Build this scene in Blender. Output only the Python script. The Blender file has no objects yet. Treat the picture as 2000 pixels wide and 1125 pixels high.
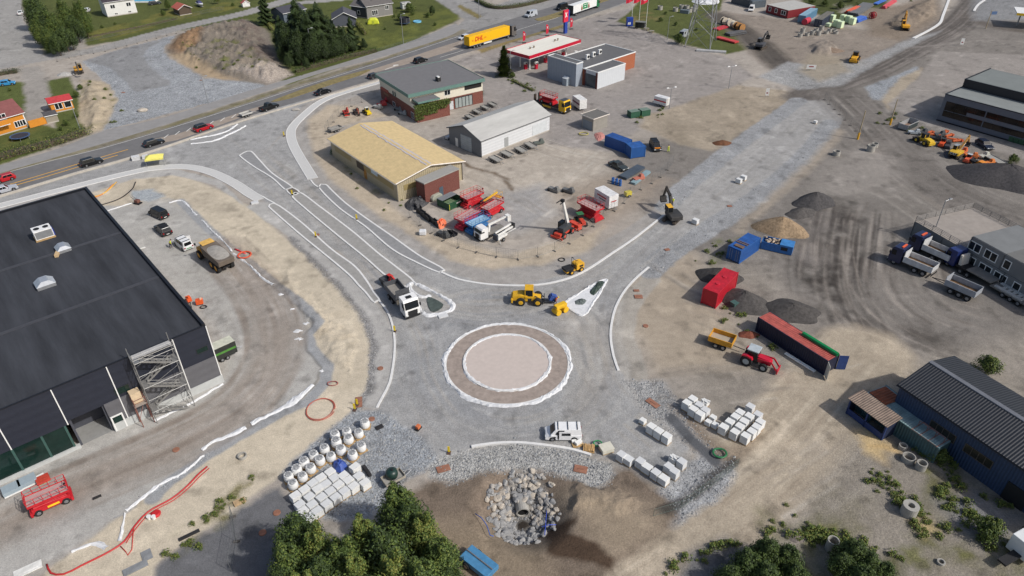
import bpy,bmesh,math,random
import numpy as np
from mathutils import Vector,Matrix
R=math.radians
rnd=random.Random(7)
S=bpy.context.scene
COL=S.collection
# ---------------------------------------------------------------- camera, sky, sun, exposure
CAMH,PITCH,ROLL,FPX=66.0,R(34.4),R(-0.7),1386.0
_F=Vector((0,math.cos(PITCH),-math.sin(PITCH)))
_U0=Vector((0,math.sin(PITCH),math.cos(PITCH)))
_R0=Vector((1,0,0))
_R=_R0*math.cos(ROLL)+_U0*math.sin(ROLL)
_U=_U0*math.cos(ROLL)-_R0*math.sin(ROLL)
cd=bpy.data.cameras.new("camera")
cam=bpy.data.objects.new("camera",cd);COL.objects.link(cam)
cd.sensor_width=36.0
cd.lens=FPX/2000*36.0
cd.clip_start,cd.clip_end=1.0,6000.0
mw=Matrix((_R,_U,-_F)).transposed().to_4x4();mw.translation=(0,0,CAMH)
cam.matrix_world=mw
S.camera=cam
SUN_EL,SUN_DIR=42.0,-28.0
w=bpy.data.worlds.new("World");S.world=w;w.use_nodes=True
nt=w.node_tree
bg=nt.nodes["Background"]
sky=nt.nodes.new("ShaderNodeTexSky");sky.sky_type='NISHITA';sky.sun_disc=False
sky.sun_elevation=R(SUN_EL);sky.sun_rotation=R(90-SUN_DIR)
sky.air_density=1.0;sky.dust_density=3.0;sky.ozone_density=1.0
nt.links.new(sky.outputs[0],bg.inputs[0]);bg.inputs[1].default_value=0.1
sl=bpy.data.lights.new("sun",'SUN');sl.energy=3.0;sl.angle=R(1.4);sl.color=(1.0,0.97,0.925)
so=bpy.data.objects.new("sun",sl);COL.objects.link(so)
_d=Vector((math.cos(R(SUN_EL))*math.cos(R(SUN_DIR)),math.cos(R(SUN_EL))*math.sin(R(SUN_DIR)),math.sin(R(SUN_EL))))
so.rotation_euler=_d.to_track_quat('Z','Y').to_euler();so.location=(60,-40,90)
S.view_settings.view_transform='Standard';S.view_settings.look='None'
S.view_settings.exposure=0.1;S.view_settings.gamma=1.0
S.render.engine='CYCLES'
# ---------------------------------------------------------------- survey: photo pixel (2000 x 1125) -> point of the site
def px(u,v,z=0.0):
 d=_F+_R*((u-1000)/FPX)+_U*((562.5-v)/FPX)
 t=(z-CAMH)/d.z
 return Vector((d.x*t,d.y*t,z))
def proj(p):
 d=Vector(p)-Vector((0,0,CAMH));z=d.dot(_F)
 return 1000+FPX*d.dot(_R)/z,562.5-FPX*d.dot(_U)/z
def hgt(u,v,vtop):
 """height of a vertical edge standing at (u,v) whose top is seen at row vtop"""
 p=px(u,v);lo,hi=0.0,60.0
 for _ in range(40):
  m=(lo+hi)/2
  if proj((p.x,p.y,m))[1]>vtop:lo=m
  else :hi=m
 return lo
def P2(l):return[(px(*q).x,px(*q).y)for q in l]
def head(a,b):
 A,B=px(*a),px(*b)
 return math.atan2(B.y-A.y,B.x-A.x)
 # ---------------------------------------------------------------- colours and materials
def lin(c):
 return tuple(((v/255)/12.92 if v<=10 else((v/255+.055)/1.055)**2.4)for v in c)
_M={}
def M(key,c,rough=.6,metal=0.0,var=.12,sc=1.5,bump=0.0,bsc=20.0,spec=.5,streak=None):
 """procedural paint: c is the sRGB colour of the stuff itself; noise varies it a little"""
 if key in _M:return _M[key]
 m=bpy.data.materials.new(key);m.use_nodes=True;_M[key]=m
 n,l=m.node_tree.nodes,m.node_tree.links
 b=n["Principled BSDF"];b.inputs['Roughness'].default_value=rough;b.inputs['Metallic'].default_value=metal
 b.inputs['Specular IOR Level'].default_value=spec
 tc=n.new("ShaderNodeTexCoord");no=n.new("ShaderNodeTexNoise");no.inputs['Scale'].default_value=sc
 no.inputs['Detail'].default_value=5;no.inputs['Roughness'].default_value=.65
 src=tc.outputs['Object']
 if streak:
  mp=n.new("ShaderNodeMapping");mp.inputs['Scale'].default_value=streak;l.new(src,mp.inputs[0]);src=mp.outputs[0]
 l.new(src,no.inputs['Vector'])
 rp=n.new("ShaderNodeValToRGB");L=lin(c)
 rp.color_ramp.elements[0].position=.3;rp.color_ramp.elements[1].position=.7
 rp.color_ramp.elements[0].color=tuple(v*(1-var)for v in L)+(1,)
 rp.color_ramp.elements[1].color=tuple(min(1,v*(1+var))for v in L)+(1,)
 l.new(no.outputs[0],rp.inputs[0]);l.new(rp.outputs[0],b.inputs['Base Color'])
 if bump:
  nb=n.new("ShaderNodeTexNoise");nb.inputs['Scale'].default_value=bsc;nb.inputs['Detail'].default_value=3
  l.new(tc.outputs['Object'],nb.inputs['Vector'])
  bp=n.new("ShaderNodeBump");bp.inputs['Strength'].default_value=bump;bp.inputs['Distance'].default_value=.05
  l.new(nb.outputs[0],bp.inputs['Height']);l.new(bp.outputs[0],b.inputs['Normal'])
 return m
def ribbed(key,c,axis=0,pitch=.25,depth=.5,rough=.5,metal=0.0,var=.1,c2=None):
 """profiled sheet: ribs across one object axis"""
 if key in _M:return _M[key]
 m=M(key,c,rough,metal,var,1.2)
 n,l=m.node_tree.nodes,m.node_tree.links
 tc=next(x for x in n if x.type=='TEX_COORD');b=n["Principled BSDF"]
 wv=n.new("ShaderNodeTexWave");wv.wave_type='BANDS';wv.bands_direction='XYZ'[axis]
 wv.inputs['Scale'].default_value=.314159/pitch*1.0;wv.inputs['Distortion'].default_value=0
 l.new(tc.outputs['Object'],wv.inputs['Vector'])
 bp=n.new("ShaderNodeBump");bp.inputs['Strength'].default_value=depth;bp.inputs['Distance'].default_value=.08
 l.new(wv.outputs[1],bp.inputs['Height']);l.new(bp.outputs[0],b.inputs['Normal'])
 mx=n.new("ShaderNodeMix");mx.data_type='RGBA';mx.blend_type='MULTIPLY';mx.inputs[0].default_value=depth*.3 if pitch<.8 else depth*.16
 old=b.inputs['Base Color'].links[0].from_socket
 l.new(old,mx.inputs[6]);l.new(wv.outputs[0],mx.inputs[7]);l.new(mx.outputs[2],b.inputs['Base Color'])
 return m
def brick(key,c,c2,mortar,sc=4.0):
 if key in _M:return _M[key]
 m=M(key,c,.85,0,.15,2)
 n,l=m.node_tree.nodes,m.node_tree.links
 tc=next(x for x in n if x.type=='TEX_COORD');b=n["Principled BSDF"]
 sep=n.new("ShaderNodeSeparateXYZ");l.new(tc.outputs['Object'],sep.inputs[0])
 ad=n.new("ShaderNodeMath");ad.operation='ADD';l.new(sep.outputs[0],ad.inputs[0]);l.new(sep.outputs[1],ad.inputs[1])
 cb=n.new("ShaderNodeCombineXYZ");l.new(ad.outputs[0],cb.inputs[0]);l.new(sep.outputs[2],cb.inputs[1])
 br=n.new("ShaderNodeTexBrick");br.inputs['Scale'].default_value=sc
 br.inputs['Color1'].default_value=lin(c)+(1,);br.inputs['Color2'].default_value=lin(c2)+(1,);br.inputs['Mortar'].default_value=lin(mortar)+(1,)
 br.inputs['Mortar Size'].default_value=.012
 l.new(cb.outputs[0],br.inputs['Vector']);l.new(br.outputs[0],b.inputs['Base Color'])
 return m
def glass(key='window_glass',c=(30,36,40)):
 return M(key,c,.12,0,.3,.6,spec=.4)
 # ---------------------------------------------------------------- mesh building
class MB:
 def __init__(s):s.v,s.f,s.mi,s.cur=[],[],[],0
 def m(s,i):s.cur=i;return s
 def add(s,vs,fs):
  o=len(s.v);s.v+=[tuple(q)for q in vs]
  for f in fs:s.f.append([o+i for i in f]);s.mi.append(s.cur)
  return s
 def box(s,cx,cy,cz,sx,sy,sz,rz=0.0,ry=0.0,rx=0.0):
  """centre, full size; cz is the centre"""
  c,fs=[],[(0,3,2,1),(4,5,6,7),(0,1,5,4),(1,2,6,5),(2,3,7,6),(3,0,4,7)]
  mt=Matrix.Rotation(rz,3,'Z')@Matrix.Rotation(ry,3,'Y')@Matrix.Rotation(rx,3,'X')
  for z in(-.5,.5):
   for x,y in((-.5,-.5),(.5,-.5),(.5,.5),(-.5,.5)):
    q=mt@Vector((x*sx,y*sy,z*sz));c.append((cx+q.x,cy+q.y,cz+q.z))
  return s.add(c,fs)
 def b2(s,x0,x1,y0,y1,z0,z1):return s.box((x0+x1)/2,(y0+y1)/2,(z0+z1)/2,x1-x0,y1-y0,z1-z0)
 def hexa(s,bot,top):
  """8 corners: bottom quad ccw, top quad ccw"""
  return s.add(list(bot)+list(top),[(0,3,2,1),(4,5,6,7),(0,1,5,4),(1,2,6,5),(2,3,7,6),(3,0,4,7)])
 def frus(s,x0,x1,y0,y1,z0,X0,X1,Y0,Y1,z1):
  return s.hexa([(x0,y0,z0),(x1,y0,z0),(x1,y1,z0),(x0,y1,z0)],[(X0,Y0,z1),(X1,Y0,z1),(X1,Y1,z1),(X0,Y1,z1)])
 def prof(s,poly,y0,y1):
  """side profile [(x,z)..] counter-clockwise seen from -y, swept from y0 to y1"""
  n=len(poly)
  vs=[(x,y0,z)for x,z in poly]+[(x,y1,z)for x,z in poly]
  fs=[tuple(range(n)),tuple(range(2*n-1,n-1,-1))]
  fs+=[(i,i+n,(i+1)%n+n,(i+1)%n)for i in range(n)]
  return s.add(vs,fs)
 def plan(s,poly,z0,z1):
  n=len(poly)
  a=sum(poly[i][0]*poly[(i+1)%n][1]-poly[(i+1)%n][0]*poly[i][1]for i in range(n))
  if a<0:poly=poly[::-1]
  vs=[(x,y,z0)for x,y in poly]+[(x,y,z1)for x,y in poly]
  fs=[tuple(range(n-1,-1,-1)),tuple(range(n,2*n))]
  fs+=[(i,(i+1)%n,(i+1)%n+n,i+n)for i in range(n)]
  return s.add(vs,fs)
 def cyl(s,p0,p1,r0,r1=None,n=12,cap=True):
  r1=r0 if r1 is None else r1
  p0,p1=Vector(p0),Vector(p1);ax=(p1-p0).normalized()
  t=Vector((0,0,1))if abs(ax.z)<.9 else Vector((1,0,0))
  a=ax.cross(t).normalized();b=ax.cross(a)
  vs=[]
  for p,r in((p0,r0),(p1,r1)):
   for i in range(n):
    an=2*math.pi*i/n;vs.append(p+a*(r*math.cos(an))+b*(r*math.sin(an)))
  fs=[(i,i+n,(i+1)%n+n,(i+1)%n)for i in range(n)]
  if cap:fs+=[tuple(range(n)),tuple(range(2*n-1,n-1,-1))]
  return s.add(vs,fs)
 def ring(s,p0,p1,ro,ri,n=20):
  """a pipe with wall thickness between two points"""
  p0,p1=Vector(p0),Vector(p1);ax=(p1-p0).normalized()
  t=Vector((0,0,1))if abs(ax.z)<.9 else Vector((1,0,0))
  a=ax.cross(t).normalized();b=ax.cross(a);vs=[]
  for p,r in((p0,ro),(p1,ro),(p1,ri),(p0,ri)):
   for i in range(n):
    an=2*math.pi*i/n;vs.append(p+a*(r*math.cos(an))+b*(r*math.sin(an)))
  fs=[]
  for k in range(4):
   o,q=k*n,((k+1)%4)*n
   fs+=[(o+i,q+i,q+(i+1)%n,o+(i+1)%n)for i in range(n)]
  return s.add(vs,fs)
 def tube(s,pts,r,n=6):
  pts=[Vector(p)for p in pts];o=[];vs=[];fs=[]
  for k,p in enumerate(pts):
   d=(pts[min(k+1,len(pts)-1)]-pts[max(k-1,0)]).normalized()
   t=Vector((0,0,1))if abs(d.z)<.9 else Vector((1,0,0))
   a=d.cross(t).normalized();b=d.cross(a)
   for i in range(n):
    an=2*math.pi*i/n;vs.append(p+a*(r*math.cos(an))+b*(r*math.sin(an)))
  for k in range(len(pts)-1):
   fs+=[(k*n+i,(k+1)*n+i,(k+1)*n+(i+1)%n,k*n+(i+1)%n)for i in range(n)]
  fs+=[tuple(range(n)),tuple(range(len(vs)-1,len(vs)-n-1,-1))]
  return s.add(vs,fs)
 def bar(s,a,b,t=.04):return s.tube([a,b],t,4)
 def lathe(s,prof,cx=0,cy=0,n=16):
  vs,fs=[],[];k=len(prof)
  for r,z in prof:
   for i in range(n):
    an=2*math.pi*i/n;vs.append((cx+r*math.cos(an),cy+r*math.sin(an),z))
  for j in range(k-1):
   fs+=[(j*n+i,j*n+(i+1)%n,(j+1)*n+(i+1)%n,(j+1)*n+i)for i in range(n)]
  fs+=[tuple(range(n-1,-1,-1)),tuple((k-1)*n+i for i in range(n))]
  return s.add(vs,fs)
 def sweep(s,pts,w,h,z0=0.0,closed=False,off=0.0):
  """kerb: rectangle swept along a plan line"""
  n=len(pts);vs=[];fs=[]
  for k in range(n):
   if closed:a,b=pts[(k-1)%n],pts[(k+1)%n]
   else :a,b=pts[max(k-1,0)],pts[min(k+1,n-1)]
   d=Vector((b[0]-a[0],b[1]-a[1])).normalized();nx,ny=-d.y,d.x
   x,y=pts[k][0],pts[k][1]
   for o,z in((-w/2+off,z0),(w/2+off,z0),(w/2+off,z0+h),(-w/2+off,z0+h)):vs.append((x+nx*o,y+ny*o,z))
  for k in range(n if closed else n-1):
   q=(k+1)%n
   fs+=[(k*4+i,q*4+i,q*4+(i+1)%4,k*4+(i+1)%4)for i in range(4)]
  if not closed:fs+=[(0,1,2,3),(4*n-1,4*n-2,4*n-3,4*n-4)]
  return s.add(vs,fs)
 def build(s,name,mats,parent=None,bevel=0.0,smooth=False,loc=None):
  me=bpy.data.meshes.new(name)
  me.from_pydata(s.v,[],s.f)
  if not isinstance(mats,(list,tuple)):mats=[mats]
  for m in mats:me.materials.append(m)
  if len(mats)>1:me.polygons.foreach_set('material_index',s.mi)
  bm=bmesh.new();bm.from_mesh(me)
  bmesh.ops.recalc_face_normals(bm,faces=bm.faces)
  if bevel:
   es=[e for e in bm.edges if len(e.link_faces)==2 and e.calc_face_angle(0)>.6]
   bmesh.ops.bevel(bm,geom=es,offset=bevel,segments=2,profile=.6,affect='EDGES',clamp_overlap=True)
  bm.to_mesh(me);bm.free()
  if smooth:me.polygons.foreach_set('use_smooth',[True]*len(me.polygons))
  o=bpy.data.objects.new(name,me);COL.objects.link(o)
  if parent is not None:o.parent=parent
  if loc is not None:o.location=loc
  return o
def tag(o,label=None,cat=None,group=None,kind=None):
 if label:o['label']=label
 if cat:o['category']=cat
 if group:o['group']=group
 if kind:o['kind']=kind
 return o
def thing(name,label,cat,loc=(0,0,0),rz=0.0,group=None):
 o=bpy.data.objects.new(name,None);COL.objects.link(o);o.empty_display_size=.3
 o.location=(loc[0],loc[1],loc[2]if len(loc)>2 else 0);o.rotation_euler=(0,0,rz)
 return tag(o,label,cat,group)
_KIDS={}
def kids(o):
 return[c for c in COL.objects if c.parent is o]
def dup(root,loc,rz,label=None,group=None,scale=1.0):
 def rec(o,par):
  c=o.copy();COL.objects.link(c)
  if par is not None:c.parent=par
  for ch in kids(o):rec(ch,c)
  return c
 r=rec(root,None);r.location=(loc[0],loc[1],loc[2]if len(loc)>2 else 0);r.rotation_euler=(0,0,rz)
 if scale!=1.0:r.scale=(scale,)*3
 if label:r['label']=label
 if group:r['group']=group
 return r
def spline(pts,step=1.0,closed=False):
 """Catmull-Rom through plan points"""
 n=len(pts);out=[]
 g=(lambda i:pts[i%n])if closed else(lambda i:pts[max(0,min(n-1,i))])
 for i in range(n if closed else n-1):
  p0,p1,p2,p3=g(i-1),g(i),g(i+1),g(i+2)
  k=max(1,int(math.hypot(p2[0]-p1[0],p2[1]-p1[1])/step))
  for j in range(k):
   t=j/k;q=[]
   for d in range(2):
    q.append(.5*(2*p1[d]+(p2[d]-p0[d])*t+(2*p0[d]-5*p1[d]+4*p2[d]-p3[d])*t*t+(3*p1[d]-p0[d]-3*p2[d]+p3[d])*t**3))
   out.append(tuple(q))
 if not closed:out.append(tuple(pts[-1]))
 return out
 # ---------------------------------------------------------------- ground: one sheet, its soil mapped vertex by vertex
def hash2(ix,iy,seed):
 h=(ix.astype(np.int64)*374761393+iy.astype(np.int64)*668265263+seed*974634777)&0xffffffff
 h=((h^(h>>13))*1274126177)&0xffffffff
 return((h^(h>>16))&0xffff)/65535.0
def vnoise(x,y,s,seed=0):
 x,y=x/s,y/s;ix,iy=np.floor(x),np.floor(y);fx,fy=x-ix,y-iy
 fx=fx*fx*(3-2*fx);fy=fy*fy*(3-2*fy)
 a,b=hash2(ix,iy,seed),hash2(ix+1,iy,seed);c,d=hash2(ix,iy+1,seed),hash2(ix+1,iy+1,seed)
 return(a*(1-fx)+b*fx)*(1-fy)+(c*(1-fx)+d*fx)*fy
def fbm(x,y,s,seed=0,o=4):
 t=0;a=.5;n=0
 for k in range(o):t=t+a*vnoise(x,y,s,seed+k*17);n+=a;a*=.55;s*=.5
 return t/n-.5
def sdist(poly,x,y):
 """signed distance, negative inside"""
 d=np.full(x.shape,1e9);ins=np.zeros(x.shape,bool);n=len(poly)
 for i in range(n):
  ax,ay=poly[i];bx,by=poly[(i+1)%n];ex,ey=bx-ax,by-ay
  t=np.clip(((x-ax)*ex+(y-ay)*ey)/(ex*ex+ey*ey+1e-9),0,1)
  d=np.minimum(d,(x-ax-t*ex)**2+(y-ay-t*ey)**2)
  c=(ay>y)!=(by>y)
  ins^=c&(x<(bx-ax)*(y-ay)/(by-ay if by!=ay else 1e-9)+ax)
 d=np.sqrt(d);return np.where(ins,-d,d)
def ldist(line,x,y):
 d=np.full(x.shape,1e9)
 for i in range(len(line)-1):
  ax,ay=line[i];bx,by=line[i+1];ex,ey=bx-ax,by-ay
  t=np.clip(((x-ax)*ex+(y-ay)*ey)/(ex*ex+ey*ey+1e-9),0,1)
  d=np.minimum(d,(x-ax-t*ex)**2+(y-ay-t*ey)**2)
 return np.sqrt(d)
NR,NC=640,1000
dep=np.radians(np.linspace(60.5,11.2,NR));yr=CAMH/np.tan(dep)
ss=np.linspace(-1,1,NC)
yr=np.concatenate([[-400,-100,0,25],yr,[380,480,700,1200,4000]])
ss=np.concatenate([[-25,-6,-2,-1.3],ss,[1.3,2,6,25]])
GY,GS=np.meshgrid(yr,ss,indexing='ij')
GX=GS*np.hypot(np.maximum(GY,20),CAMH)*.80
X,Y=GX.ravel(),GY.ravel()
VIS=slice(None)
wx=X+fbm(X,Y,3.0,3)*2.4+fbm(X,Y,.9,31,2)*.8
wy=Y+fbm(X,Y,3.0,9)*2.4+fbm(X,Y,.9,37,2)*.8
A=np.empty((X.size,3));A[:]=lin((160,151,140))
STN=np.zeros(X.size);GRS=np.zeros(X.size);Z=np.zeros(X.size)
big,mid,sml=fbm(X,Y,18,1),fbm(X,Y,5,2),fbm(X,Y,1.2,5,3)
def mixin(wgt,c,stone=None,grass=0.0):
 c=np.array(lin(c));A[:]=A*(1-wgt[:,None])+c*wgt[:,None]
 if stone is not None:STN[:]=STN*(1-wgt)+stone*wgt
 GRS[:]=GRS*(1-wgt)+grass*wgt
def area(pl,c,soft=.6,op=1.0,stone=0.0,grass=0.0,warp=.55,patch=None):
 q=P2(pl);xs=[a[0]for a in q];ys=[a[1]for a in q]
 k=np.nonzero((X>min(xs)-6)&(X<max(xs)+6)&(Y>min(ys)-6)&(Y<max(ys)+6))[0]
 u,v=X[k]+(wx[k]-X[k])*warp,Y[k]+(wy[k]-Y[k])*warp
 d=sdist(q,u,v);wk=np.clip(.5-d/(2*soft),0,1)*op
 if patch:wk*=np.clip((fbm(X[k],Y[k],patch[0],77)+patch[1])*4,0,1)
 wv=np.zeros(X.size);wv[k]=wk;mixin(wv,c,stone,grass)
def stroke(pl,wid,c,op=1.0,soft=.5,stone=None,grass=0.0,warp=.6,rag=0.0):
 q=spline(P2(pl),3.0);xs=[a[0]for a in q];ys=[a[1]for a in q];e=wid+6
 k=np.nonzero((X>min(xs)-e)&(X<max(xs)+e)&(Y>min(ys)-e)&(Y<max(ys)+e))[0]
 u,v=X[k]+(wx[k]-X[k])*warp,Y[k]+(wy[k]-Y[k])*warp
 d=ldist(q,u,v)-wid/2
 wk=np.clip(.5-d/(2*soft),0,1)*op
 if rag:wk*=np.clip(.5+rag*fbm(X[k],Y[k],2.5,55),0,1)
 wv=np.zeros(X.size);wv[k]=wk;mixin(wv,c,stone,grass)
def tracks(pl,wid,n,cs,op=.35,seed=1):
 """wheel tracks: many thin lines side by side along a path"""
 r=random.Random(seed);q=P2(pl)
 for i in range(n):
  o=r.uniform(-.5,.5)*wid;w_=r.uniform(.25,.7);ph=r.uniform(0,6)
  a,b=sorted((r.uniform(0,.45),r.uniform(.5,1)))
  sp=spline(q,2.5);m_=len(sp);sp=sp[int(a*m_):max(int(a*m_)+3,int(b*m_))]
  ln=[]
  for j in range(len(sp)):
   p,t=sp[j],(Vector(sp[min(j+1,len(sp)-1)])-Vector(sp[max(j-1,0)]))
   if t.length<1e-6:continue
   t.normalize();oo=o+.35*math.sin(ph+j*.22)
   ln.append((p[0]-t.y*oo,p[1]+t.x*oo))
  if len(ln)<2:continue
  xs=[z[0]for z in ln];ys=[z[1]for z in ln]
  k=np.nonzero((X>min(xs)-2)&(X<max(xs)+2)&(Y>min(ys)-2)&(Y<max(ys)+2))[0]
  d=ldist(ln,X[k],Y[k]);wv=np.zeros(X.size)
  wv[k]=np.clip(1-d/w_,0,1)*op*r.uniform(.4,1)*np.clip(.6+2*fbm(X[k],Y[k],6,seed),0,1)
  mixin(wv,r.choice(cs),None,0)
def mound(pl,h,noise=.6,soft=3.0,ns=2.0):
 q=P2(pl);d=sdist(q,wx,wy);t=np.clip(-d/soft,0,1);t=t*t*(3-2*t)
 Z[:]+=t*(h+noise*2*fbm(X,Y,ns,13,4))
GREY,COARSE,SAND,SOIL,WALK=(152,151,149),(148,151,154),(192,179,156),(116,102,88),(168,165,160)
exec_order=None
area([(1180,300),(1560,190),(1700,60),(2100,-40),(2100,700),(1640,720),(1500,560),(1330,480)],(124,118,111),4,1,.2)
area([(1230,560),(1480,500),(1640,720),(2100,640),(2100,1180),(1100,1180),(1250,1000),(1420,880)],(138,130,119),3,1,.2)
area([(1180,540),(1340,470),(1450,640),(1450,720),(1280,730)],(166,151,130),2,.8)
area([(30,-30),(930,-30),(893,40),(800,84),(560,168),(470,40),(170,90),(90,106),(60,60)],(82,88,48),.8,1,0,1)
area([(640,75),(700,40),(860,10),(900,35),(800,84),(700,112)],(104,108,54),1,.7,0,1,patch=(6,.1))
area([(170,65),(350,15),(470,0),(470,15),(350,42),(200,80)],(112,108,56),1,.8,0,1,patch=(5,.15))
area([(0,160),(50,160),(60,240),(110,250),(100,190),(80,160),(135,150),(160,200),(178,262),(-40,335),(-40,165)],(84,92,50),.6,1,0,1)
area([(0,225),(40,215),(130,240),(160,265),(-20,320)],(120,112,62),1,.5,0,1,patch=(4,0))
area([(-60,-40),(38,-40),(46,40),(80,97),(88,112),(-60,140)],(152,149,144),.4)
stroke([(60,135),(72,180),(72,235)],6.0,(150,144,136),1,.8)
stroke([(-20,133),(95,112),(200,94),(350,54),(480,25),(580,-6)],7.0,(148,145,141),1,.25,warp=.3)
stroke([(145,60),(150,92)],6,(152,146,138),1,.5)
stroke([(590,5),(700,-5),(840,-20)],6,(150,147,143),1,.3)
area([(820,-20),(850,-20),(960,12),(1100,-30),(1240,-30),(1230,5),(1100,45),(990,80),(900,100),(880,62),(908,38)],(142,140,137),.4)
stroke([(1180,50),(1260,30),(1300,5),(1330,-20)],7,(146,143,139),1,.4)
area([(893,12),(900,9),(942,32),(935,36),(915,28)],(122,112,76),.4,1,0,.6)
stroke([(-60,352),(170,292),(340,243),(500,192),(610,156),(740,118),(870,76),(905,60)],3.4,(128,121,104),1,.5)
stroke([(-60,352),(170,292),(340,243),(500,192),(610,156),(740,118),(870,76)],1.6,(112,106,66),.8,.4,0,.5,rag=2.5)
area([(160,120),(250,92),(345,68),(325,88),(320,102),(332,115),(372,132),(402,150),(470,156),(525,160),(517,172),(330,222),(200,256),(215,226),(228,196),(212,166),(185,142)],COARSE,.3,1,1.0,warp=.7)
area([(165,118),(250,92),(325,75),(292,92),(284,104),(306,135),(335,157),(330,166),(266,180),(242,158),(215,132)],(134,134,134),.4,1,.35,warp=.5)
stroke([(302,88),(284,106),(306,137),(338,158)],1.3,(150,153,156),.8,.4,.6)
area([(158,155),(196,158),(213,168),(228,196),(217,226),(200,254),(172,262),(152,235),(156,195)],(176,160,134),.6,1,.2)
area([(158,155),(196,158),(213,168),(228,196),(217,226),(200,254),(172,262),(152,235),(156,195)],(96,98,54),.6,.8,0,.8,patch=(3,-.12))
area([(322,100),(345,68),(420,48),(480,38),(525,60),(545,120),(575,146),(520,166),(465,158),(400,150),(365,130)],(128,118,105),.8,1,.5)
area([(330,95),(350,70),(400,60),(390,95),(350,110)],(150,115,78),1.5,.8,.4)
area([(440,50),(500,45),(530,100),(545,130),(490,120)],(100,86,80),1.5,.8,.7,patch=(3,.1))
area([(330,105),(370,110),(430,145),(470,158),(400,152),(350,122)],(176,152,118),1,.8)
area([(450,140),(540,128),(575,146),(525,164)],(160,148,136),1,.9,.8)
area([(350,100),(380,80),(480,90),(540,140),(420,140)],(92,96,52),.8,.8,0,.8,patch=(2.5,-.03))
area([(-80,402),(110,350),(310,290),(400,262),(480,232),(592,190),(640,180),(600,205),(575,232),(566,262),(575,300),(612,352),(870,527),(950,554),(1010,554),(1100,537),(1180,505),(1290,430),(1340,380),(1560,195),(1600,180),(1650,230),(1560,330),(1480,400),(1260,522),(1215,580),(1195,630),(1205,715),(1240,770),(1260,800),(1340,870),(1390,912),(1300,970),(1210,900),(1160,888),(930,872),(860,905),(760,905),(690,870),(740,800),(770,700),(765,640),(730,560),(660,490),(525,400),(500,385),(430,340),(340,325),(250,335),(-80,440)],GREY,.4,1,.25,warp=.5)
area([(800,600),(1000,570),(1180,560),(1190,640),(1200,760),(1100,840),(900,850),(790,760)],(133,135,138),3,.6,.25,patch=(7,.15))
area([(1060,640),(1180,620),(1190,700),(1130,800),(1180,700)],(160,150,136),3,.6)
area([(-60,850),(160,860),(440,735),(420,640),(150,375),(260,350),(345,385),(400,430),(480,505),(625,620),(640,730),(580,800),(420,880),(310,960),(110,1100),(-80,1180)],(166,163,157),1,1,.1)
area([(484,402),(430,372),(380,352),(320,338),(250,345),(165,380),(190,402),(240,402),(330,386),(358,392),(400,440),(480,505),(560,575),(622,632),(600,655),(636,716),(615,765),(560,800),(430,872),(330,940),(240,1005),(95,1115),(40,1180),(300,1180),(300,1105),(400,1036),(540,935),(700,790),(722,735),(726,655),(696,600),(640,535),(560,468)],SAND,.3,1,.05,warp=.25)
area([(230,345),(330,345),(420,375),(500,430),(430,440),(340,388),(240,400)],(172,160,140),2,.8,.1,patch=(6,.1))
area([(600,640),(700,600),(715,700),(650,780),(640,700)],(172,156,130),2,.7,.1,patch=(5,.05))
stroke([(1010-540,480),(560,560),(640,640)],1.2,(205,188,160),.5,.6)
stroke([(352,392),(400,440),(470,500),(545,562),(600,605),(626,632),(600,655),(608,680),(640,716),(636,745),(600,785),(540,812),(470,850),(400,893),(330,940),(300,975)],1.7,(146,148,150),.95,.18,.1,warp=.25)
stroke([(478,508),(545,570),(615,633),(592,656),(600,684),(628,718),(622,742),(590,778),(530,806)],.35,(104,100,94),.6,.15,.1,warp=.3)
stroke([(430,480),(500,560),(535,630),(535,700),(480,785),(380,850),(260,905),(110,970),(-40,1045)],6.5,(146,134,122),.8,1.6)
tracks([(430,480),(500,560),(535,630),(535,700),(480,785),(380,850),(260,905),(110,970),(-40,1045)],9,46,[(118,104,92),(128,116,104),(176,172,166),(138,124,110)],.55,3)
tracks([(330,470),(420,560),(470,640),(470,740),(330,830),(150,900),(-40,985)],9,22,[(140,132,122),(180,176,170)],.4,4)
area([(255,372),(300,370),(320,385),(290,395),(262,393)],(150,158,164),.5,.9,.5)
area([(228,1010),(330,940),(400,890),(420,880),(360,925),(300,965)],COARSE,.3,1,1)
area([(520,396),(600,456),(690,540),(735,588),(765,640),(774,700),(762,750),(738,800),(700,792),(720,740),(724,660),(700,606),(640,532),(560,460),(480,404),(430,352),(330,328),(250,338),(-60,425),(-60,450),(150,385),(260,350),(340,342),(420,362),(480,404),(500,392)],WALK,.2,1,.05,warp=.25)
stroke([(565,464),(640,536),(700,610),(726,662),(724,738),(702,790),(680,830)],1.1,(128,126,124),.85,.35,.9)
area([(500,318),(560,250),(592,205),(640,188),(740,156),(748,170),(640,206),(606,232),(600,262),(612,305),(644,348),(700,392),(800,458),(880,510),(960,526),(1060,516),(1150,490),(1240,436),(1300,390),(1320,400),(1290,432),(1180,506),(1100,537),(1010,553),(950,553),(868,528),(625,364),(575,300),(560,255)],(154,149,143),.25,1,.05,warp=.25)
area([(1272,520),(1216,580),(1194,640),(1208,725),(1236,752),(1266,735),(1256,705),(1240,660),(1244,612),(1268,575),(1290,548)],(162,155,144),.25,1,.05,warp=.3)
area([(600,236),(640,206),(690,205),(760,225),(650,250),(640,290),(760,400),(830,450),(990,500),(1150,455),(1180,440),(1150,490),(1060,516),(960,526),(880,510),(700,392),(644,348),(612,305)],(178,163,141),.8,1,.1)
area([(900,330),(1080,260),(1200,300),(1180,350),(1080,400),(960,460),(880,390)],(176,165,150),3,.8,.05)
area([(960,380),(1060,360),(1080,420),(1000,460),(930,430)],(150,149,148),2,.8,.2)
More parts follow.
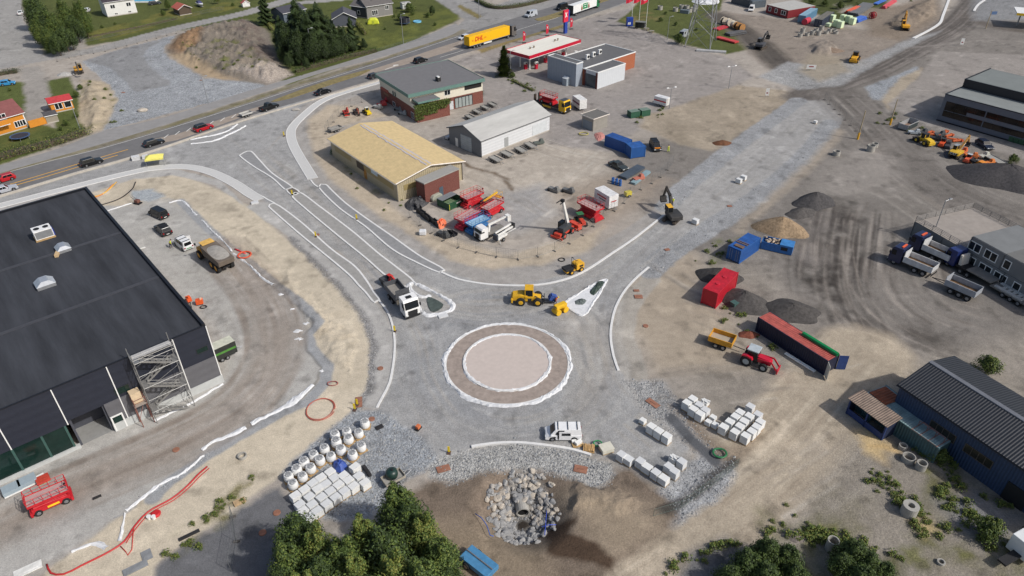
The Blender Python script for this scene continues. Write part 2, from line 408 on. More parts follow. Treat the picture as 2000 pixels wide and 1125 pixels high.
area([(1080,370),(1230,330),(1310,350),(1260,400),(1130,460)],(150,134,116),2,.6,.15)
area([(640,290),(650,255),(690,330),(775,400),(760,410),(690,360)],(96,96,56),.8,.7,0,.8,patch=(4,-.02))
stroke([(898,313),(925,328),(960,338),(990,350),(997,372)],1.0,(104,88,70),.9,.3)
area([(880,122),(985,85),(1100,48),(1235,15),(1262,60),(1330,88),(1420,112),(1475,150),(1400,182),(1290,222),(1190,296),(1090,285),(960,240),(930,180),(950,140)],(146,139,133),.8,1,.02)
tracks([(1230,60),(1320,110),(1400,130),(1500,110)],14,24,[(126,119,113),(160,152,145)],.4,8)
tracks([(1050,250),(1180,240),(1300,180),(1420,130)],10,20,[(126,119,113),(164,156,148)],.4,9)
area([(930,95),(985,78),(1105,46),(1110,50),(990,86),(940,104)],(124,112,74),.3,.9,0,.6)
area([(1258,228),(1330,205),(1440,166),(1530,176),(1562,185),(1480,240),(1395,295),(1325,282),(1250,248)],(156,143,124),.8,1,.25)
area([(1258,228),(1330,205),(1440,166),(1530,176),(1562,185),(1480,240),(1395,295),(1325,282)],(134,122,104),1,.6,.2,patch=(5,0))
area([(1205,42),(1235,18),(1270,-30),(1420,-30),(1405,30),(1450,62),(1485,92),(1420,106),(1340,88),(1290,68)],(84,90,50),.5,1,0,1)
area([(1215,40),(1260,22),(1300,30),(1260,55)],(130,114,76),.8,.8,0,.6,patch=(4,.1))
area([(1395,20),(1700,60),(1740,40),(1830,0),(1850,40),(1700,140),(1560,180),(1470,110)],(138,127,115),1.5,1,.25)
area([(1530,-40),(1760,-40),(1720,30),(1640,50),(1580,20)],(72,78,44),1,1,0,1,patch=(8,.3))
area([(1680,20),(1760,10),(1835,-20),(1830,40),(1760,80),(1700,70)],(130,116,100),2,.9,.4)
stroke([(1920,-20),(1870,45),(1780,95),(1690,140),(1610,170),(1570,190)],11,(98,92,87),.95,1.2)
stroke([(1400,30),(1470,75),(1530,130),(1590,160),(1640,180)],9,(86,80,74),.95,2)
stroke([(1880,30),(1940,52),(2010,62)],5,(98,90,83),.8,1.2)
tracks([(1920,-20),(1870,45),(1780,95),(1690,140),(1610,170),(1570,200)],12,44,[(70,64,60),(134,127,120),(84,77,72),(146,138,130)],.75,11)
tracks([(1400,30),(1470,75),(1530,130),(1590,160),(1640,180)],11,34,[(66,60,55),(126,118,110),(78,72,66)],.75,12)
area([(1480,150),(1560,175),(1640,168),(1720,120),(1840,60),(1780,75),(1690,115),(1600,130),(1540,120)],(150,150,149),.8,.9,.8)
area([(1580,105),(1640,110),(1660,140),(1600,160),(1560,140)],(150,138,118),1.5,.8,.2)
area([(1900,-20),(2060,-30),(2060,40),(1900,40)],(132,133,134),2,.9,.6)
area([(1690,170),(1790,130),(1800,140),(1745,200),(1705,195)],(146,150,154),.5,1,.8)
area([(1720,195),(1760,150),(1800,132),(1800,145),(1750,195),(1740,215)],(166,151,128),.7,.9,.2)
area([(1735,205),(1800,145),(1830,100),(2060,110),(2060,330),(1930,290),(1800,240)],(146,139,132),.6,1)
tracks([(1760,110),(1850,100),(1950,90),(2050,95)],16,20,[(132,125,118),(160,152,144)],.4,15)
area([(1340,382),(1380,345),(1560,196),(1610,196),(1640,232),(1560,325),(1480,395),(1290,512),(1300,430)],(152,150,147),.5,1,.15)
stroke([(1560,196),(1470,262),(1380,330),(1330,372),(1300,405)],4.4,(143,144,145),1,.3,.45,warp=.35)
stroke([(1625,240),(1560,318),(1470,392),(1380,448),(1300,500),(1268,530)],4.6,(142,143,144),1,.3,.45,warp=.35)
tracks([(1600,200),(1500,290),(1400,370),(1310,440),(1180,540)],8,26,[(132,128,122),(170,166,160),(140,138,134)],.45,17)
stroke([(1640,255),(1580,325),(1500,395),(1440,450)],2.2,(158,146,130),.8,.8,.1)
area([(1380,480),(1420,452),(1460,460),(1430,500),(1395,520)],(92,98,52),.8,.7,0,.8,patch=(3,0))
stroke([(1640,185),(1700,240),(1780,320),(1900,400),(2020,440)],13,(112,106,100),.8,3)
tracks([(1640,185),(1700,240),(1780,320),(1880,390),(2020,440)],16,36,[(78,72,67),(138,131,124),(92,86,80),(154,147,139)],.7,21)
area([(1640,300),(1740,280),(1760,360),(1660,400),(1600,370)],(148,141,133),3,.7,.1,patch=(5,.2))
stroke([(1640,405),(1625,460),(1612,520),(1620,580),(1650,630),(1690,690)],9,(66,61,57),.95,2,rag=2.0)
stroke([(1655,430),(1650,480),(1660,540)],5,(60,55,52),.9,1.5,rag=2.5)
stroke([(1680,680),(1720,650),(1790,650),(1850,680)],6,(84,78,73),.8,2.5,rag=3)
stroke([(1600,420),(1570,470),(1580,500)],6,(112,106,101),.8,1.5)
tracks([(1660,400),(1650,470),(1640,540),(1660,610),(1700,680)],17,60,[(58,53,50),(84,77,72),(150,141,131),(70,64,60)],.75,23)
tracks([(1720,400),(1700,480),(1720,570),(1800,640),(1950,690)],24,50,[(84,77,71),(160,150,139),(104,96,88)],.6,24)
area([(1720,640),(1830,630),(1860,680),(1750,700)],(88,82,76),2,.75,.2,patch=(4,.05))
area([(1360,540),(1420,520),(1440,560),(1570,580),(1590,640),(1500,640),(1420,610)],(130,122,114),2,.6,.2)
area([(1620,800),(1700,760),(1760,700),(1640,740)],(112,107,102),2,.6)
stroke([(1690,690),(1610,780),(1520,880),(1400,980),(1250,1075),(1120,1150)],13,(170,156,135),.95,1.2)
tracks([(1690,690),(1610,780),(1520,880),(1400,980),(1250,1075),(1120,1150)],13,46,[(134,120,102),(194,180,158),(146,132,113)],.55,27)
area([(1640,870),(1730,830),(1800,880),(2050,1010),(2050,1180),(1640,1180),(1560,1040)],(136,128,116),2,.8,.35)
area([(1560,1000),(1700,900),(1830,900),(2000,1000),(2000,1180),(1500,1180)],(112,106,84),1.5,.7,.3,.3,patch=(5,.0))
area([(1380,1075),(1480,1010),(1560,1030),(1760,1080),(1760,1180),(1300,1180)],(74,76,44),1,.8,0,.8,patch=(4,.12))
area([(1700,940),(1800,900),(2050,1010),(2050,1180),(1500,1180),(1400,1060),(1480,990),(1620,1000)],(90,92,50),1,.75,0,.8,patch=(3.5,-.06))
area([(1830,985),(1900,960),(1990,1010),(1950,1060),(1880,1030)],(120,121,123),1,.8,.3)
area([(1800,880),(1850,905),(2020,1000),(2020,1020),(1880,950)],(84,86,50),.8,.7,0,.8,patch=(3,0))
area([(1300,1180),(1340,1080),(1420,1050),(1480,1080),(1470,1180)],(100,101,104),.8,.9,.3)
area([(810,975),(870,940),(960,925),(975,950),(900,985),(840,1010)],(92,80,66),1,.8,.3,patch=(4,.08))
area([(1090,925),(1170,940),(1270,985),(1240,1010),(1130,975)],(94,82,68),.8,.8,.35,patch=(3,.1))
area([(860,1010),(1000,1030),(1060,1060),(1040,1120),(880,1110)],(108,94,76),1,.6,.2,patch=(5,.05))
area([(1665,835),(1700,840),(1745,870),(1730,905),(1690,885)],(198,170,118),.8,.85,.3,patch=(2,.2))
area([(1700,870),(1760,875),(1755,885)],(200,165,105),.6,.9,.3)
area([(1780,1018),(1815,1012),(1830,1035),(1795,1042)],(200,174,122),.8,.85,.3,patch=(1.5,.2))
area([(545,925),(690,800),(745,800),(840,870),(860,905),(780,945),(790,960),(720,1010),(640,1015),(600,1000)],(142,146,150),.4,1,.75,warp=.6)
area([(1220,745),(1290,740),(1340,810),(1420,905),(1395,915),(1260,800)],(150,149,147),.6,1,.9)
area([(1200,905),(1330,890),(1390,915),(1300,965)],(126,127,128),.6,.9,.25)
tracks([(1220,830),(1280,880),(1330,930)],6,10,[(170,162,148),(160,152,140)],.5,31)
stroke([(1400,905),(1375,940),(1330,975),(1305,990)],5,(152,153,154),1,.5,.7)
area([(800,962),(850,935),(900,922),(990,912),(1100,914),(1170,935),(1230,912),(1300,975),(1330,1010),(1240,1085),(1100,1180),(830,1180),(800,1040)],SOIL,.6,1,.35)
area([(1090,960),(1180,960),(1290,1000),(1300,1040),(1200,1090),(1130,1020)],(150,134,112),2,.9,.15)
area([(840,1020),(980,1020),(1060,1060),(1080,1180),(840,1180)],(142,126,104),2,.8,.2)
area([(1066,1002),(1125,1010),(1110,1042),(1165,1052),(1204,1090),(1198,1112),(1165,1100),(1130,1098),(1068,1085)],(72,56,43),.4,.95,.3)
area([(965,975),(985,940),(1025,918),(1065,940),(1082,975),(1072,1010),(1030,1024),(985,1012)],(134,131,126),.5,.9,1)
area([(1008,990),(1020,980),(1036,981),(1040,992),(1030,1003),(1014,1004)],(44,37,30),.3,.95,0)
stroke([(870,915),(930,898),(1000,890),(1080,896),(1165,922)],4.2,(158,157,153),1,.5,1,warp=.6)
area([(300,1180),(300,1110),(400,1042),(540,952),(600,1000),(570,1040),(560,1180)],(104,104,106),.4,1,.1)
area([(335,1050),(480,930),(530,930),(430,1030),(345,1085)],(96,94,54),.8,.8,0,.8,patch=(2.5,-.05))
area([(1350,870),(1430,880),(1480,850),(1440,905),(1405,905)],(122,106,88),1,.9,.5)
area([(1300,790),(1345,800),(1400,860),(1420,890),(1390,880)],(124,108,90),.8,.8,.5)
stroke([(1310,815),(1350,858),(1395,900)],1.6,(84,86,90),.95,.25,0,warp=.2)
stroke([(1440,895),(1385,940),(1330,985),(1300,1000)],1.3,(66,62,58),.85,.4)
for i,pl in enumerate(([(440,270),(560,370),(700,520),(800,640),(830,740),(900,830),(1000,850)],[(470,260),(600,370),(760,530),(900,600),(1050,590),(1180,530),(1320,420)],[(1320,430),(1200,530),(1160,640),(1170,740),(1080,830),(950,840),(840,780)],[(1150,600),(1170,700),(1240,800),(1330,900)],[(830,700),(850,620),(960,590),(1100,610),(1150,720),(1080,820),(940,830),(850,770),(830,700)])):
 tracks(pl,8,26,[(126,125,124),(172,169,163),(138,136,134),(166,158,146)],.55,40+i)
for i,pl in enumerate(([(900,330),(1000,380),(1080,430)],[(1180,300),(1100,370),(1000,440)],[(960,250),(1100,300),(1250,330)],[(1300,600),(1400,640),(1560,720),(1700,700)],[(1280,760),(1450,740),(1620,720)],[(1500,980),(1640,900),(1700,820)],[(1300,500),(1400,560),(1560,560)],[(1660,340),(1760,380),(1900,480)])):
 tracks(pl,9,16,[(122,114,105),(184,176,164),(138,130,120)],.55,60+i)
_sp=np.clip((fbm(X,Y,2.2,91,3)-.17)*7,0,1)*.35;mixin(_sp,(112,100,88),None,0)if False else None
A*=(1-.32*np.clip((fbm(X,Y,2.4,91,4)-.12)*5,0,1))[:,None]
A*=(1+.25*np.clip((fbm(X,Y,3.1,97,4)-.13)*5,0,1))[:,None]
A*=(1+.22*big+.20*mid+.16*sml)[:,None]
_l=A.mean(1,keepdims=True);A[:]=np.where(GRS[:,None]>.4,A,_l+(A-_l)*.86)
mound([(322,100),(345,68),(420,48),(500,38),(540,110),(575,146),(520,162),(440,152),(365,130)],1.8,1.4,6,1.6)
mound([(160,160),(196,160),(226,197),(200,250),(172,258),(155,200)],.9,.5,3)
mound([(560,520),(640,600),(700,660),(690,740),(640,720),(610,650),(540,560)],.35,.25,2)
mound([(430,440),(560,560),(520,540),(440,470)],.35,.2,1.5)
mound([(1580,90),(1610,78),(1640,95),(1620,108),(1585,105)],1.2,.6,2)
mound([(1760,20),(1830,-10),(1830,30),(1770,60),(1720,50)],1.2,.9,4)
mound([(1100,930),(1175,940),(1280,990),(1200,1010),(1120,1000)],.7,.4,2)
_pit=px(1022,992);_pr=np.hypot((X-_pit.x),(Y-_pit.y)*1.0)
_t=np.clip(1.18-_pr/5.6,0,1);Z-=3.0*_t*_t*(3-2*_t)
Z+=np.where(GRS>.5,.08*sml,0)
Z+=STN*(.06*sml)
def ground_z(x,y):
 i=np.argmin((X-x)**2+(Y-y)**2);return float(Z[i])
me=bpy.data.meshes.new("ground")
nr,nc=GX.shape
idx=np.arange(nr*nc).reshape(nr,nc)
q=np.stack([idx[:-1,:-1],idx[:-1,1:],idx[1:,1:],idx[1:,:-1]],-1).reshape(-1,4)
me.vertices.add(X.size);me.vertices.foreach_set('co',np.stack([X,Y,Z],1).astype(np.float32).ravel())
me.loops.add(q.size);me.loops.foreach_set('vertex_index',q.ravel().astype(np.int32))
me.polygons.add(len(q));me.polygons.foreach_set('loop_start',(np.arange(len(q))*4).astype(np.int32))
me.polygons.foreach_set('use_smooth',np.ones(len(q),bool))
me.update(calc_edges=True)
at=me.attributes.new('soil','FLOAT_COLOR','POINT')
at.data.foreach_set('color',np.concatenate([np.clip(A,0.01,.95),np.ones((X.size,1))],1).astype(np.float32).ravel())
for nm,arr in(('stones',STN),('turf',GRS)):
 a_=me.attributes.new(nm,'FLOAT','POINT');a_.data.foreach_set('value',arr.astype(np.float32))
gm=bpy.data.materials.new("soil");gm.use_nodes=True
n,l=gm.node_tree.nodes,gm.node_tree.links
b=n["Principled BSDF"];b.inputs['Roughness'].default_value=.95;b.inputs['Specular IOR Level'].default_value=.15
def attr(nm):
 a=n.new("ShaderNodeAttribute");a.attribute_name=nm;return a
aS,aT,aC=attr('stones'),attr('turf'),attr('soil')
tc=n.new("ShaderNodeTexCoord")
def noise(sc,det=4,ro=.6):
 x=n.new("ShaderNodeTexNoise");x.inputs['Scale'].default_value=sc;x.inputs['Detail'].default_value=det
 x.inputs['Roughness'].default_value=ro;l.new(tc.outputs['Object'],x.inputs['Vector']);return x
def math_(op,a,b_=None,c=None):
 x=n.new("ShaderNodeMath");x.operation=op
 for i,s_ in enumerate((a,b_,c)):
  if s_ is None:continue
  if isinstance(s_,(int,float)):x.inputs[i].default_value=s_
  else :l.new(s_,x.inputs[i])
 return x.outputs[0]
def rng(src,a,b_,c,d):
 x=n.new("ShaderNodeMapRange");l.new(src,x.inputs[0])
 for i,v in enumerate((a,b_,c,d)):x.inputs[i+1].default_value=v
 return x.outputs[0]
fine,medn,gran=noise(5.5,5,.7),noise(.8,4),noise(22,2)
vor=n.new("ShaderNodeTexVoronoi");vor.inputs['Scale'].default_value=4.8;vor.inputs['Randomness'].default_value=1
l.new(tc.outputs['Object'],vor.inputs['Vector'])
bw=n.new("ShaderNodeRGBToBW");l.new(vor.outputs['Color'],bw.inputs[0])
f1=rng(fine.outputs[0],.3,.7,.78,1.22)
f2=rng(medn.outputs[0],.3,.7,.9,1.1)
f3=rng(gran.outputs[0],.3,.7,.86,1.14)
st=rng(bw.outputs[0],.2,.8,-.3,.3)
stg=math_('ADD',math_('MULTIPLY',st,aS.outputs['Fac']),1.0)
tf=rng(fine.outputs[0],.35,.68,-.4,.45)
tfg=math_('ADD',math_('MULTIPLY',tf,aT.outputs['Fac']),1.0)
tot=math_('MULTIPLY',math_('MULTIPLY',math_('MULTIPLY',f1,f2),f3),math_('MULTIPLY',stg,tfg))
vm=n.new("ShaderNodeVectorMath");vm.operation='SCALE'
l.new(aC.outputs['Color'],vm.inputs[0]);l.new(tot,vm.inputs['Scale']);l.new(vm.outputs[0],b.inputs['Base Color'])
bp=n.new("ShaderNodeBump");bp.inputs['Distance'].default_value=.12;bp.inputs['Strength'].default_value=.55
hh=math_('ADD',math_('MULTIPLY',fine.outputs[0],.5),math_('MULTIPLY',math_('MULTIPLY',vor.outputs['Distance'],-1.6),aS.outputs['Fac']))
l.new(hh,bp.inputs['Height']);l.new(bp.outputs[0],b.inputs['Normal'])
me.materials.append(gm)
go=bpy.data.objects.new("ground",me);COL.objects.link(go);tag(go,kind='structure')
# ---------------------------------------------------------------- carriageway, kerbs, islands (setting)
m_asph=M('asphalt',(112,111,111),.92,0,.14,.35,.3,8,.2)
m_path=M('path_asphalt',(142,140,138),.92,0,.1,.5,.25,8,.2)
m_line=M('road_paint',(214,212,206),.8,0,.12,2)
m_yel=M('yellow_road_paint',(212,160,60),.8,0,.15,2)
m_gran=M('granite_kerb',(214,213,210),.8,0,.08,2)
m_pave=M('paving_slabs',(192,191,188),.85,0,.08,3,.2,6)
m_dryg=M('dry_turf',(126,114,76),.95,0,.3,.8,.6,6)
m_conc=M('concrete',(176,170,160),.9,0,.14,.8,.2,9)
m_cover=M('white_sheet',(208,209,210),.85,0,.14,2,.6,3)
def sheet(name,pts,z,mat,smooth=True):
 mb=MB();q=spline(P2(pts),2.0,True)if smooth else P2(pts)
 mb.plan(q,z-.3,z)
 return tag(mb.build(name,mat),kind='structure')
UP=[(-120,376),(0,341),(200,288),(338,247),(520,190),(610,161),(740,120),(896,69),(990,40),(1090,9),(1200,-28)]
LO=[(-120,412),(0,380),(143,337),(229,313),(338,281),(480,229),(610,191),(740,153),(857,120),(896,107),(973,86),(1098,48),(1225,3),(1300,-25)]
def strip(name,up,lo,z,mat):
 a,b=spline(P2(up),4),spline(P2(lo),4)
 mb=MB();mb.plan(a+b[::-1],z-.3,z);return tag(mb.build(name,mat),kind='structure')
strip('road',UP,LO,.02,m_asph)
strip('pavement',[(-120,356),(0,323),(112,291),(203,256),(322,229),(480,179),(579,150),(714,109),(818,75),(890,46)],[(-120,372),(0,338),(182,286),(338,239),(480,192),(636,140),(740,113),(870,73),(902,56)],.03,m_path)
def marks(name,segs,mat,z=.026):
 mb=MB()
 for pts,w_ in segs:mb.sweep(spline(P2(pts),4),w_,.006,z-.002)
 return tag(mb.build(name,mat),kind='structure')
strip('worn_lane',[(290,274),(345,262),(480,216),(520,204)],[(300,282),(345,274),(480,226),(520,210)],.024,M('worn_asphalt',(150,138,126),.95,0,.15,.6))
strip('worn_lane',[(722,137),(800,112),(860,92),(905,78)],[(700,150),(800,124),(860,106),(900,94)],.024,M('worn_asphalt',(150,138,126)))
marks('road_marking',[([(20,360),(90,339),(160,318),(250,292)],.28)],m_yel)
marks('road_marking',[([(16,366),(90,345),(160,324),(230,303)],.28)],m_yel)
marks('road_marking',[([(-60,357),(100,314),(200,289.5),(338,248.8),(520,192)],.14),([(520,192),(610,163),(740,122.5),(896,71)],.14),([(752,136),(772,129)],.3),([(768,128),(778,127)],.9),([(764,142),(778,138)],.25),([(781,137),(793,133)],.25),([(905,92),(918,88)],.2),([(880,97),(900,91)],.2),([(880,106),(896,101)],.2),([(930,75),(895,85)],.12),([(1000,62),(1090,34)],.15),([(860,112),(905,98)],.15)]+[([(320+22*i,270-6.6*i),(329+22*i,263-6.6*i)],.22)for i in range(8)],m_line)
for pts in([(530,199),(560,186),(640,158),(722,135.5),(706,146),(640,168),(565,193)],[(1044,38),(1065,32),(1130,11),(1210,-16),(1215,-9),(1135,18),(1068,40)]):
 q=spline(P2(pts),2,True)
 tag(MB().plan(q,-.2,.12).build('verge',m_dryg),kind='structure')
mb=MB();mb.sweep(spline(P2([(-120,418),(0,385),(143,342),(229,318),(310,293),(369,273)]),3),.5,.45,0)
mb.sweep(spline(P2([(369,272),(480,235),(610,196),(720,164),(860,122)]),3),.45,.35,0)
tag(mb.build('concrete_barrier',m_conc,bevel=.04),'low pale concrete barrier running along the near side of the main road','barrier')
def walk(pts,w_,z=.07):
 q=spline(P2(pts),1.5);tag(MB().sweep(q,w_,z+.2,-.2).build('pavement',m_pave),kind='structure')
 MBk=MB();MBk.sweep(q,.16,z+.23,-.2,off=w_/2+.05);MBk.sweep(q,.16,z+.23,-.2,off=-w_/2-.05)
 tag(MBk.build('kerb',m_gran),kind='structure')
walk([(742,160),(662,184),(625,200),(597,222),(574,245),(568,262),(576,290),(611,349)],2.0)
walk([(-80,420),(0,402),(120,371),(240,341),(300,329),(361,326),(410,336),(455,357),(490,380),(508,390)],2.1)
def kerb(pts,w_=.32,h=.12,closed=False,step=1.0):
 q=spline(P2(pts),step,closed)
 return tag(MB().sweep(q,w_,h+.1,-.1,closed).build('kerb',m_gran),kind='structure')
def island(pts,c=(150,148,144),key='island_fill',h=.12):
 q=spline(P2(pts),.8,True)
 tag(MB().sweep(q,.32,h+.1,-.1,True).build('kerb',m_gran),kind='structure')
 tag(MB().plan(q,-.1,h-.03).build('traffic_island',M(key,c,.95,0,.12,1.2,.3,10,.2)),kind='structure')
kerb([(513,384),(524,391),(536,397)])
ISL_A=[(525,404),(527,400),(533,398),(546,403),(590,436),(646,486),(691,519),(714,546),(730,571),(741,586),(731,591),(714,571),(701,558),(685,540),(649,509),(584,456)]
island(ISL_A)
kerb([(741,588),(756,608),(766,633),(771,667),(769,706),(761,748),(748,774),(736,797)])
ISL_B=[(468,304),(476,299),(490,296),(506,312),(532,339),(571,366),(558,371),(532,348),(495,325)]
ISL_B2=[(571,383),(587,377),(626,405),(688,452),(740,496),(774,522),(808,551),(790,560),(753,538),(714,504),(662,462),(597,408)]
ISL_C=[(623,366),(636,361),(649,373),(675,397),(714,426),(766,462),(818,499),(860,522),(868,528),(857,532),(818,515),(766,487),(714,443),(662,406)]
island(ISL_B,(138,138,138),'gravel_fill');island(ISL_B2,(152,149,143));island(ISL_C,(138,138,138),'gravel_fill')
island([(560,371),(571,367),(585,376),(571,382)],(104,98,90),'dark_fill')
kerb([(607,352),(614,361),(624,367)])
kerb([(860,531),(896,546),(948,555),(1000,558),(1048,557),(1085,551),(1121,540),(1155,522),(1194,496),(1233,470),(1267,444),(1297,420)],.4)
kerb([(1267,522),(1246,540),(1232,554),(1217,573),(1202,602),(1194,636),(1193,664),(1199,698),(1208,724)],.36)
kerb([(921,874),(961,868),(1010,866),(1064,871),(1116,879),(1154,890)],.36,.25)
kerb([(1784,75),(1812,61),(1835,46),(1842,30),(1853,0),(1858,-15)],.9,.2)
kerb([(1902,22),(1910,10),(1926,-2)],.8,.2)
_q=[px(867,707),px(1115,712),px(993,630),px(990,797)]
RC=Vector(((_q[0].x+_q[1].x)/2,(_q[2].y+_q[3].y)/2));RO=((_q[1]-_q[0]).length+(_q[2]-_q[3]).length)/4-.35
def circ(r,n=72,c=RC):return[(c.x+r*math.cos(2*math.pi*i/n),c.y+r*math.sin(2*math.pi*i/n))for i in range(n)]
RI=6.15
tag(MB().plan(circ(RO),-.2,.10).build('roundabout_apron',M('apron_gravel',(152,140,131),.95,0,.22,1.2,.5,8,.2)),kind='structure')
tag(MB().plan(circ(RI),0,.2).build('roundabout_bed',M('bed_gravel',(190,178,170),.95,0,.06,1.5,.3,14,.2)),kind='structure')
tag(MB().sweep(circ(RO),.4,.24,-.1,True).build('kerb',m_gran),kind='structure')
tag(MB().sweep(circ(RI),.35,.36,-.1,True).build('kerb',m_gran),kind='structure')
def wrap(pts,w_,name,label,closed=False,z=.05,h=.14,seed=1,world=False,cat='sheeting',mat=None,group=None):
 r=random.Random(seed);q=pts if world else spline(P2(pts),.45,closed);nq=len(q);prof=6;vs,fs=[],[]
 ph=[r.uniform(0,6.28)for _ in range(6)]
 for k in range(nq):
  a,b=(q[(k-1)%nq],q[(k+1)%nq])if closed else(q[max(k-1,0)],q[min(k+1,nq-1)])
  d=Vector((b[0]-a[0],b[1]-a[1])).normalized();nx,ny=-d.y,d.x
  s_=k*.45
  wl=w_*(.55+.28*math.sin(s_*.9+ph[0])*math.sin(s_*.37+ph[1])+r.uniform(-.22,.2));wr=w_*(.55+.3*math.sin(s_*.8+ph[2])*math.sin(s_*.29+ph[3])+r.uniform(-.22,.2))
  for j in range(prof):
   t=j/(prof-1);o=-wl+(wl+wr)*t
   zz=z+h*math.sin(math.pi*t)*r.uniform(.5,1.25)+(r.uniform(-.03,.06)if 0<j<prof-1 else -.04)
   vs.append((q[k][0]+nx*o,q[k][1]+ny*o,zz))
 for k in range(nq if closed else nq-1):
  m_=(k+1)%nq
  fs+=[(k*prof+j,k*prof+j+1,m_*prof+j+1,m_*prof+j)for j in range(prof-1)]
 mb=MB();mb.add(vs,fs)
 return tag(mb.build(name,mat or m_cover),label,cat,group)
wrap(circ(RO+.12,130),.62,'kerb_fleece','white fleece wrapped round the outer kerb ring of the roundabout',True,.04,.16,3,True)
wrap(circ(RI-.05,96),.5,'kerb_fleece','white fleece wrapped round the inner bed of the roundabout',True,.14,.16,5,True)
wrap([(372,273),(416,265),(442,257),(464,243)],.45,'kerb_fleece','shorter white fleece strip over a curved kerb beside the main road',seed=7)
wrap([(373,281),(416,276),(447,263),(481,246)],.5,'kerb_fleece','longer white fleece strip over the curved kerb at the junction mouth',seed=8)
tri=[(806,552),(884,596),(838,617),(806,580)]
wrap(tri,.75,'kerb_fleece','white fleece round the triangular splitter island next to the tipper truck',True,.05,.2,9)
wrap([(800,556),(818,580),(842,578)],.7,'fleece_strip','white fleece strip across the middle of the splitter island by the tipper truck',False,.07,.18,10)
q=spline(P2([(836,581),(866,596),(848,610),(838,602)]),.6,True)
tag(MB().plan(q,-.05,.14).build('ground_cloth',M('black_green_cloth',(70,80,76),.8,0,.3,1.5,.8,4)),'dark green ground cloth inside the white fleece triangle','cloth')
tri2=[(1186,547),(1170,572),(1150,605),(1135,617),(1112,605),(1104,592),(1130,575),(1165,553)]
q=spline(P2(tri2),.6,True)
tag(MB().plan(q,-.05,.10).build('ground_fleece',m_cover),'flat white fleece covering the splitter island beside the wheel loader','fleece')
wrap(tri2,.4,'kerb_fleece','rumpled white fleece edge of the splitter island beside the wheel loader',True,.08,.12,12)
def tarp(name,label,pts,h,mat,cat='tarpaulin',seed=1,step=.5,base=0.0,rough=.25):
 """crumpled cloth lying in a heap"""
 q=spline(P2(pts),step,True)if len(pts[0])==2 else pts;r=random.Random(seed)
 cx,cy=sum(p[0]for p in q)/len(q),sum(p[1]for p in q)/len(q);vs,fs=[],[];K=5;nq=len(q)
 for k in range(K+1):
  t=1-k/K
  for p in q:
   vs.append((cx+(p[0]-cx)*t+(r.uniform(-.15,.15)if 0<k<K else 0)*(1-t+.3),cy+(p[1]-cy)*t,base+(h*(1-t*t)*(1+r.uniform(-rough,rough))if k else -.03)))
 for k in range(K):
  fs+=[(k*nq+i,k*nq+(i+1)%nq,(k+1)*nq+(i+1)%nq,(k+1)*nq+i)for i in range(nq)]
 mb=MB();mb.add(vs,fs);return tag(mb.build(name,mat),label,cat)
m_dtarp=M('dark_green_tarp',(52,66,58),.6,0,.3,1.5,.6,4)
tarp('tarpaulin','crumpled dark green tarpaulin on the far half of the white splitter island',[(1168,548),(1184,550),(1172,566),(1158,580),(1149,573),(1160,560)],.5,m_dtarp,seed=3)
tarp('reinforcement_net','grey green netting heap on the near half of the white splitter island',[(1120,589),(1136,583),(1148,588),(1138,597),(1122,596)],.4,M('grey_net',(92,100,98),.8,0,.4,3,.8,5),'netting',4)
for i,(pts,w_,lb)in enumerate([([(330,396),(352,392),(362,397),(385,422)],.5,'white fleece corner strip bordering the yard behind the black van'),([(394,430),(412,448),(432,468),(446,482),(452,492)],.42,'white fleece strip running down to the coiled orange hose'),([(455,495),(470,505),(490,520),(508,540),(534,556)],.5,'white fleece strip passing beneath the coiled orange hose'),([(612,752),(590,770),(560,792),(530,808),(490,828)],1.0,'wide torn white fleece lying on the yard side of the sand bank'),([(480,835),(450,850),(420,862),(395,880)],.7,'torn white fleece beside the grey pipe trench'),([(398,890),(372,912),(345,930),(315,945),(246,998)],.45,'thin white fleece edge of the gravel drain in front of the red lift'),([(245,1003),(240,1030),(232,1058)],.4,'white fleece strip turning down beside the red hoses'),([(300,822),(330,808),(365,792),(400,772),(436,750)],.45,'white fleece strip along the foot of the scaffold stair tower'),([(210,412),(235,404),(258,397)],.4,'white fleece strip ahead of the small brown compactor'),([(140,1078),(165,1068),(190,1062),(208,1072)],.6,'white fleece patch folded over the bank at the lower left')]):
 wrap(pts,w_*.8,'fleece_strip',lb,seed=20+i,h=.1,group=None)
for i,(u,v,s_)in enumerate([(582,646,1.6),(598,632,1.5),(583,662,1.4),(624,612,1.3),(628,724,1.0),(570,604,1.0),(548,575,1.2)]):
 p=px(u,v);r=random.Random(i)
 tarp('fleece_scrap','scrap of torn white fleece lying in the sand bank',[(p.x+s_*.62*r.uniform(.2,1)*math.cos(a),p.y+.45*s_*r.uniform(.2,1)*math.sin(a),0)for a in[j*.45 for j in range(14)]],.1,m_cover,'fleece',i)['group']='fleece scraps on the sand bank'
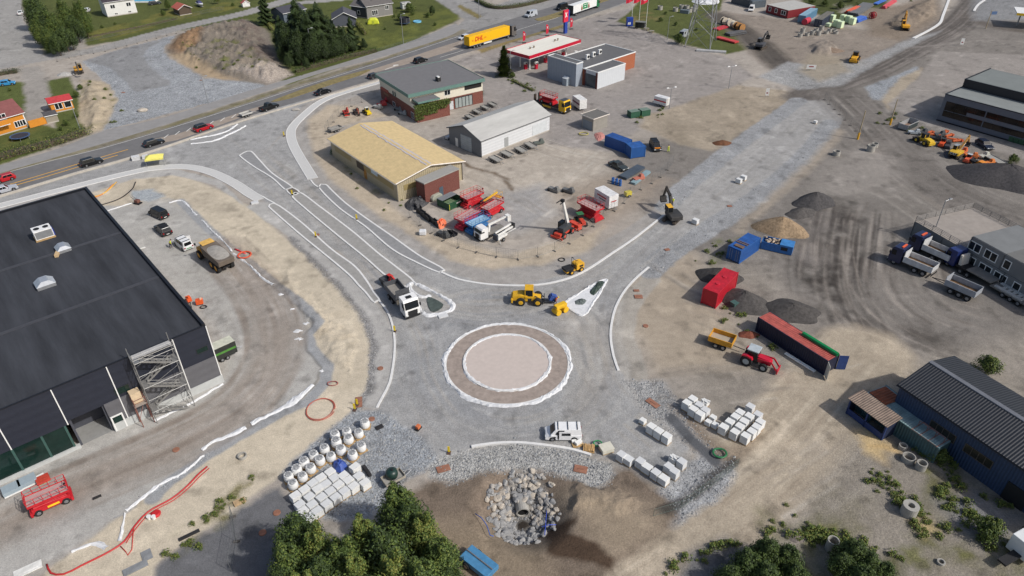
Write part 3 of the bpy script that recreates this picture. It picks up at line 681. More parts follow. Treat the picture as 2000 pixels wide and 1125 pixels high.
 # ---------------------------------------------------------------- buildings
class Frame:
 """local frame of a building: x along the front from a to b, y to the back, z up"""
 def __init__(s,a,b):
  s.o=Vector((a[0],a[1],0));d=Vector((b[0]-a[0],b[1]-a[1],0));s.L=d.length;s.rz=math.atan2(d.y,d.x)
  s.ex=d.normalized();s.ey=Vector((-s.ex.y,s.ex.x,0))
 def loc(s,p):v=Vector((p[0],p[1],0))-s.o;return v.dot(s.ex),v.dot(s.ey)
 def ray(s,u,v):
  d=_F+_R*((u-1000)/FPX)+_U*((562.5-v)/FPX);o=Vector((0,0,CAMH))-s.o
  return Vector((o.dot(s.ex),o.dot(s.ey),o.z)),Vector((d.dot(s.ex),d.dot(s.ey),d.z))
 def on(s,u,v,y=0.0):o,d=s.ray(u,v);t=(y-o.y)/d.y;q=o+d*t;return q.x,q.z
 def onx(s,u,v,x=0.0):o,d=s.ray(u,v);t=(x-o.x)/d.x;q=o+d*t;return q.y,q.z
 def onz(s,u,v,z=0.0):o,d=s.ray(u,v);t=(z-o.z)/d.z;q=o+d*t;return q.x,q.y
def fpx(a,b):return Frame(px(*a),px(*b))
gl=glass();m_wf=M('white_frame',(225,225,222),.5,0,.04)
m_dkf=M('dark_frame',(40,42,45),.5)
def window(par,x0,x1,z0,z1,y=0.0,side='y-',n=2,fm=None,fw=.08,gm=None,name='window'):
 """framed window standing proud of a wall plane; side: outward axis"""
 fm=fm or m_wf;mb,g=MB(),MB()
 def bx(M_,a0,a1,c0,c1,d0,d1):
  if side=='y-':M_.b2(a0,a1,y-d1,y-d0,c0,c1)
  elif side=='y+':M_.b2(a0,a1,y+d0,y+d1,c0,c1)
  elif side=='x-':M_.b2(y-d1,y-d0,a0,a1,c0,c1)
  else :M_.b2(y+d0,y+d1,a0,a1,c0,c1)
 bx(mb,x0-fw,x1+fw,z0-fw,z0,-.05,.06);bx(mb,x0-fw,x1+fw,z1,z1+fw,-.05,.06)
 for i in range(n+1):
  c=x0+(x1-x0)*i/n
  a,b_=(c-fw,c)if i==0 else((c,c+fw)if i==n else(c-fw/2,c+fw/2))
  bx(mb,a,b_,z0,z1,-.05,.055)
 f=mb.build(name,fm,par)
 bx(g,x0,x1,z0,z1,-.04,.025);g.build('pane',gm or gl,f)
 return f
def door(par,x0,x1,z0,z1,mat,y=0.0,side='y-',name='door',d=.05):
 mb=MB()
 if side=='y-':mb.b2(x0,x1,y-d,y+.05,z0,z1)
 elif side=='y+':mb.b2(x0,x1,y-.05,y+d,z0,z1)
 elif side=='x-':mb.b2(y-d,y+.05,x0,x1,z0,z1)
 else :mb.b2(y-.05,y+d,x0,x1,z0,z1)
 o=mb.build(name,mat,par)
 h=MB();zz=z0+min(1.05,(z1-z0)*.5);xx=x1-.18*(x1-x0)
 if side[0]=='y':h.box(xx,y+(-d-.03 if side=='y-' else d+.03),zz,.16,.06,.06)
 else :h.box(y+(-d-.03 if side=='x-' else d+.03),xx,zz,.06,.16,.06)
 h.build('handle',M('steel',(150,150,150),.35,.8),o)
 return o
f=fpx((0,947),(436,745));H1=hgt(436,745,636);bx_,by_=f.loc(px(146,374,H1));L1,W1=f.L,by_
t=thing('warehouse','large flat roofed black warehouse with navy panels and grey lower wall','warehouse',f.o,f.rz)
m_navy=ribbed('navy_panel',(44,48,60),2,1.15,.25,.5,.2,.08);m_gpan=ribbed('grey_panel',(104,104,108),2,1.15,.25,.5,.2,.08)
m_roof=M('black_membrane',(62,64,69),.95,0,.3,.5,.3,1.2,.1,(1,.12,1))
xj=[f.on(u,v)[0]for u,v in((135,833),(236,783),(369,755))]
xd0,xd1=f.on(160,874)[0],f.on(214,845)[0];xg=f.on(205,797)[0];zg=f.on(429,700)[1]
zmid=f.on(418,694)[1]-.1
X0=-40.0
wl=MB();wl.b2(X0,xd0,.0,.3,zmid-.6,H1);wl.b2(xd0,xg,0,.3,zmid-.1,H1);wl.b2(xg,L1,0,.3,zmid,H1)
wl.b2(L1-.3,L1,.3,W1,1.2,H1);wl.b2(X0,X0+.3,.3,W1,0,H1);wl.b2(X0+.3,L1-.3,W1-.3,W1,0,H1)
wl.build('wall',m_navy,t)
wg=MB();wg.b2(xg,L1,-.06,.3,1.25,zmid);wg.build('lower_wall',m_gpan,t)
pl=MB();pl.b2(xg,L1+.12,-.15,.3,0,1.25);pl.b2(L1-.3,L1+.12,.3,W1,0,1.2);pl.b2(X0,xd0,-.12,.3,0,.5);pl.build('plinth',M('pale_concrete',(180,182,180),.85,0,.1,1),t)
rf=MB();rf.b2(X0+.3,L1-.3,.3,W1-.3,H1-.6,H1-.12);rfo=rf.build('roof',m_roof,t)
ro=random.Random(4);sm=MB()
for y in(W1*.3,W1*.62):sm.b2(X0+.4,L1-.4,y-.35,y+.35,H1-.12,H1-.085)
sm.build('roof_seam',M('membrane_lap',(64,65,70),.75),rfo)
pr=MB();pr.b2(X0,L1+.04,-.04,.2,H1,H1+.1);pr.b2(L1-.35,L1+.04,.2,W1+.04,H1,H1+.28);pr.b2(X0,L1-.35,W1-.35,W1+.04,H1,H1+.28)
pr.build('parapet',M('black_flashing',(36,37,42),.4,.3),t)
for x in[f.on(26,884)[0],xj[0],xj[1]]:MB().b2(x-.06,x+.06,-.07,.0,zmid-.6 if x<xg else 1.25,H1).build('panel_joint',m_wf,t)
for x in(xj[2],L1):MB().b2(x-.06,x+.06,-.12,-.0,1.25,H1).build('panel_joint',m_wf,t)
gz1=zmid-.6
gp=MB();gp.b2(X0,xd0-.6,.12,.2,.5,gz1);wfo=gp.build('shop_window',glass('green_glass',(24,44,40)),t)
fmu=M('dark_green_frame',(58,88,82),.5)
for x in(xd0-.6,f.on(95,880)[0],f.on(38,905)[0],f.on(0,925)[0]-3,f.on(0,925)[0]-9):MB().b2(x-.12,x+.12,.02,.12,.5,gz1).build('mullion',fmu,wfo)
for(a,b_)in(((226,769),(250,751)),((385,688),(404,676))):
 xa,za=f.on(*a);xb,zb=f.on(*b_)
 window(t,xa,xb,min(za,zb)-.3,max(za,zb)+.1,0,'y-',1,m_dkf,.06,glass('green_glass',(24,44,40)))
dx,dz=f.on(238,836)
d_=door(t,dx-.55,dx+.55,.15,2.3,glass('green_glass',(24,44,40)),-.06,'y-')
MB().b2(dx-.72,dx-.55,-.2,-.06,.1,2.45).b2(dx+.55,dx+.72,-.2,-.06,.1,2.45).b2(dx-.55,dx+.55,-.2,-.06,2.3,2.45).build('door_frame',m_wf,d_)
dk=MB();dk.b2(xd0,xg,.3,4,.02,.06);dk.build('loading_dock',M('dock_floor',(140,140,138),.9,0,.1),t)
MB().b2(xd0,xd0+.25,.3,4,0,zmid-.1).b2(xg-.25,xg,.3,4,0,zmid-.1).b2(xd0+.25,xg-.25,3.8,4,0,zmid-.1).build('dock_wall',M('dock_grey',(70,72,80),.7),t)
def rooftop(u,v,sx,sy,h,name,lb,c,rot=0.0,fans=False):
 x,y=f.onz(u,v,H1);p=f.o+f.ex*x+f.ey*y
 o=thing(name,lb,'roof unit',(p.x,p.y,H1-.12),f.rz+rot)
 if fans:
  MB().b2(-sx/2,sx/2,-sy/2,sy/2,.25,h).build('housing',M(name+'_case',c,.5),o,.03)
  for k in(-.25,.25):
   fo=MB().ring((k*sx,0,h),(k*sx,0,h+.08),.42,.34,20).build('fan',m_dkf,o);MB().cyl((k*sx,0,h-.02),(k*sx,0,h+.03),.34).build('fan_grille',M('grille',(30,30,32),.6),fo)
  MB().b2(-sx/2+.1,sx/2-.1,-sy/2-.03,-sy/2,.4,h-.15).build('coil',M('coil_grey',(140,142,144),.5,.3),o)
  MB().b2(-sx/2-.1,sx/2+.1,-sy/2-.1,sy/2+.1,0,.25).build('skid',M('pallet_wood',(170,140,96),.85,0,.2),o)
  MB().b2(sx/2,sx/2+.15,-sy/2+.1,sy/2-.2,.3,h*.7).build('side_box',M('blue_panel',(40,60,150),.5),o)
 else :
  MB().b2(-sx/2,sx/2,-sy/2,sy/2,0,h*.45).build('curb',M('galv',(150,152,155),.5,.4),o)
  MB().frus(-sx/2-.06,sx/2+.06,-sy/2-.06,sy/2+.06,h*.45,-sx*.2,sx*.2,-sy*.42,sy*.42,h).build('dome',M('hatch_alu',(186,190,196),.35,.5),o)
  MB().box(-sx*.2,0,h*.7+.12,.05,sy*.8,.05).box(sx*.2,0,h*.7+.12,.05,sy*.8,.05).build('rail',M('galv',(150,152,155)),o)
 return o
rooftop(87,462,2.6,2.0,1.7,'cooling_unit','white twin fan cooling unit on the black warehouse roof',(226,226,224),0,True)
rooftop(124,487,1.9,1.9,1.0,'roof_hatch','small silver roof hatch beside the white cooling unit',(186,190,196))
rooftop(89,556,2.4,2.0,1.1,'roof_hatch','larger silver roof hatch alone in the middle of the black roof',(186,190,196))
x,y=f.onz(112,498,H1);p=f.o+f.ex*x+f.ey*y
tag(MB().box(0,0,.25,.5,1.3,.45,.3).build('wooden_crate',M('crate_wood',(196,168,128),.8,0,.1),None,.02,loc=(p.x,p.y,H1-.1)),'small pale wooden crate leaning beside the silver hatch on the black roof','crate')
FW=f;H_WARE=H1
xa,_z=f.on(293,800);xb,_z=f.on(362,775)
t=thing('stair_tower','grey aluminium scaffold stair tower standing against the warehouse front','scaffold',f.o+f.ex*xa,f.rz)
m_alu=M('scaffold_alu',(146,145,142),.5,.4,.12);SW,SD=xb-xa+.4,2.2
for x in(0,SW):
 for y in(-.35,-SD):MB().cyl((x,y,0),(x,y,H1+1.6),.05,n=8).build('standard',m_alu,t)
nl=5;lh=(H1+.2)/nl
for k in range(nl):
 z0,z1=k*lh,(k+1)*lh
 for y,s_ in((-1.75+.85*(k%2),1-2*(k%2)),):
  a,b_=z0,z1
  fl=MB();xs=(SW-.7,.7)if s_>0 else(.7,SW-.7)
  for yy in(y-.36,y+.36):fl.hexa([(xs[0],yy-.03,a-.15),(xs[1],yy-.03,b_-.15),(xs[1],yy+.03,b_-.15),(xs[0],yy+.03,a-.15)],[(xs[0],yy-.03,a+.12),(xs[1],yy-.03,b_+.12),(xs[1],yy+.03,b_+.12),(xs[0],yy+.03,a+.12)])
  for j in range(6):
   q=(j+.5)/6;fl.box(xs[0]+(xs[1]-xs[0])*q,y,a+(b_-a)*q,.34,.66,.04)
  fo=fl.build('stair_flight',m_alu,t)
  MB().bar((xs[0],y-.38,a+1),(xs[1],y-.38,b_+1),.03).bar((xs[0],y-.38,a+.55),(xs[1],y-.38,b_+.55),.025).build('handrail',m_alu,fo)
 MB().box(.35 if k%2==0 else SW-.35,-1.3,z1-.02,.7,1.8,.07).build('landing',m_alu,t)
 ra=MB()
 for x in(0,SW):
  ra.bar((x,-.35,z1),(x,-SD,z1),.04).bar((x,-.35,z1-lh*.5),(x,-SD,z1-lh*.5),.04)
 ra.bar((0,-.35,z0+.1),(SW,-.35,z1),.03).bar((0,-SD,z1-.05),(SW,-SD,z1-.05),.04)
 ra.build('brace',m_alu,t)
MB().box(SW/2,-.7,H1+.2,SW,1.0,.07).build('top_landing',M('alu_deck',(196,192,186),.5,.3),t)
gr=MB()
for z in(.5,1.0):gr.bar((0,-SD,H1+.2+z),(SW,-SD,H1+.2+z),.035);gr.bar((0,-.35,H1+.2+z),(0,-SD,H1+.2+z),.03)
gr.build('guard_rail',m_alu,t)
tt=thing('access_platform','rusty red steel access platform left of the scaffold stair tower','platform',f.o+f.ex*(xa-1.6),f.rz)
mr_=M('rust_red_steel',(134,92,82),.7,.2,.2)
for x in(0,1.4):
 for y in(-.4,-1.7):MB().cyl((x,y,0),(x,y,4.6),.06,n=8).build('post',mr_,tt)
MB().box(.7,-1.05,3.5,1.6,1.5,.08).build('deck',M('deck_grey',(150,140,132),.8),tt)
MB().bar((0,-.4,4.5),(0,-1.7,4.5)).bar((0,-1.7,4.5),(1.4,-1.7,4.5)).bar((0,-1.7,4.0),(1.4,-1.7,4.0)).bar((0,-1.7,1.5),(1.4,-.4,3.2)).build('rail',mr_,tt)
q=f.o+f.ex*(xa-1.0)
tag(MB().b2(-.6,.6,-1.3,-.2,0,1.7).build('plywood_box',M('plywood',(206,184,152),.8,0,.1),None,.02,loc=(q.x,q.y,3.55)),'tall plywood box standing on the rusty platform at the warehouse','box').rotation_euler=(0,0,f.rz)
f=fpx((650,305),(778.5,393.6));ex2,ey2=f.loc(px(898.6,347.2))
t=thing('hall','beige corrugated hall with a low pitched sand coloured roof','hall',f.o,f.rz)
Lh,Wh,Hh=f.L,ey2,hgt(778.5,393.6,357);Hr=Hh+1.5
m_bw=ribbed('beige_sheet',(178,166,138),0,.45,.7,.6,0,.1);m_bw2=ribbed('beige_sheet_gable',(178,166,138),1,.45,.7,.6,0,.1)
MB().b2(0,Lh,0,.25,0,Hh).b2(0,Lh,Wh-.25,Wh,0,Hh).build('wall',m_bw,t)
for x0 in(0,Lh-.25):
 MB().hexa([(x0,.25,0),(x0+.25,.25,0),(x0+.25,Wh-.25,0),(x0,Wh-.25,0)],[(x0,.25,Hh),(x0+.25,.25,Hh),(x0+.25,Wh-.25,Hh),(x0,Wh-.25,Hh)]).build('gable_wall',m_bw2,t)
 mb=MB();mb.add([(x0,0,Hh),(x0,Wh,Hh),(x0,Wh/2,Hr-.1),(x0+.25,0,Hh),(x0+.25,Wh,Hh),(x0+.25,Wh/2,Hr-.1)],[(0,2,1),(3,4,5),(0,3,5,2),(1,2,5,4),(0,1,4,3)]);mb.build('gable',m_bw2,t)
m_br=ribbed('sand_roof',(210,186,138),0,.5,.35,.7,0,.12)
rf=MB();o=.5
for s0,s1,in((-o,Wh/2),(Wh+o,Wh/2)):
 zl=Hh-o*1.5/(Wh/2)
 rf.hexa([(-o,s0,zl),(Lh+o,s0,zl),(Lh+o,s1,Hr),(-o,s1,Hr)],[(-o,s0,zl+.14),(Lh+o,s0,zl+.14),(Lh+o,s1,Hr+.14),(-o,s1,Hr+.14)])
rfo=rf.build('roof',m_br,t)
rc=MB();r_=random.Random(3)
for i in range(24):
 x=-o+1.2+i*(Lh-1)/24;ww=.65+r_.uniform(-.15,.15)
 rc.hexa([(x,Wh/2-ww,Hr+.14-ww*.17),(x+Lh/24*.9,Wh/2-ww,Hr+.14-ww*.17),(x+Lh/24*.9,Wh/2+ww,Hr+.14-ww*.17),(x,Wh/2+ww,Hr+.14-ww*.17)],[(x,Wh/2-ww,Hr+.15-ww*.1),(x+Lh/24*.9,Wh/2-ww,Hr+.15-ww*.1),(x+Lh/24*.9,Wh/2+ww,Hr+.15-ww*.1),(x,Wh/2+ww,Hr+.15-ww*.1)])
rc.build('ridge_light',M('ridge_plastic',(186,180,184),.4,0,.1),rfo)
tr=MB();zl=Hh-o*1.5/(Wh/2)
for s0 in(-o,Wh+o):tr.bar((Lh+o+.05,s0,zl+.1),(Lh+o+.05,Wh/2,Hr+.12),.14)
tr.bar((-o,-o-.05,zl),(Lh+o,-o-.05,zl),.1)
tr.build('eaves_trim',M('pale_trim',(214,206,196),.6),t)
m_bp=M('yellowed_plastic',(150,134,92),.5,0,.15,2)
MB().b2(2,9.5,-.04,0,Hh-2.2,Hh-1.0).b2(12,Lh-1.5,-.04,0,Hh-2.2,Hh-1.0).build('light_band',m_bp,t)
MB().b2(Lh,Lh+.04,1.5,Wh*.42,Hh-2.2,Hh-1.0).b2(Lh,Lh+.04,Wh*.55,Wh-1.5,Hh-2.0,Hh-.9).build('light_band',m_bp,t)
xs,zs=f.on(717,363);door(t,xs-.6,xs+.6,0.1,2.4,M('ochre_door',(168,116,44),.6),0)
xs,zs=f.on(731,333);MB().b2(xs-1.3,xs+1.3,-.12,0,zs-.9,zs+.6).build('sign',M('pale_blue_sign',(182,198,208),.5),t)
xs,zs=f.on(708,325);MB().b2(xs-2.6,xs+.6,-.06,0,zs-1.0,zs+.5).build('dark_panel',M('dark_brown_panel',(66,56,48),.6),t)
MB().cyl((Lh+.1,Wh-.1,0),(Lh+.1,Wh-.1,Hh),.09).cyl((Lh+.08,-.1,0),(Lh+.08,-.1,Hh),.09).build('downpipe',M('grey_pipe',(120,116,110),.5),t)
g=fpx((832,398),(898,368));hA=hgt(832,398,360)
t=thing('brick_annex','long low brick red annex with a flat grey roof at the beige hall','annex',g.o,g.rz)
La,Wa=g.L,2.6
MB().b2(0,La,0,Wa,0,hA).build('wall',brick('red_brick',(112,62,54),(96,50,44),(128,100,90),3),t)
MB().b2(-.12,La+.12,-.12,Wa+.12,hA,hA+.22).build('roof',M('grey_felt',(150,148,143),.9,0,.08,2),t)
x,z=g.on(862,375);door(t,x-.5,x+.5,.15,2.2,M('blue_grey_door',(70,86,98),.5),0)
MB().box(x,-.6,.1,1.4,1.0,.2).build('step',m_conc,t)
f=fpx((940.6,307.2),(1073,255));_x,Wg=f.loc(px(884,278));Lg=f.L;Hg=hgt(940.6,307.2,274.6);Hq=Hg+2.0
t=thing('hall','long hall with pale grey pitched roof, white side and grey gable','hall',f.o,f.rz)
MB().b2(0,Lg,0,.2,.25,Hg).build('side_wall',ribbed('white_boards',(206,208,210),2,.7,.25,.6,0,.05),t)
MB().b2(0,Lg,-.05,.0,0,.25).build('plinth',m_conc,t)
MB().b2(0,Lg,Wg-.2,Wg,0,Hg).build('back_wall',ribbed('grey_boards',(112,116,122),0,.4,.3,.6,0,.05),t)
for x0 in(0,Lg-.2):
 mb=MB();mb.add([(x0,.2,0),(x0,Wg-.2,0),(x0,Wg-.2,Hg),(x0,Wg/2,Hq-.1),(x0,.2,Hg),(x0+.2,.2,0),(x0+.2,Wg-.2,0),(x0+.2,Wg-.2,Hg),(x0+.2,Wg/2,Hq-.1),(x0+.2,.2,Hg)],[(0,1,2,3,4),(9,8,7,6,5),(0,5,6,1),(1,6,7,2),(2,7,8,3),(3,8,9,4),(4,9,5,0)]);mb.build('gable_wall',ribbed('grey_sheet',(112,117,124),1,.35,.5,.5,0,.05),t)
rf=MB();o=.35
for s0 in(-o,Wg+o):
 zl=Hg-o*2/(Wg/2)
 rf.hexa([(-o,s0,zl),(Lg+o,s0,zl),(Lg+o,Wg/2,Hq),(-o,Wg/2,Hq)],[(-o,s0,zl+.14),(Lg+o,s0,zl+.14),(Lg+o,Wg/2,Hq+.14),(-o,Wg/2,Hq+.14)])
rf.build('roof',M('fibre_cement',(176,175,171),.85,0,.12,.6,.2,3,.3,(.25,1,1)),t)
tr=MB()
for s0 in(-o,Wg+o):tr.bar((-o-.04,s0,Hg-.1),(-o-.04,Wg/2,Hq+.06),.12);tr.bar((-o,s0,Hg-.1),(Lg+o,s0,Hg-.1),.09)
tr.bar((-.03,-.03,0),(-.03,-.03,Hg),.12);tr.build('trim',M('charcoal_trim',(72,74,78),.5),t)
y0,z0=f.onx(901,280);y1,z1=f.onx(922,295)
MB().b2(-.08,0,f.onx(922,300)[0],f.onx(901,285)[0],.15,3.6).build('roller_door',ribbed('pale_roller',(168,176,180),2,.5,.4,.5),t)
yy=f.onx(892,275)[0];door(t,yy-.45,yy+.45,.1,2.1,m_wf,0,'x-')
x,z=f.on(989,282);MB().b2(x-.6,x+.6,-.06,0,.3,2.5).build('door',M('grey_door',(150,152,152),.5),t)
x,z=f.on(1055,254);MB().b2(x-2.6,x+2.2,-.05,0,.4,2.9).build('sliding_door',M('pale_door',(196,200,202),.5),t)
g=fpx((1136,248),(1158,257));hk=hgt(1158,257,233)
t=thing('transformer_kiosk','small square grey kiosk with a flat dark roof beside the yellow truck','kiosk',g.o,g.rz);ks=g.L
MB().b2(0,ks,0,ks*1.25,0,hk).build('wall',ribbed('kiosk_boards',(150,146,138),0,.35,.4),t)
MB().b2(-.25,ks+.25,-.25,ks*1.25+.25,hk,hk+.12).build('roof',M('dark_felt',(104,102,98),.9,0,.1,2),t)
MB().b2(-.3,ks+.3,-.32,-.25,hk-.02,hk+.22).b2(-.3,ks+.3,ks*1.25+.25,ks*1.25+.32,hk-.02,hk+.22).b2(-.32,-.25,-.25,ks*1.25+.25,hk-.02,hk+.22).b2(ks+.25,ks+.32,-.25,ks*1.25+.25,hk-.02,hk+.22).build('fascia',M('pale_trim',(214,206,196)),t)
door(t,.4,ks-.4,.1,2.2,M('steel_blue_door',(124,132,140),.5),0)
f=fpx((745,192),(816,240));Lb=f.L;Lm=Lb-3.2;Wb=f.onx(943,180,Lm)[0];yT=f.loc(px(866,217))[1]
Hb=hgt(816,240,193)+.35
t=thing('office','two storey brick and cream office with flat roof and green fascia','office',f.o,f.rz)
m_bk=brick('office_brick',(124,70,58),(104,56,48),(140,108,96),3);m_cr=M('cream_panel',(214,208,190),.7,0,.05);H_g=Hb*.5
MB().b2(0,Lm,0,Wb,0,H_g).build('lower_wall',m_bk,t);MB().b2(Lm,Lb,0,yT,0,H_g+.1).build('terrace_block',m_bk,t)
yt=4.5
MB().b2(.0,Lm+.02,0,Wb,H_g,Hb-.7).build('upper_wall',m_cr,t)
MB().b2(Lm+.03,Lb+.05,-.05,.12,H_g-.05,H_g+1.0).build('balcony_parapet',m_cr,t)
MB().b2(-.7,Lm+.6,-.7,Wb+.3,Hb-.1,Hb).build('roof',M('office_felt',(110,109,110),.9,0,.07,.8,.2,8),t)
MB().b2(-.75,Lm+.65,-.76,-.7,Hb-.75,Hb+.12).b2(-.75,Lm+.65,Wb+.3,Wb+.36,Hb-.75,Hb+.12).b2(-.76,-.7,-.7,Wb+.3,Hb-.75,Hb+.12).b2(Lm+.6,Lm+.66,-.7,Wb+.3,Hb-.75,Hb+.12).build('fascia',M('green_fascia',(96,128,120),.6,0,.1),t)
MB().b2(Lm+.03,Lb+.3,.4,yt+2.0,Hb-1.5,Hb-1.32).build('canopy',M('office_felt',(110,109,110)),t)
MB().b2(Lm+.68,Lb+.34,.34,.4,Hb-1.7,Hb-1.25).b2(Lb+.3,Lb+.36,.4,yt+2.0,Hb-1.7,Hb-1.25).build('canopy_fascia',M('green_fascia',(96,128,120)),t)
for u,v in((770,205),(806,226)):
 x,z=f.on(u,v);window(t,x-.7,x+.7,max(z-.8,.4),z+.8,0,'y-',2)
for u,v in((768,182),(772,184)):
 x,z=f.on(u,v);window(t,x-.3,x+.3,z-.6,z+.5,0,'y-',1,M('green_fascia',(96,128,120)))
xs,zs=f.on(752,175);so_=MB().b2(xs-2.2,xs+2.2,-.1,0,zs-.55,zs+.3).build('sign',M('brick_red_sign',(150,58,42),.5),t)
MB().b2(xs-1.0,xs+2.2,-.08,0,zs-1.4,zs-.8).build('sign',M('brown_sign',(120,84,56),.5),t)
LB0=Lb;Lb=Lm;yy=f.onx(905,186,Lb)[0];gw=MB().b2(Lb,Lb+.05,yy-2.6,yy+2.6,.2,2.9).build('gate_window',M('pale_glass',(150,158,156),.2),t)
mb=MB()
for k in range(6):mb.b2(Lb+.05,Lb+.1,yy-2.6+k*1.04-.07,yy-2.6+k*1.04+.07,.2,2.9)
mb.b2(Lb+.05,Lb+.1,yy-2.6,yy+2.6,2.75,2.95);mb.build('mullion',m_dkf,gw)
door(t,yy-4.2,yy-3.1,.1,2.3,M('pale_door',(196,200,202)),Lb,'x+')
yy=f.onx(873,171,Lb)[0];window(t,yy-.8,yy+.8,H_g+.9,H_g+2.1,Lb,'x+',2)
y0=Wb-5.5;MB().b2(Lb-.05,Lb+.05,y0,Wb-.4,H_g+1.1,Hb-.8).build('loggia_shade',M('opening_shade',(28,26,25),.8),t)  # flat dark plate on the wall, the recess's shade put into its colour
x,y=f.onz(856,158,Hb);ch=MB().b2(x-.7,x+.7,y-.45,y+.45,Hb,Hb+1.0).build('chimney',M('black_chimney',(44,44,46),.6),t);MB().b2(x-.5,x+.5,y-.3,y+.3,Hb+1.0,Hb+1.2).build('cap',m_wf,ch)
x,y=f.onz(863,150,Hb);MB().cyl((x,y,Hb),(x,y,Hb+3.2),.04,n=6).build('antenna',M('galv',(150,152,155)),t)
FO=f;yT_,H_G=yT,H_g
HC=5.2
a,b_,c_=px(1034,110,HC),px(1134,78,HC),px(997,96,HC)
f=Frame(a,b_);_x,Wc=f.loc(px(1097,64,HC))
t=thing('petrol_canopy','white flat petrol station canopy with a red edge band','canopy',f.o,f.rz);Lc=f.L
MB().b2(0,Lc,0,Wc,HC-.25,HC).build('roof',M('canopy_white',(222,218,206),.7,0,.08,.4,.1,5,.4,(.2,1,1)),t)
MB().b2(-.1,Lc+.1,-.1,0,HC-.8,HC+.12).b2(-.1,Lc+.1,Wc,Wc+.1,HC-.8,HC+.12).b2(-.1,0,0,Wc,HC-.8,HC+.12).b2(Lc,Lc+.1,0,Wc,HC-.8,HC+.12).build('fascia',M('signal_red',(186,22,52),.45,0,.05),t)
MB().b2(-.12,Lc+.12,-.13,-.1,HC-.95,HC-.8).b2(-.13,-.1,-.1,Wc+.1,HC-.95,HC-.8).build('fascia_trim',m_wf,t)
for x in(.14,.5,.86):
 for y in(.3,.7):MB().b2(Lc*x-.15,Lc*x+.15,Wc*y-.15,Wc*y+.15,0,HC-.25).build('column',m_wf,t)
mb=MB()
for x in(.24,.31,.72,.78):mb.box(Lc*x,Wc*.5,HC+.3,.5,.1,.6).box(Lc*x,Wc*.5,HC+.55,.15,.7,.1)
mb.build('roof_vent',M('rusty_vent',(120,104,88),.7),t)
for i,(x,y)in enumerate(((.12,.42),(.22,.2),(.5,.42),(.62,.42),(.86,.42),(.93,.05))):
 q=f.o+f.ex*(Lc*x)+f.ey*(Wc*y)
 o=thing('fuel_pump','red and white fuel pump standing beneath the petrol station canopy','fuel pump',q,f.rz,'fuel pumps under the canopy')
 MB().b2(-.5,.5,-.3,.3,0,1.5).build('body',M('signal_red',(186,22,52)),o,.03);MB().b2(-.52,.52,-.32,.32,1.5,2.1).build('head',m_wf,o,.03);MB().b2(-.35,.35,-.34,-.32,1.55,1.95).build('display',m_dkf,o)
f=fpx((1145.5,174),(1219.3,155.5));LK=f.L;hK=hgt(1166,174.5,143);t=thing('petrol_shop','pale grey petrol station shop of three flat roofed blocks','shop',f.o,f.rz)
m_pb=ribbed('pale_boards',(196,200,204),0,.8,.25,.6,0,.04);m_felt=M('shop_felt',(96,96,97),.9,0,.08,.6)
x1,_=f.onz(1166,174);x2=f.onz(1219.3,155.5)[0];x1=x1
Wk=f.onx(1145,135,x1)[0]if False else 6.0
fk=fpx((1166,174.3),(1219.3,155.5));t.location=fk.o;t.rotation_euler=(0,0,fk.rz);f=fk;LK=f.L
_x,Wk=f.loc(px(1143,165));hk1=hgt(1166,174.3,143)
def block(x0,x1,y0,y1,h,wall,nm):
 MB().b2(x0,x1,y0,y1,0,h).build('wall',wall,t)
 MB().b2(x0+.15,x1-.15,y0+.15,y1-.15,h,h+.06).build('roof',m_felt,t)
 MB().b2(x0-.08,x1+.08,y0-.08,y0+.15,h,h+.25).b2(x0-.08,x1+.08,y1-.15,y1+.08,h,h+.25).b2(x0-.08,x0+.15,y0+.15,y1-.15,h,h+.25).b2(x1-.15,x1+.08,y0+.15,y1-.15,h,h+.25).build('parapet',m_wf,t)
block(0,LK,0,Wk,hk1,m_pb,0)
tx,ty=f.loc(px(1124,169.7));tx2,ty2=f.loc(px(1078.8,149));hk2=hgt(1124,169.7,126);tx3=f.loc(px(1141,164))[0]
block(tx,-.12,ty,max(ty2,ty+5),hk2,ribbed('blue_grey_boards',(150,158,168),1,1.0,.3,.6,0,.05),1)
bx1,by1=f.loc(px(1228.7,129));_bx,_by=f.loc(px(1190,84,hk1))
block(-.05,bx1,Wk+.12,max(_by,Wk+6),hk1+.02,brick('orange_brick',(164,92,58),(150,80,50),(150,120,100),3),2)
MB().b2(-.1,0,.6,Wk-.6,.1,hk1-.9).build('glass_door',glass('shop_glass',(70,78,84)),t);[MB().b2(-.14,0,a_,c_,0,hk1).build('door_jamb',M('maroon_jamb',(92,44,38),.6),t)for a_,c_ in((0,.6),(Wk-.6,Wk))]
for k in range(3):
 x,y=f.onz(1147+12*k,117-5*k,hk1);o=thing('air_conditioner','white box air conditioner in a row of three on the shop roof','air conditioner',f.o+f.ex*x+f.ey*y+Vector((0,0,hk1+.06)),f.rz,'air conditioners on the shop roof')
 MB().b2(-.6,.6,-.3,.3,.2,1.5).build('case',m_wf,o,.04);MB().cyl((.1,-.32,.85),(.1,-.3,.85),.45,n=16).build('fan',m_dkf,o);MB().b2(-.5,.5,-.25,.25,0,.2).build('foot',M('galv',(150,152,155)),o)
q=px(1106,166);o=thing('steel_cabinet','grey steel cabinet with sloped lid against the shop wall','cabinet',q,f.rz+R(-90))
MB().b2(-.8,.8,-.8,.8,0,2.0).build('body',M('cabinet_grey',(150,160,168),.5),o,.03);MB().frus(-.85,.85,-.85,.85,2.0,-.85,.85,-.1,.1,2.45).build('lid',M('pale_lid',(196,200,202),.5),o)
f=fpx((1829,235),(2003,285));Hq_=hgt(1829,235,184)
t=thing('office_block','long grey office block with two dark ribbon window rows','office',f.o,f.rz);Lq=f.L+25
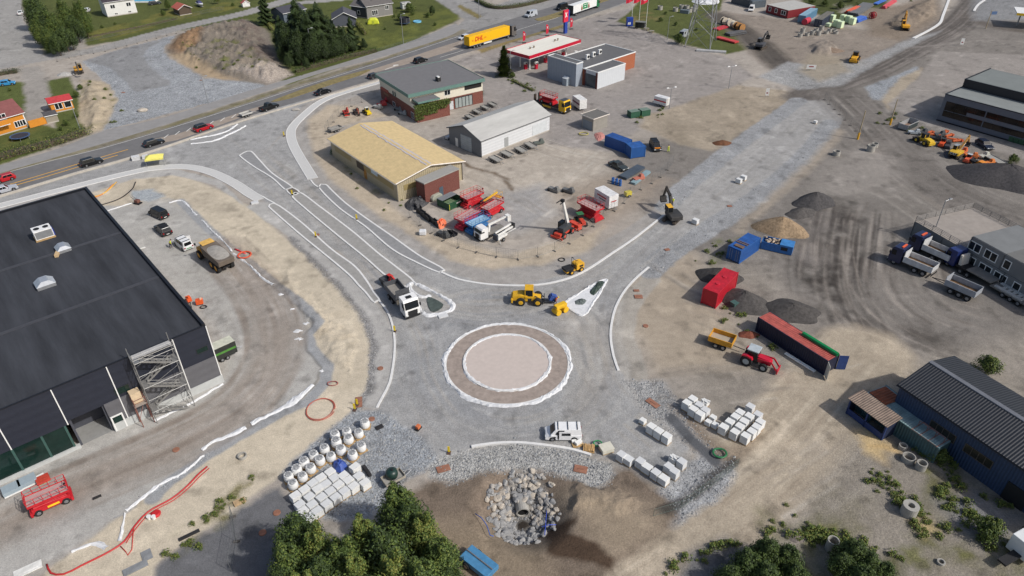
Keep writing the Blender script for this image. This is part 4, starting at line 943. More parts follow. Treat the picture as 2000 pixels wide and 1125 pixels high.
Wq=f.loc(px(1913,129,Hq_+2.0))[1];ys=f.loc(px(1868,168,Hq_))[1]
MB().b2(0,Lq,0,Wq,0,Hq_).build('wall',M('slate_cladding',(104,108,118),.6,.1,.07,.5),t)
MB().b2(.3,Lq,.3,ys,Hq_,Hq_+.05).build('roof',M('green_grey_felt',(128,132,130),.9,0,.08,.4),t)
MB().b2(.15,Lq,ys,Wq-.1,Hq_,Hq_+2.0).build('upper_storey',M('black_band',(38,38,44),.5),t)
MB().b2(.45,Lq,ys+.3,Wq-.4,Hq_+2.0,Hq_+2.05).build('upper_roof',M('green_grey_felt2',(116,121,119),.9,0,.08,.4),t)
MB().b2(-.08,Lq,-.1,.15,Hq_,Hq_+.15).b2(-.1,.15,.15,Wq,Hq_,Hq_+.14).b2(.1,Lq,ys-.05,ys+.25,Hq_+2,Hq_+2.15).b2(.1,.35,ys+.25,Wq,Hq_+2,Hq_+2.15).b2(-.08,Lq,-.08,0,0,.3).build('parapet',M('black_flashing',(36,37,42)),t)
for zz in(.23,.58):
 w0=Hq_*zz;x=.9
 while x<Lq-3:
  window(t,x,x+9,w0,w0+Hq_*.19,0,'y-',4,M('black_flashing',(36,37,42)),.06,glass('brown_glass',(34,28,26)),'ribbon_window');x+=9.4
window(t,.9,6,Hq_*.46,Hq_*.57,0,'y-',2,M('black_flashing',(36,37,42)),.06,glass('brown_glass',(34,28,26)))
GB=f
HM=5.6
a,b_=px(1900,462,HM),px(2010,522,HM)
f=Frame(a,b_);t=thing('site_office','two storey grey modular site office with white windows','site office',f.o,f.rz)
_x,Wm=f.loc(px(1957,424,HM));m_mod=M('module_grey',(118,120,121),.6,.1,.06,.6);LM=30.0;MW=6.05
for k in range(3):
 x0=k*MW
 MB().b2(x0+.02,x0+MW-.02,0,Wm,HM/2+.03,HM).build('upper_module',m_mod,t)
 MB().b2(x0+.02,x0+MW-.02,.1,Wm-.1,HM,HM+.08).build('roof',M('module_roof'+'ab'[k%2],(104,104,102)if k%2 else(116,118,118),.85,0,.1,.6),t)
for k in range(-2,3):
 x0=k*MW+1.2;MB().b2(x0+.02,x0+MW-.02,-.02,Wm+(3.5 if k<0 else 0),0,HM/2-.03).build('lower_module',m_mod,t)
for u,v in((1904,461),(1923,471),(1942,482),(1958,490),(1983,503)):
 pass
for u,v,n_ in((1911,465,2),(1943,481,2),(1975,499,1)):
 x,z=f.on(u,v);window(t,x-.45*n_*1.15,x+.45*n_*1.15,HM*.62,HM*.62+1.35,0,'y-',n_,fw=.13)
for u,v,n_ in((1899,493,2),(1930,511,2),(1960,527,2),(1992,546,1)):
 x,z=f.on(u,v);window(t,x-.45*n_*1.15,x+.45*n_*1.15,HM*.16,HM*.16+1.35,-.02,'y-',n_,fw=.13)
mb=MB()
for k in range(4):mb.box(k*MW,-.04,HM*.75,.14,.08,HM/2-.1)
for k in range(-2,4):mb.box(k*MW+1.2,-.06,HM*.25,.14,.08,HM/2-.1)
mb.build('corner_post',M('module_dark',(92,94,95),.6),t)
tx0=-2*MW+1.2;MB().b2(tx0,-.05,.0,Wm+3.5,HM/2,HM/2+.06).build('terrace_deck',M('terrace_boards',(150,142,134),.85,0,.12,.8),t)
rl=MB();zt=HM/2
for(p0,p1)in(((tx0,0),(tx0,Wm+3.5)),((tx0,Wm+3.5),(0,Wm+3.5)),((tx0,0),(0,0))):
 for z in(.3,.6,.85,1.1):rl.bar((*p0,zt+z),(*p1,zt+z),.04)
 for k in range(7):q=[p0[i]+(p1[i]-p0[i])*k/6 for i in(0,1)];rl.bar((*q,zt),(*q,zt+1.15),.05)
rl.build('terrace_railing',M('pale_railing',(124,120,116),.6),t)
HS=5.6
f=Frame(px(1752,752,HS-.4),px(2030,940,HS-.4));t=thing('shed','long dark blue corrugated shed with a black ribbed roof','shed',f.o,f.rz);LS=f.L+12
_x,WS=f.loc(px(1853,690,HS-.4));rid=HS+1.0
m_bs=ribbed('blue_sheet',(56,74,104),0,.35,.8,.55,.1,.1);m_rs=ribbed('black_roof_sheet',(50,52,57),0,.34,.55,.5,.2,.12)
MB().b2(.3,LS,.3,.5,0,HS-.35).b2(.3,LS,WS-.5,WS-.3,0,HS-.35).build('wall',m_bs,t)
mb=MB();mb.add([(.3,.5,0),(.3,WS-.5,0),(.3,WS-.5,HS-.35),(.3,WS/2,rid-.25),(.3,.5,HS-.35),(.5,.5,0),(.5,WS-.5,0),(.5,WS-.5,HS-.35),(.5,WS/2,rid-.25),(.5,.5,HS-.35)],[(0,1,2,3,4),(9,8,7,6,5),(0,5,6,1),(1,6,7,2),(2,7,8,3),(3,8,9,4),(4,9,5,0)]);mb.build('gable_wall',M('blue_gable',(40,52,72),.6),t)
rf=MB()
for s0 in(0,WS):rf.hexa([(0,s0,HS-.4),(LS,s0,HS-.4),(LS,WS/2,rid),(0,WS/2,rid)],[(0,s0,HS-.25),(LS,s0,HS-.25),(LS,WS/2,rid+.15),(0,WS/2,rid+.15)])
rfo=rf.build('roof',m_rs,t)
MB().hexa([(0,WS/2-.35,rid+.1),(LS,WS/2-.35,rid+.1),(LS,WS/2+.35,rid+.1),(0,WS/2+.35,rid+.1)],[(0,WS/2-.3,rid+.2),(LS,WS/2-.3,rid+.2),(LS,WS/2+.3,rid+.2),(0,WS/2+.3,rid+.2)]).build('ridge_strip',M('ridge_grey',(104,106,112),.5),rfo)
MB().bar((0,-.08,HS-.4),(LS,-.08,HS-.4),.1).build('gutter',M('black_flashing',(36,37,42)),t)
for(u0,v0),(u1,v1)in(((1816,830),(1866,856)),((1883,876),(1938,906))):
 xa,za=f.on(u0,v0,.3);xb,zb=f.on(u1,v1,.3);zc=(za+zb)/2
 window(t,xa,xb,zc-.55,zc+.55,.3,'y-',4,M('brown_frame',(82,74,66),.7),.08,glass('dusty_glass',(44,44,40)))
x,z=f.on(1976,980,.3);MB().b2(x-1.2,x+1.2,.2,.3,0,2.6).build('door',M('black_door',(26,26,28),.7),t)
SH=f
g=Frame(px(1652,808),px(1720,860));hl=hgt(1720,860,838)
t=thing('open_store','blue timber open store with a rusty tin roof','store',g.o,g.rz);Lq=g.L;Wl=2.4;hl=2.6
m_bl=M('blue_timber',(36,56,104),.7,0,.12)
for x in(0,Lq/2,Lq):
 MB().b2(x-.1,x+.1,0,.2,0,hl).build('post',m_bl,t)
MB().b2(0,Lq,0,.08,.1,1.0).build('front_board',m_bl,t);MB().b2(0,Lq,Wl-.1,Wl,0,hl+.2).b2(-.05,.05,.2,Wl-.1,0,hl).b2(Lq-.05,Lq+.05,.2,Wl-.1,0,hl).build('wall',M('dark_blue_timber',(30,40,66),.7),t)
MB().hexa([(-.3,-.3,hl),(Lq+.3,-.3,hl),(Lq+.3,Wl,hl+.3),(-.3,Wl,hl+.3)],[(-.3,-.3,hl+.08),(Lq+.3,-.3,hl+.08),(Lq+.3,Wl,hl+.38),(-.3,Wl,hl+.38)]).build('roof',ribbed('rusty_tin',(142,124,110),0,.3,.6,.7,.2,.3),t)
# ---------------------------------------------------------------- vehicles: builders
m_tyre=M('tyre_rubber',(34,34,35),.9,0,.15,4);m_rim=M('alloy_rim',(150,152,155),.4,.6)
m_blk=M('black_plastic',(30,30,32),.6);m_steel=M('steel',(150,150,150),.35,.8);m_light=M('lamp_lens',(214,216,214),.15,0,.03)
m_red=M('tail_lens',(140,20,24),.2);m_cglass=glass('car_glass',(26,30,34));m_galv=M('galv',(150,152,155));m_plate=M('plate_white',(220,220,216),.5)
m_wood=M('pallet_wood',(170,140,96),.85,0,.2);m_chas=M('chassis_black',(38,38,40),.7,.2)
def paint(c,r=.28):
 d=.04 if r<.4 else .13;q=tuple(int(a*(1-d)+b*d)for a,b in zip(c,(132,124,114)))
 return M('paint_%d_%d_%d'%c,q,r if r<.4 else max(r,.5),.0,.06 if r<.4 else .2,1.4,spec=.6 if r<.4 else .35)
def vis(u,v,z=.75):p=px(u,v,z);return Vector((p.x,p.y,0))
def wheel(par,x,y,r=.33,w_=.22,rim=None,name='wheel',n=18):
 s_=1 if y>0 else -1
 t=MB().cyl((x,y-w_/2,r),(x,y+w_/2,r),r,n=n).build(name,m_tyre,par,r*.1)
 MB().cyl((x,y+s_*(w_/2-.02),r),(x,y+s_*(w_/2+.012),r),r*.62,r*.5,n=12).build('rim',rim or m_rim,t)
 return t
def pane(par,name,q,a0,a1,b0,b1,mat=None,off=.018):
 """glass plate on a wall quad q (4 corners), from fraction a0..a1 along and b0..b1 up"""
 q=[Vector(k)for k in q];nrm=(q[1]-q[0]).cross(q[3]-q[0]).normalized()
 L_=lambda a,b:(q[0]*(1-a)+q[1]*a)*(1-b)+(q[3]*(1-a)+q[2]*a)*b
 c=[L_(a0,b0),L_(a1,b0),L_(a1,b1),L_(a0,b1)]
 return MB().hexa([k-nrm*.03 for k in c],[k+nrm*off for k in c]).build(name,mat or m_cglass,par)
CK={'suv':(4.65,1.88,1.68,.20,.07,-.40,-.47,.60,.56,2),'wagon':(4.7,1.84,1.5,.19,.05,-.37,-.47,.61,.55,2),'hatch':(4.1,1.78,1.5,.24,.08,-.38,-.48,.6,.56,2),'sedan':(4.75,1.84,1.45,.18,.04,-.2,-.34,.61,.56,2),'van':(4.6,1.85,1.85,.37,.22,-.46,-.49,.54,.48,2),'panel':(5.4,2.0,2.2,.36,.23,-.47,-.49,.54,.5,1),'pickup':(5.2,1.9,1.8,.17,.06,-.13,-.19,.6,.58,2)}
def car(label,loc,rz,c,kind='suv',name=None,cat=None,group=None,roofc=None,rack=False,panel=False,plates=True):
 L,W,H,wb,rf,rr,rb,bl,bo,npan=CK[kind];L2=L/2;hb=H*bl;hn=H*bo;W2=W/2
 o=thing(name or 'parked_car',label,cat or 'car',loc,rz,group);mp=paint(c);rw=.34 if H<2 else .36
 ax=(L*.3,-L*.29)
 if kind=='panel':ax=(L*.32,-L*.3)
 def arch(x):return[(x+(rw+.07)*math.cos(a),rw+(rw+.07)*math.sin(a))for a in[math.pi-k*math.pi/6 for k in range(7)]]
 z0=.24
 bot=[(-L2+.06,z0+.1)]+[(ax[1]-rw-.07,z0)]+arch(ax[1])+[(ax[1]+rw+.07,z0),(ax[0]-rw-.07,z0)]+arch(ax[0])+[(ax[0]+rw+.07,z0),(L2-.05,z0+.08)]
 top=[(L2,hn*.62),(L2-.1,hn*.86),(L*wb+.02,hn+.06),(L*wb-.1,hb),(L*rb+.02,hb),(-L2+.02,hb*.97),(-L2,hb*.6)]
 mb=MB();mb.prof(bot+top,-W2,W2);body=mb.build('body',mp,o,.07)
 g0,g1,h0,h1=L*rb,L*wb,L*rr,L*rf;yb,yt=W2-.05,W2-(.2 if H<2 else .14)
 gh=MB();B=[(g0,-yb,hb-.03),(g1,-yb,hb-.03),(g1,yb,hb-.03),(g0,yb,hb-.03)];T=[(h0,-yt,H),(h1,-yt,H),(h1,yt,H),(h0,yt,H)]
 gh.hexa(B,T);gh.build('cabin',paint(roofc)if roofc else mp,o,.06)
 pane(o,'windscreen',[B[1],B[2],T[2],T[1]],.06,.94,.1,.92);pane(o,'rear_window',[B[3],B[0],T[0],T[3]],.1,.9,.2,.88)
 for s_,q in((0,[B[0],B[1],T[1],T[0]]),(1,[B[2],B[3],T[3],T[2]])):
  rngs=[(.53,.84),(.14,.5)]if npan==2 else[(.72,.9)]
  if panel:rngs=[(.62,.86)]
  for a,b in rngs:
   if s_:a,b=1-b,1-a
   pane(o,'side_window',q,a,b,.16,.86)
 for x in ax:
  for y in(-W2+.1,W2-.1):wheel(o,x,y,rw,.2)
 for y in(-W2+.28,W2-.28):
  MB().box(L2-.1,y,hn*.76,.16,.4,.14).build('headlight',m_light,o);MB().box(-L2+.03,y+(.08 if y>0 else -.08),hb*.82,.1,.24,.28).build('tail_light',m_red,o)
 for s_ in(-1,1):MB().box(L*wb-.18,s_*(W2+.07),hb+.08,.14,.2,.16).build('mirror',m_blk if roofc else mp,o,.03)
 MB().box(L2-.01,0,hn*.45,.05,.9,.2).build('grille',m_blk,o)
 if plates:MB().box(-L2-.005,0,hb*.55,.03,.52,.12).build('number_plate',m_plate,o)
 if rack:
  for x in(h0+.4,(h0+h1)/2,h1-.35):MB().b2(x-.04,x+.04,-yt,yt,H+.03,H+.1).build('roof_bar',m_blk,o)
 if kind=='pickup':
  MB().b2(-L2+.12,L*rb-.08,-W2+.14,W2-.14,hb-.04,hb+.03).build('tonneau_cover',m_blk,o)
 return o
def road_dir(u):
 """heading of the main road near column u"""
 pts=[(-60,384),(0,361),(200,305),(338,263),(520,206),(610,175),(740,136),(896,88),(990,61),(1098,28),(1230,-14)]
 for a,b in zip(pts,pts[1:]):
  if a[0]<=u<=b[0]:return head(a,b)
 return head(pts[0],pts[1])
def truck_cab(par,x0,c,W=2.5,H=3.4,L=2.1,z0=.55,gc=None,glassc=None,beacon=None):
 """cab with its rear wall at x0"""
 mp=paint(c);mb=MB();W2=W/2
 mb.prof([(x0,z0),(x0+L,z0),(x0+L+.06,z0+.9),(x0+L-.02,z0+1.25),(x0+L-.28,H-.25),(x0+L-.5,H),(x0,H+.02)],-W2,W2)
 cb=mb.build('cab',mp,par,.07)
 q=[(x0+L-.02,-W2,z0+1.25),(x0+L-.02,W2,z0+1.25),(x0+L-.28,W2,H-.25),(x0+L-.28,-W2,H-.25)]
 pane(cb,'windscreen',q,.05,.95,.02,.95,off=.03)
 for s_ in(-1,1):
  MB().b2(x0+L*.5,x0+L-.32,s_*W2-.03,s_*W2+.03,z0+1.3,H-.5).build('side_window',m_cglass,cb)
  MB().box(x0+L+.05,s_*(W2-.3),z0+.25,.1,.4,.2).build('headlight',m_light,cb)
  MB().box(x0+L-.05,s_*(W2+.14),z0+1.7,.12,.2,.55).build('mirror',m_blk,cb)
 MB().b2(x0+L+.03,x0+L+.09,-W2+.45,W2-.45,z0+.1,z0+1.0).build('grille',m_chas,cb);MB().box(x0+L+.07,0,z0-.1,.1,W-.1,.3).build('bumper',m_chas,cb)
 if beacon:MB().box(x0+.55,0,H+.1,.3,W*.6,.16).build('light_bar',M('orange_beacon',(226,96,52),.4),cb)
 return cb
def chassis(par,x0,x1,W=.9,z=.75):return MB().b2(x0,x1,-W/2,W/2,z,z+.25).build('chassis',m_chas,par)
def axle(par,x,W=2.4,r=.5,rim=None,dual=True):
 for s_ in(-1,1):wheel(par,x,s_*(W/2-.18),r,.5 if dual else .32,rim)
def tub(par,x0,x1,W,z0,z1,c,cin,name='tipper_body',head_=.5,th=.07,tail=.0):
 """open tipper box"""
 W2=W/2;mp=paint(c,.45)
 b=MB().b2(x0,x1,-W2,W2,z0,z0+.1).b2(x0,x1,-W2,-W2+th,z0+.1,z1).b2(x0,x1,W2-th,W2,z0+.1,z1).b2(x1-th,x1,-W2+th,W2-th,z0+.1,z1+head_).b2(x0,x0+th,-W2+th,W2-th,z0+.1,z1-tail).build(name,mp,par)
 MB().b2(x0+th,x1-th,-W2+th,W2-th,z0+.1,z0+.16).build('bed_floor',cin,b)
 MB().b2(x0-.02,x1+.02,-W2-.03,-W2+th+.01,z1,z1+.07).b2(x0-.02,x1+.02,W2-th-.01,W2+.03,z1,z1+.07).build('top_rail',mp,b)
 return b
m_dirt=M('dirty_bed',(118,92,66),.9,0,.35,1.2);m_gload=M('gravel_load',(150,146,140),.95,0,.2,1.5,.6,4)
def center(a,b):
 A,B=px(*a),px(*b);return(A+B)/2,math.atan2(B.y-A.y,B.x-A.x),(B-A).length
 # ---------------------------------------------------------------- traffic on the main road
BK,DG=(22,23,26),(44,47,52)
for u,v,c,k,lb,rc,back in((8,347,(176,24,34),'hatch','small red hatchback at the left end of the main road, beside a silver car',None,1),(8,368,(176,180,186),'sedan','silver saloon at the left end of the near lane, below a red hatchback',None,0),(178,315,BK,'suv','black off-road car alone beside the yellow line on the main road',None,0),(300,277,BK,'wagon','black estate car between the off-road car and the red car in the queue',None,0),(397,248,(170,22,34),'suv','bright red car with a black roof in the queue on the main road',BK,0),(525,208,BK,'pickup','black pickup towing a small flat trailer on the main road',None,0),(630,178,BK,'sedan','black coupe like car beside the dry grass median strip',None,0),(731,147,DG,'hatch','dark grey hatchback just left of the brick office roof',None,0),(821,117,BK,'suv','black off-road car behind the far corner of the brick office roof',None,0),(906,72,(206,210,216),'hatch','white car half hidden behind the tail of the yellow lorry',None,1)):
 rz=road_dir(u)+(math.pi if back else 0)
 car(lb,vis(u,v),rz,c,k,'pickup_truck' if k=='pickup' else 'passenger_car','pickup' if k=='pickup' else 'car',None,rc)
car('silver panel van on the far lane of the main road ahead of a black van',vis(1037,27,1.0),road_dir(1037)+math.pi,(176,182,188),'panel','panel_van','van',panel=True)
car('black van on the far lane near the top edge, behind the silver van',vis(1097,13,1.0),road_dir(1097)+math.pi,BK,'panel','panel_van','van')
def flat_trailer(label,loc,rz,L=3.0,W=1.7,c=(186,186,182),side=.35,naxle=2,floorc=None,r=.3,name='flat_trailer',z=.6,group=None):
 o=thing(name,label,'trailer',loc,rz,group);mp=paint(c,.5)
 MB().b2(-L/2,L/2,-W/2,W/2,z-.06,z+.02).build('bed',floorc or M('trailer_floor',(150,148,142),.8,0,.15,2),o)
 if side:
  for y in(-W/2,W/2):MB().b2(-L/2,L/2,y-.03,y+.03,z,z+side).build('side_board',mp,o)
  for x in(-L/2,L/2):MB().b2(x-.03,x+.03,-W/2+.03,W/2-.03,z,z+side).build('end_board',mp,o)
 for k in range(naxle):
  for s_ in(-1,1):wheel(o,-.2+(k-(naxle-1)/2)*.75,s_*(W/2+.1),r,.18)
 MB().bar((L/2,-.5,z-.1),(L/2+1.2,0,z-.12),.045).bar((L/2,.5,z-.1),(L/2+1.2,0,z-.12),.045).box(L/2+1.25,0,z-.08,.2,.1,.12).build('drawbar',m_galv,o)
 return o
flat_trailer('small pale flat trailer towed by the black pickup',vis(480,223,.5),road_dir(480))
A,B=px(912,96),px(1004,69);D=(B-A);rz=math.atan2(D.y,D.x);LT=D.length
o=thing('articulated_lorry','yellow curtain sided articulated lorry with red lettering on the main road','lorry',A,rz);sc_=LT/16.2
m_y=M('curtain_yellow',(232,178,10),.5,0,.06,1.5,.15,2)
tb=MB().b2(0,LT-3.4,-1.27,1.27,1.15,4.0).build('curtain_body',m_y,o,.04)
MB().b2(LT-3.45,LT-3.3,-1.27,1.27,1.1,4.02).build('headboard',M('dark_brown_panel',(66,56,48),.6),o)
MB().b2(.0,LT-3.4,-1.29,-1.26,1.0,1.15).build('rave',m_galv,o)
chassis(o,.2,LT-.6,.9,.85);truck_cab(o,LT-2.35,(98,94,92),2.5,3.7,2.2)
for x in(2.2,3.5,4.8):axle(o,x,2.5,.5)
axle(o,LT-4.2,2.5,.5);axle(o,LT-1.2,2.5,.5,None,False)
MB().b2(6.5,10.2,-1.22,-1.15,.45,.95).build('side_guard',M('guard_white',(214,214,210),.5),o)
def text(par,body,size,mat,loc,rot,ex=.01,name='lettering',italic=0,bold=0):
 cu=bpy.data.curves.new(name,'FONT');cu.body=body;cu.size=size;cu.extrude=ex;cu.align_x='CENTER';cu.align_y='CENTER';cu.shear=italic;cu.offset=bold
 tmp=bpy.data.objects.new(name,cu);COL.objects.link(tmp)
 dg=bpy.context.evaluated_depsgraph_get();me=bpy.data.meshes.new_from_object(tmp.evaluated_get(dg));bpy.data.objects.remove(tmp)
 me.materials.clear();me.materials.append(mat);o=bpy.data.objects.new(name,me);COL.objects.link(o);o.location=loc;o.rotation_euler=rot
 if par is not None:o.parent=par
 return o
m_lred=M('letter_red',(196,24,32),.5)
text(tb,'DHL',1.9,m_lred,(4.2,-1.29,2.75),(R(90),0,0),.012,italic=.3,bold=.05)
lm=MB()
for z in(2.35,2.55,2.75):lm.b2(1.2,1.9,-1.285,-1.268,z,z+.07);lm.b2(6.6,7.6,-1.285,-1.268,z,z+.07)
lm.build('speed_stripes',m_lred,tb)
A,B=px(1114,32),px(1166,14);D=B-A;rz=math.atan2(D.y,D.x);LT=D.length
o=thing('box_lorry','white box lorry with green printed sides and green cab near the top edge','lorry',A,rz)
bx=MB().b2(0,LT-2.3,-1.25,1.25,1.1,3.9).build('box_body',M('box_white',(222,224,222),.5,0,.04),o,.03)
MB().b2(-.05,0,-1.22,1.22,1.1,3.85).build('tail_door',M('tail_dark',(52,56,56),.6),bx)
xm=(LT-2.3)/2
MB().b2(xm-1.5,xm+1.6,-1.27,-1.25,1.5,3.5).build('green_print',M('print_green',(22,128,72),.5),bx)
text(bx,'GRØNN',.62,M('box_white',(222,224,222)),(xm,-1.28,2.9),(R(90),0,0))if False else MB().b2(xm-1.0,xm+1.1,-1.285,-1.27,2.9,3.1).b2(xm-.6,xm+.6,-1.285,-1.27,2.1,2.4).build('print_lines',M('box_white',(222,224,222)),bx)
for s_ in(-1,1):
 MB().lathe([(.32,1.5),(.42,1.9),(.3,2.6),(.14,3.0),(.16,3.3)],xm+s_*2.3,-1.25,10).build('print_bottle',M('print_amber',(164,108,72),.5),bx).scale=(1,1,1)
chassis(o,.2,LT-.6);truck_cab(o,LT-2.15,(26,110,66),2.45,3.2,2.0);axle(o,1.8,2.45,.48);axle(o,LT-1.1,2.45,.48,None,False)
# ---------------------------------------------------------------- parked cars and vans
car('bright blue hatchback parked on grass above the ochre house',vis(14,161),head((-20,164),(40,157)),(58,142,196),'hatch','parked_car','car')
car('white car parked behind the dark trees by the white house',vis(170,19),head((165,26),(176,12)),(222,224,226),'hatch')
car('white car half hidden left of the big dark trees',vis(40,24),head((36,30),(46,12)),(216,218,218),'sedan')
car('dark car parked beside the turquoise pool at the top edge',vis(302,5),head((285,8),(320,3)),DG,'wagon')
car('small white panel van parked in front of the grey containers',vis(1468,16,.9),head((1475,4),(1462,26)),(226,226,224),'van','panel_van','van',panel=True)
car('silver van standing in the grass beside the lattice pylon',vis(1334,67,1.0),head((1350,58),(1318,78)),(170,174,178),'panel','panel_van','van',panel=True)
car('dark blue estate car parked in front of the grey office block',vis(1924,281),head((1906,268),(1944,292)),(30,38,56),'wagon')
car('old dark green estate car parked alone in the rental yard',vis(1208,322),head((1192,315),(1226,331)),(50,58,58),'sedan')
o=car('black service van with orange nose stripes parked beside the blue containers',vis(1280,283,.9),head((1270,268),(1291,299)),(26,28,30),'van','service_van','van',None,None,True)
for x,z in((1.35,1.02),(1.75,.98),(2.0,.92)):MB().box(x,0,z,.18,1.3,.05).build('orange_stripe',M('hazard_orange',(232,142,40),.5),o)
car('black people carrier parked furthest up beside the warehouse yard',vis(309,415,.85),head((330,425),(290,406)),(20,20,22),'van','parked_van','van')
car('matt black pickup with covered bed between the black van and the white car',vis(318,446,.8),head((330,456),(306,434)),(32,34,36),'suv','pickup_truck','pickup',None,(26,27,29),True)
o=car('white estate car with an open door and a green plate next to the dump truck',vis(357,474,.8),head((367,482),(345,466)),(226,228,228),'van','parked_car','car',None,None,True,plates=False)
MB().box(-2.3,0,.62,.04,1.0,.14).build('number_plate',M('plate_green',(60,150,80),.5),o)
MB().box(.85,-1.35,.85,.9,.06,.9,1.1).build('open_door',paint((226,228,228)),o)
o=car('white van with an open sliding door near the bottom kerb of the roundabout',vis(1100,842,.9),head((1130,846),(1070,846)),(232,233,233),'van','work_van','van',None,None,True,panel=True)
MB().b2(-.95,.55,.94,.99,.35,1.72).build('sliding_door',paint((232,233,233)),o);MB().b2(-.85,.25,.99,1.0,1.08,1.5).build('door_window',m_cglass,o);MB().b2(.55,.75,.86,.935,.4,1.65).build('door_gap_shade',m_blk,o)  # last black strip is solid, painted as the shade in the open doorway
MB().box(1.1,.935,.75,.3,.02,.16).build('emblem',m_blk,o)
# ---------------------------------------------------------------- trucks on the site
def tipper(label,a,b,c,cbody,cin,name='tipper_truck',nax=3,beacon=False,hb=1.0):
 """a: rear, b: front (ground pixels)"""
 A,B=px(*a),px(*b);D=B-A;L=max(7.5,D.length);rz=math.atan2(D.y,D.x)
 o=thing(name,label,'truck',A,rz);truck_cab(o,L-2.3,c,2.5,3.3,2.1,beacon=beacon);chassis(o,.3,L-.3)
 tub(o,.1,L-2.6,2.5,1.15,1.15+hb,cbody,cin,head_=.9)
 for x in([1.3,2.7]if nax==3 else[1.6]):axle(o,x,2.5,.5)
 axle(o,L-1.25,2.5,.5,None,False)
 MB().b2(3.6,L-2.6,-1.2,-1.0,.55,1.0).build('side_guard',m_galv,o);MB().b2(.0,.12,-1.1,1.1,.5,.7).build('rear_bumper',m_chas,o)
 return o
tipper('front dark blue tipper truck with white body and orange light bar',(1822,541),(1752,512),(30,40,74),(206,208,210),m_dirt,beacon=True)
tipper('second dark blue tipper truck behind the front one, with a white body',(1856,518),(1790,488),(30,40,74),(206,208,210),m_dirt,beacon=True)
A,B=px(1905,588),px(1846,562);D=B-A;rz=math.atan2(D.y,D.x);L=D.length
o=thing('tipper_trailer','grey three axle tipper trailer standing in front of the low loader','trailer',A,rz)
tub(o,0,L,2.5,1.1,2.1,(158,164,172),m_dirt,head_=.5)
for x in(.9,2.2,3.5):axle(o,x,2.5,.5)
chassis(o,.2,L);MB().bar((L,-.5,.9),(L+2.4,0,.8),.07).bar((L,.5,.9),(L+2.4,0,.8),.07).build('drawbar',m_chas,o);MB().b2(L-2.2,L-.6,-1.25,-1.0,.5,.95).build('side_guard',m_galv,o)
A,B=px(2010,602),px(1846,510);D=B-A;rz=math.atan2(D.y,D.x);L=D.length
o=thing('low_loader','blue tractor unit with a long grey low loader beside the site office','truck',A,rz)
truck_cab(o,L-2.3,(36,50,104),2.5,3.4,2.1);chassis(o,L-6,L-.3);MB().b2(L-4.6,L-2.6,-1.15,1.15,.9,1.15).build('fifth_wheel_deck',m_chas,o)
MB().hexa([(L-3.3,-.9,1.2),(L-2.8,-.9,1.2),(L-2.8,.9,1.2),(L-3.3,.9,1.2)],[(L-3.0,-.9,3.0),(L-2.7,-.9,3.0),(L-2.7,.9,3.0),(L-3.0,.9,3.0)]).build('wind_deflector',M('faded_white',(206,200,190),.6),o)
MB().b2(L-9,L-4.6,-1.25,1.25,1.2,1.4).build('gooseneck',M('worn_deck',(124,120,114),.8,0,.2,1),o);MB().b2(0,L-9,-1.25,1.25,.75,.95).build('low_deck',M('worn_deck',(124,120,114)),o)
for k in range(5):MB().b2(1+k*(L-11)/5,1.5+k*(L-11)/5,-1.0,1.0,.95,1.0).build('cross_board',M('faded_white',(206,200,190)),o)
for s_ in(-.75,.75):MB().b2(L-14,L-9.5,s_-.3,s_+.3,.955,1.15).build('loading_ramp',M('ramp_pale',(186,184,178),.7,0,.2),o)
for x in(1.2,2.5,3.8,L-5.0,L-3.7):axle(o,x,2.5,.45)
axle(o,L-1.2,2.5,.5,None,False)
A,B=px(762,566),px(808,622);D=B-A;rz=math.atan2(D.y,D.x);L=8.0
o=thing('hook_lift_truck','white cab truck with a dark steel body at the splitter island','truck',B-D.normalized()*L,rz)
cb=truck_cab(o,L-2.2,(232,232,230),2.5,3.3,2.1);MB().b2(L-1.6,L-.9,-.45,.45,3.32,3.37).build('roof_hatch',m_blk,cb);chassis(o,.2,L-.3)
b=tub(o,-.6,L-3.6,2.45,1.2,2.2,(74,78,84),M('grey_bed',(138,134,128),.9,0,.2),head_=1.2)
MB().b2(L-3.5,L-3.1,-1.2,-.3,1.1,1.7).build('tool_box',M('tool_box_cream',(214,196,168),.5),o);MB().b2(L-3.5,L-3.1,.3,1.2,1.1,1.7).build('tool_box',M('tool_box_cream',(214,196,168)),o)
MB().bar((L-3.5,0,1.1),(L-2.9,0,3.0),.12).build('hook_arm',m_chas,o)
for x in(1.2,2.6):axle(o,x,2.5,.5)
axle(o,L-1.2,2.5,.5,None,False)
A,B=px(1050,203),px(1110,222);D=B-A;rz=math.atan2(D.y,D.x);L=D.length
o=thing('flatbed_truck','yellow flatbed truck with a dark roof, carrying a red lift','truck',A,rz)
cb=truck_cab(o,L-2.3,(224,176,16),2.5,3.3,2.1);MB().b2(L-2.2,L-.7,-1.1,1.1,3.33,3.4).build('sun_roof',M('slate_roof',(70,74,82),.6),cb)
chassis(o,.2,L-.3);MB().b2(0,L-2.5,-1.25,1.25,1.05,1.2).build('flat_bed',m_chas,o);MB().b2(2.6,5.6,-1.25,-1.1,.5,1.0).build('side_guard',paint((200,160,30)),o)
for x in(1.2,2.5):axle(o,x,2.5,.48)
axle(o,L-1.2,2.5,.48,None,False)
MB().b2(-.3,0,-1.2,-.5,.6,2.9).build('loading_ramp',M('dark_brown_panel',(66,56,48)),o);MB().b2(-.3,0,.5,1.2,.6,2.9).build('loading_ramp',M('dark_brown_panel',(66,56,48)),o)
FLAT=(A,rz,L)
A,B=px(447,532),px(402,497);D=B-A;rz=math.atan2(D.y,D.x);L=D.length+.5
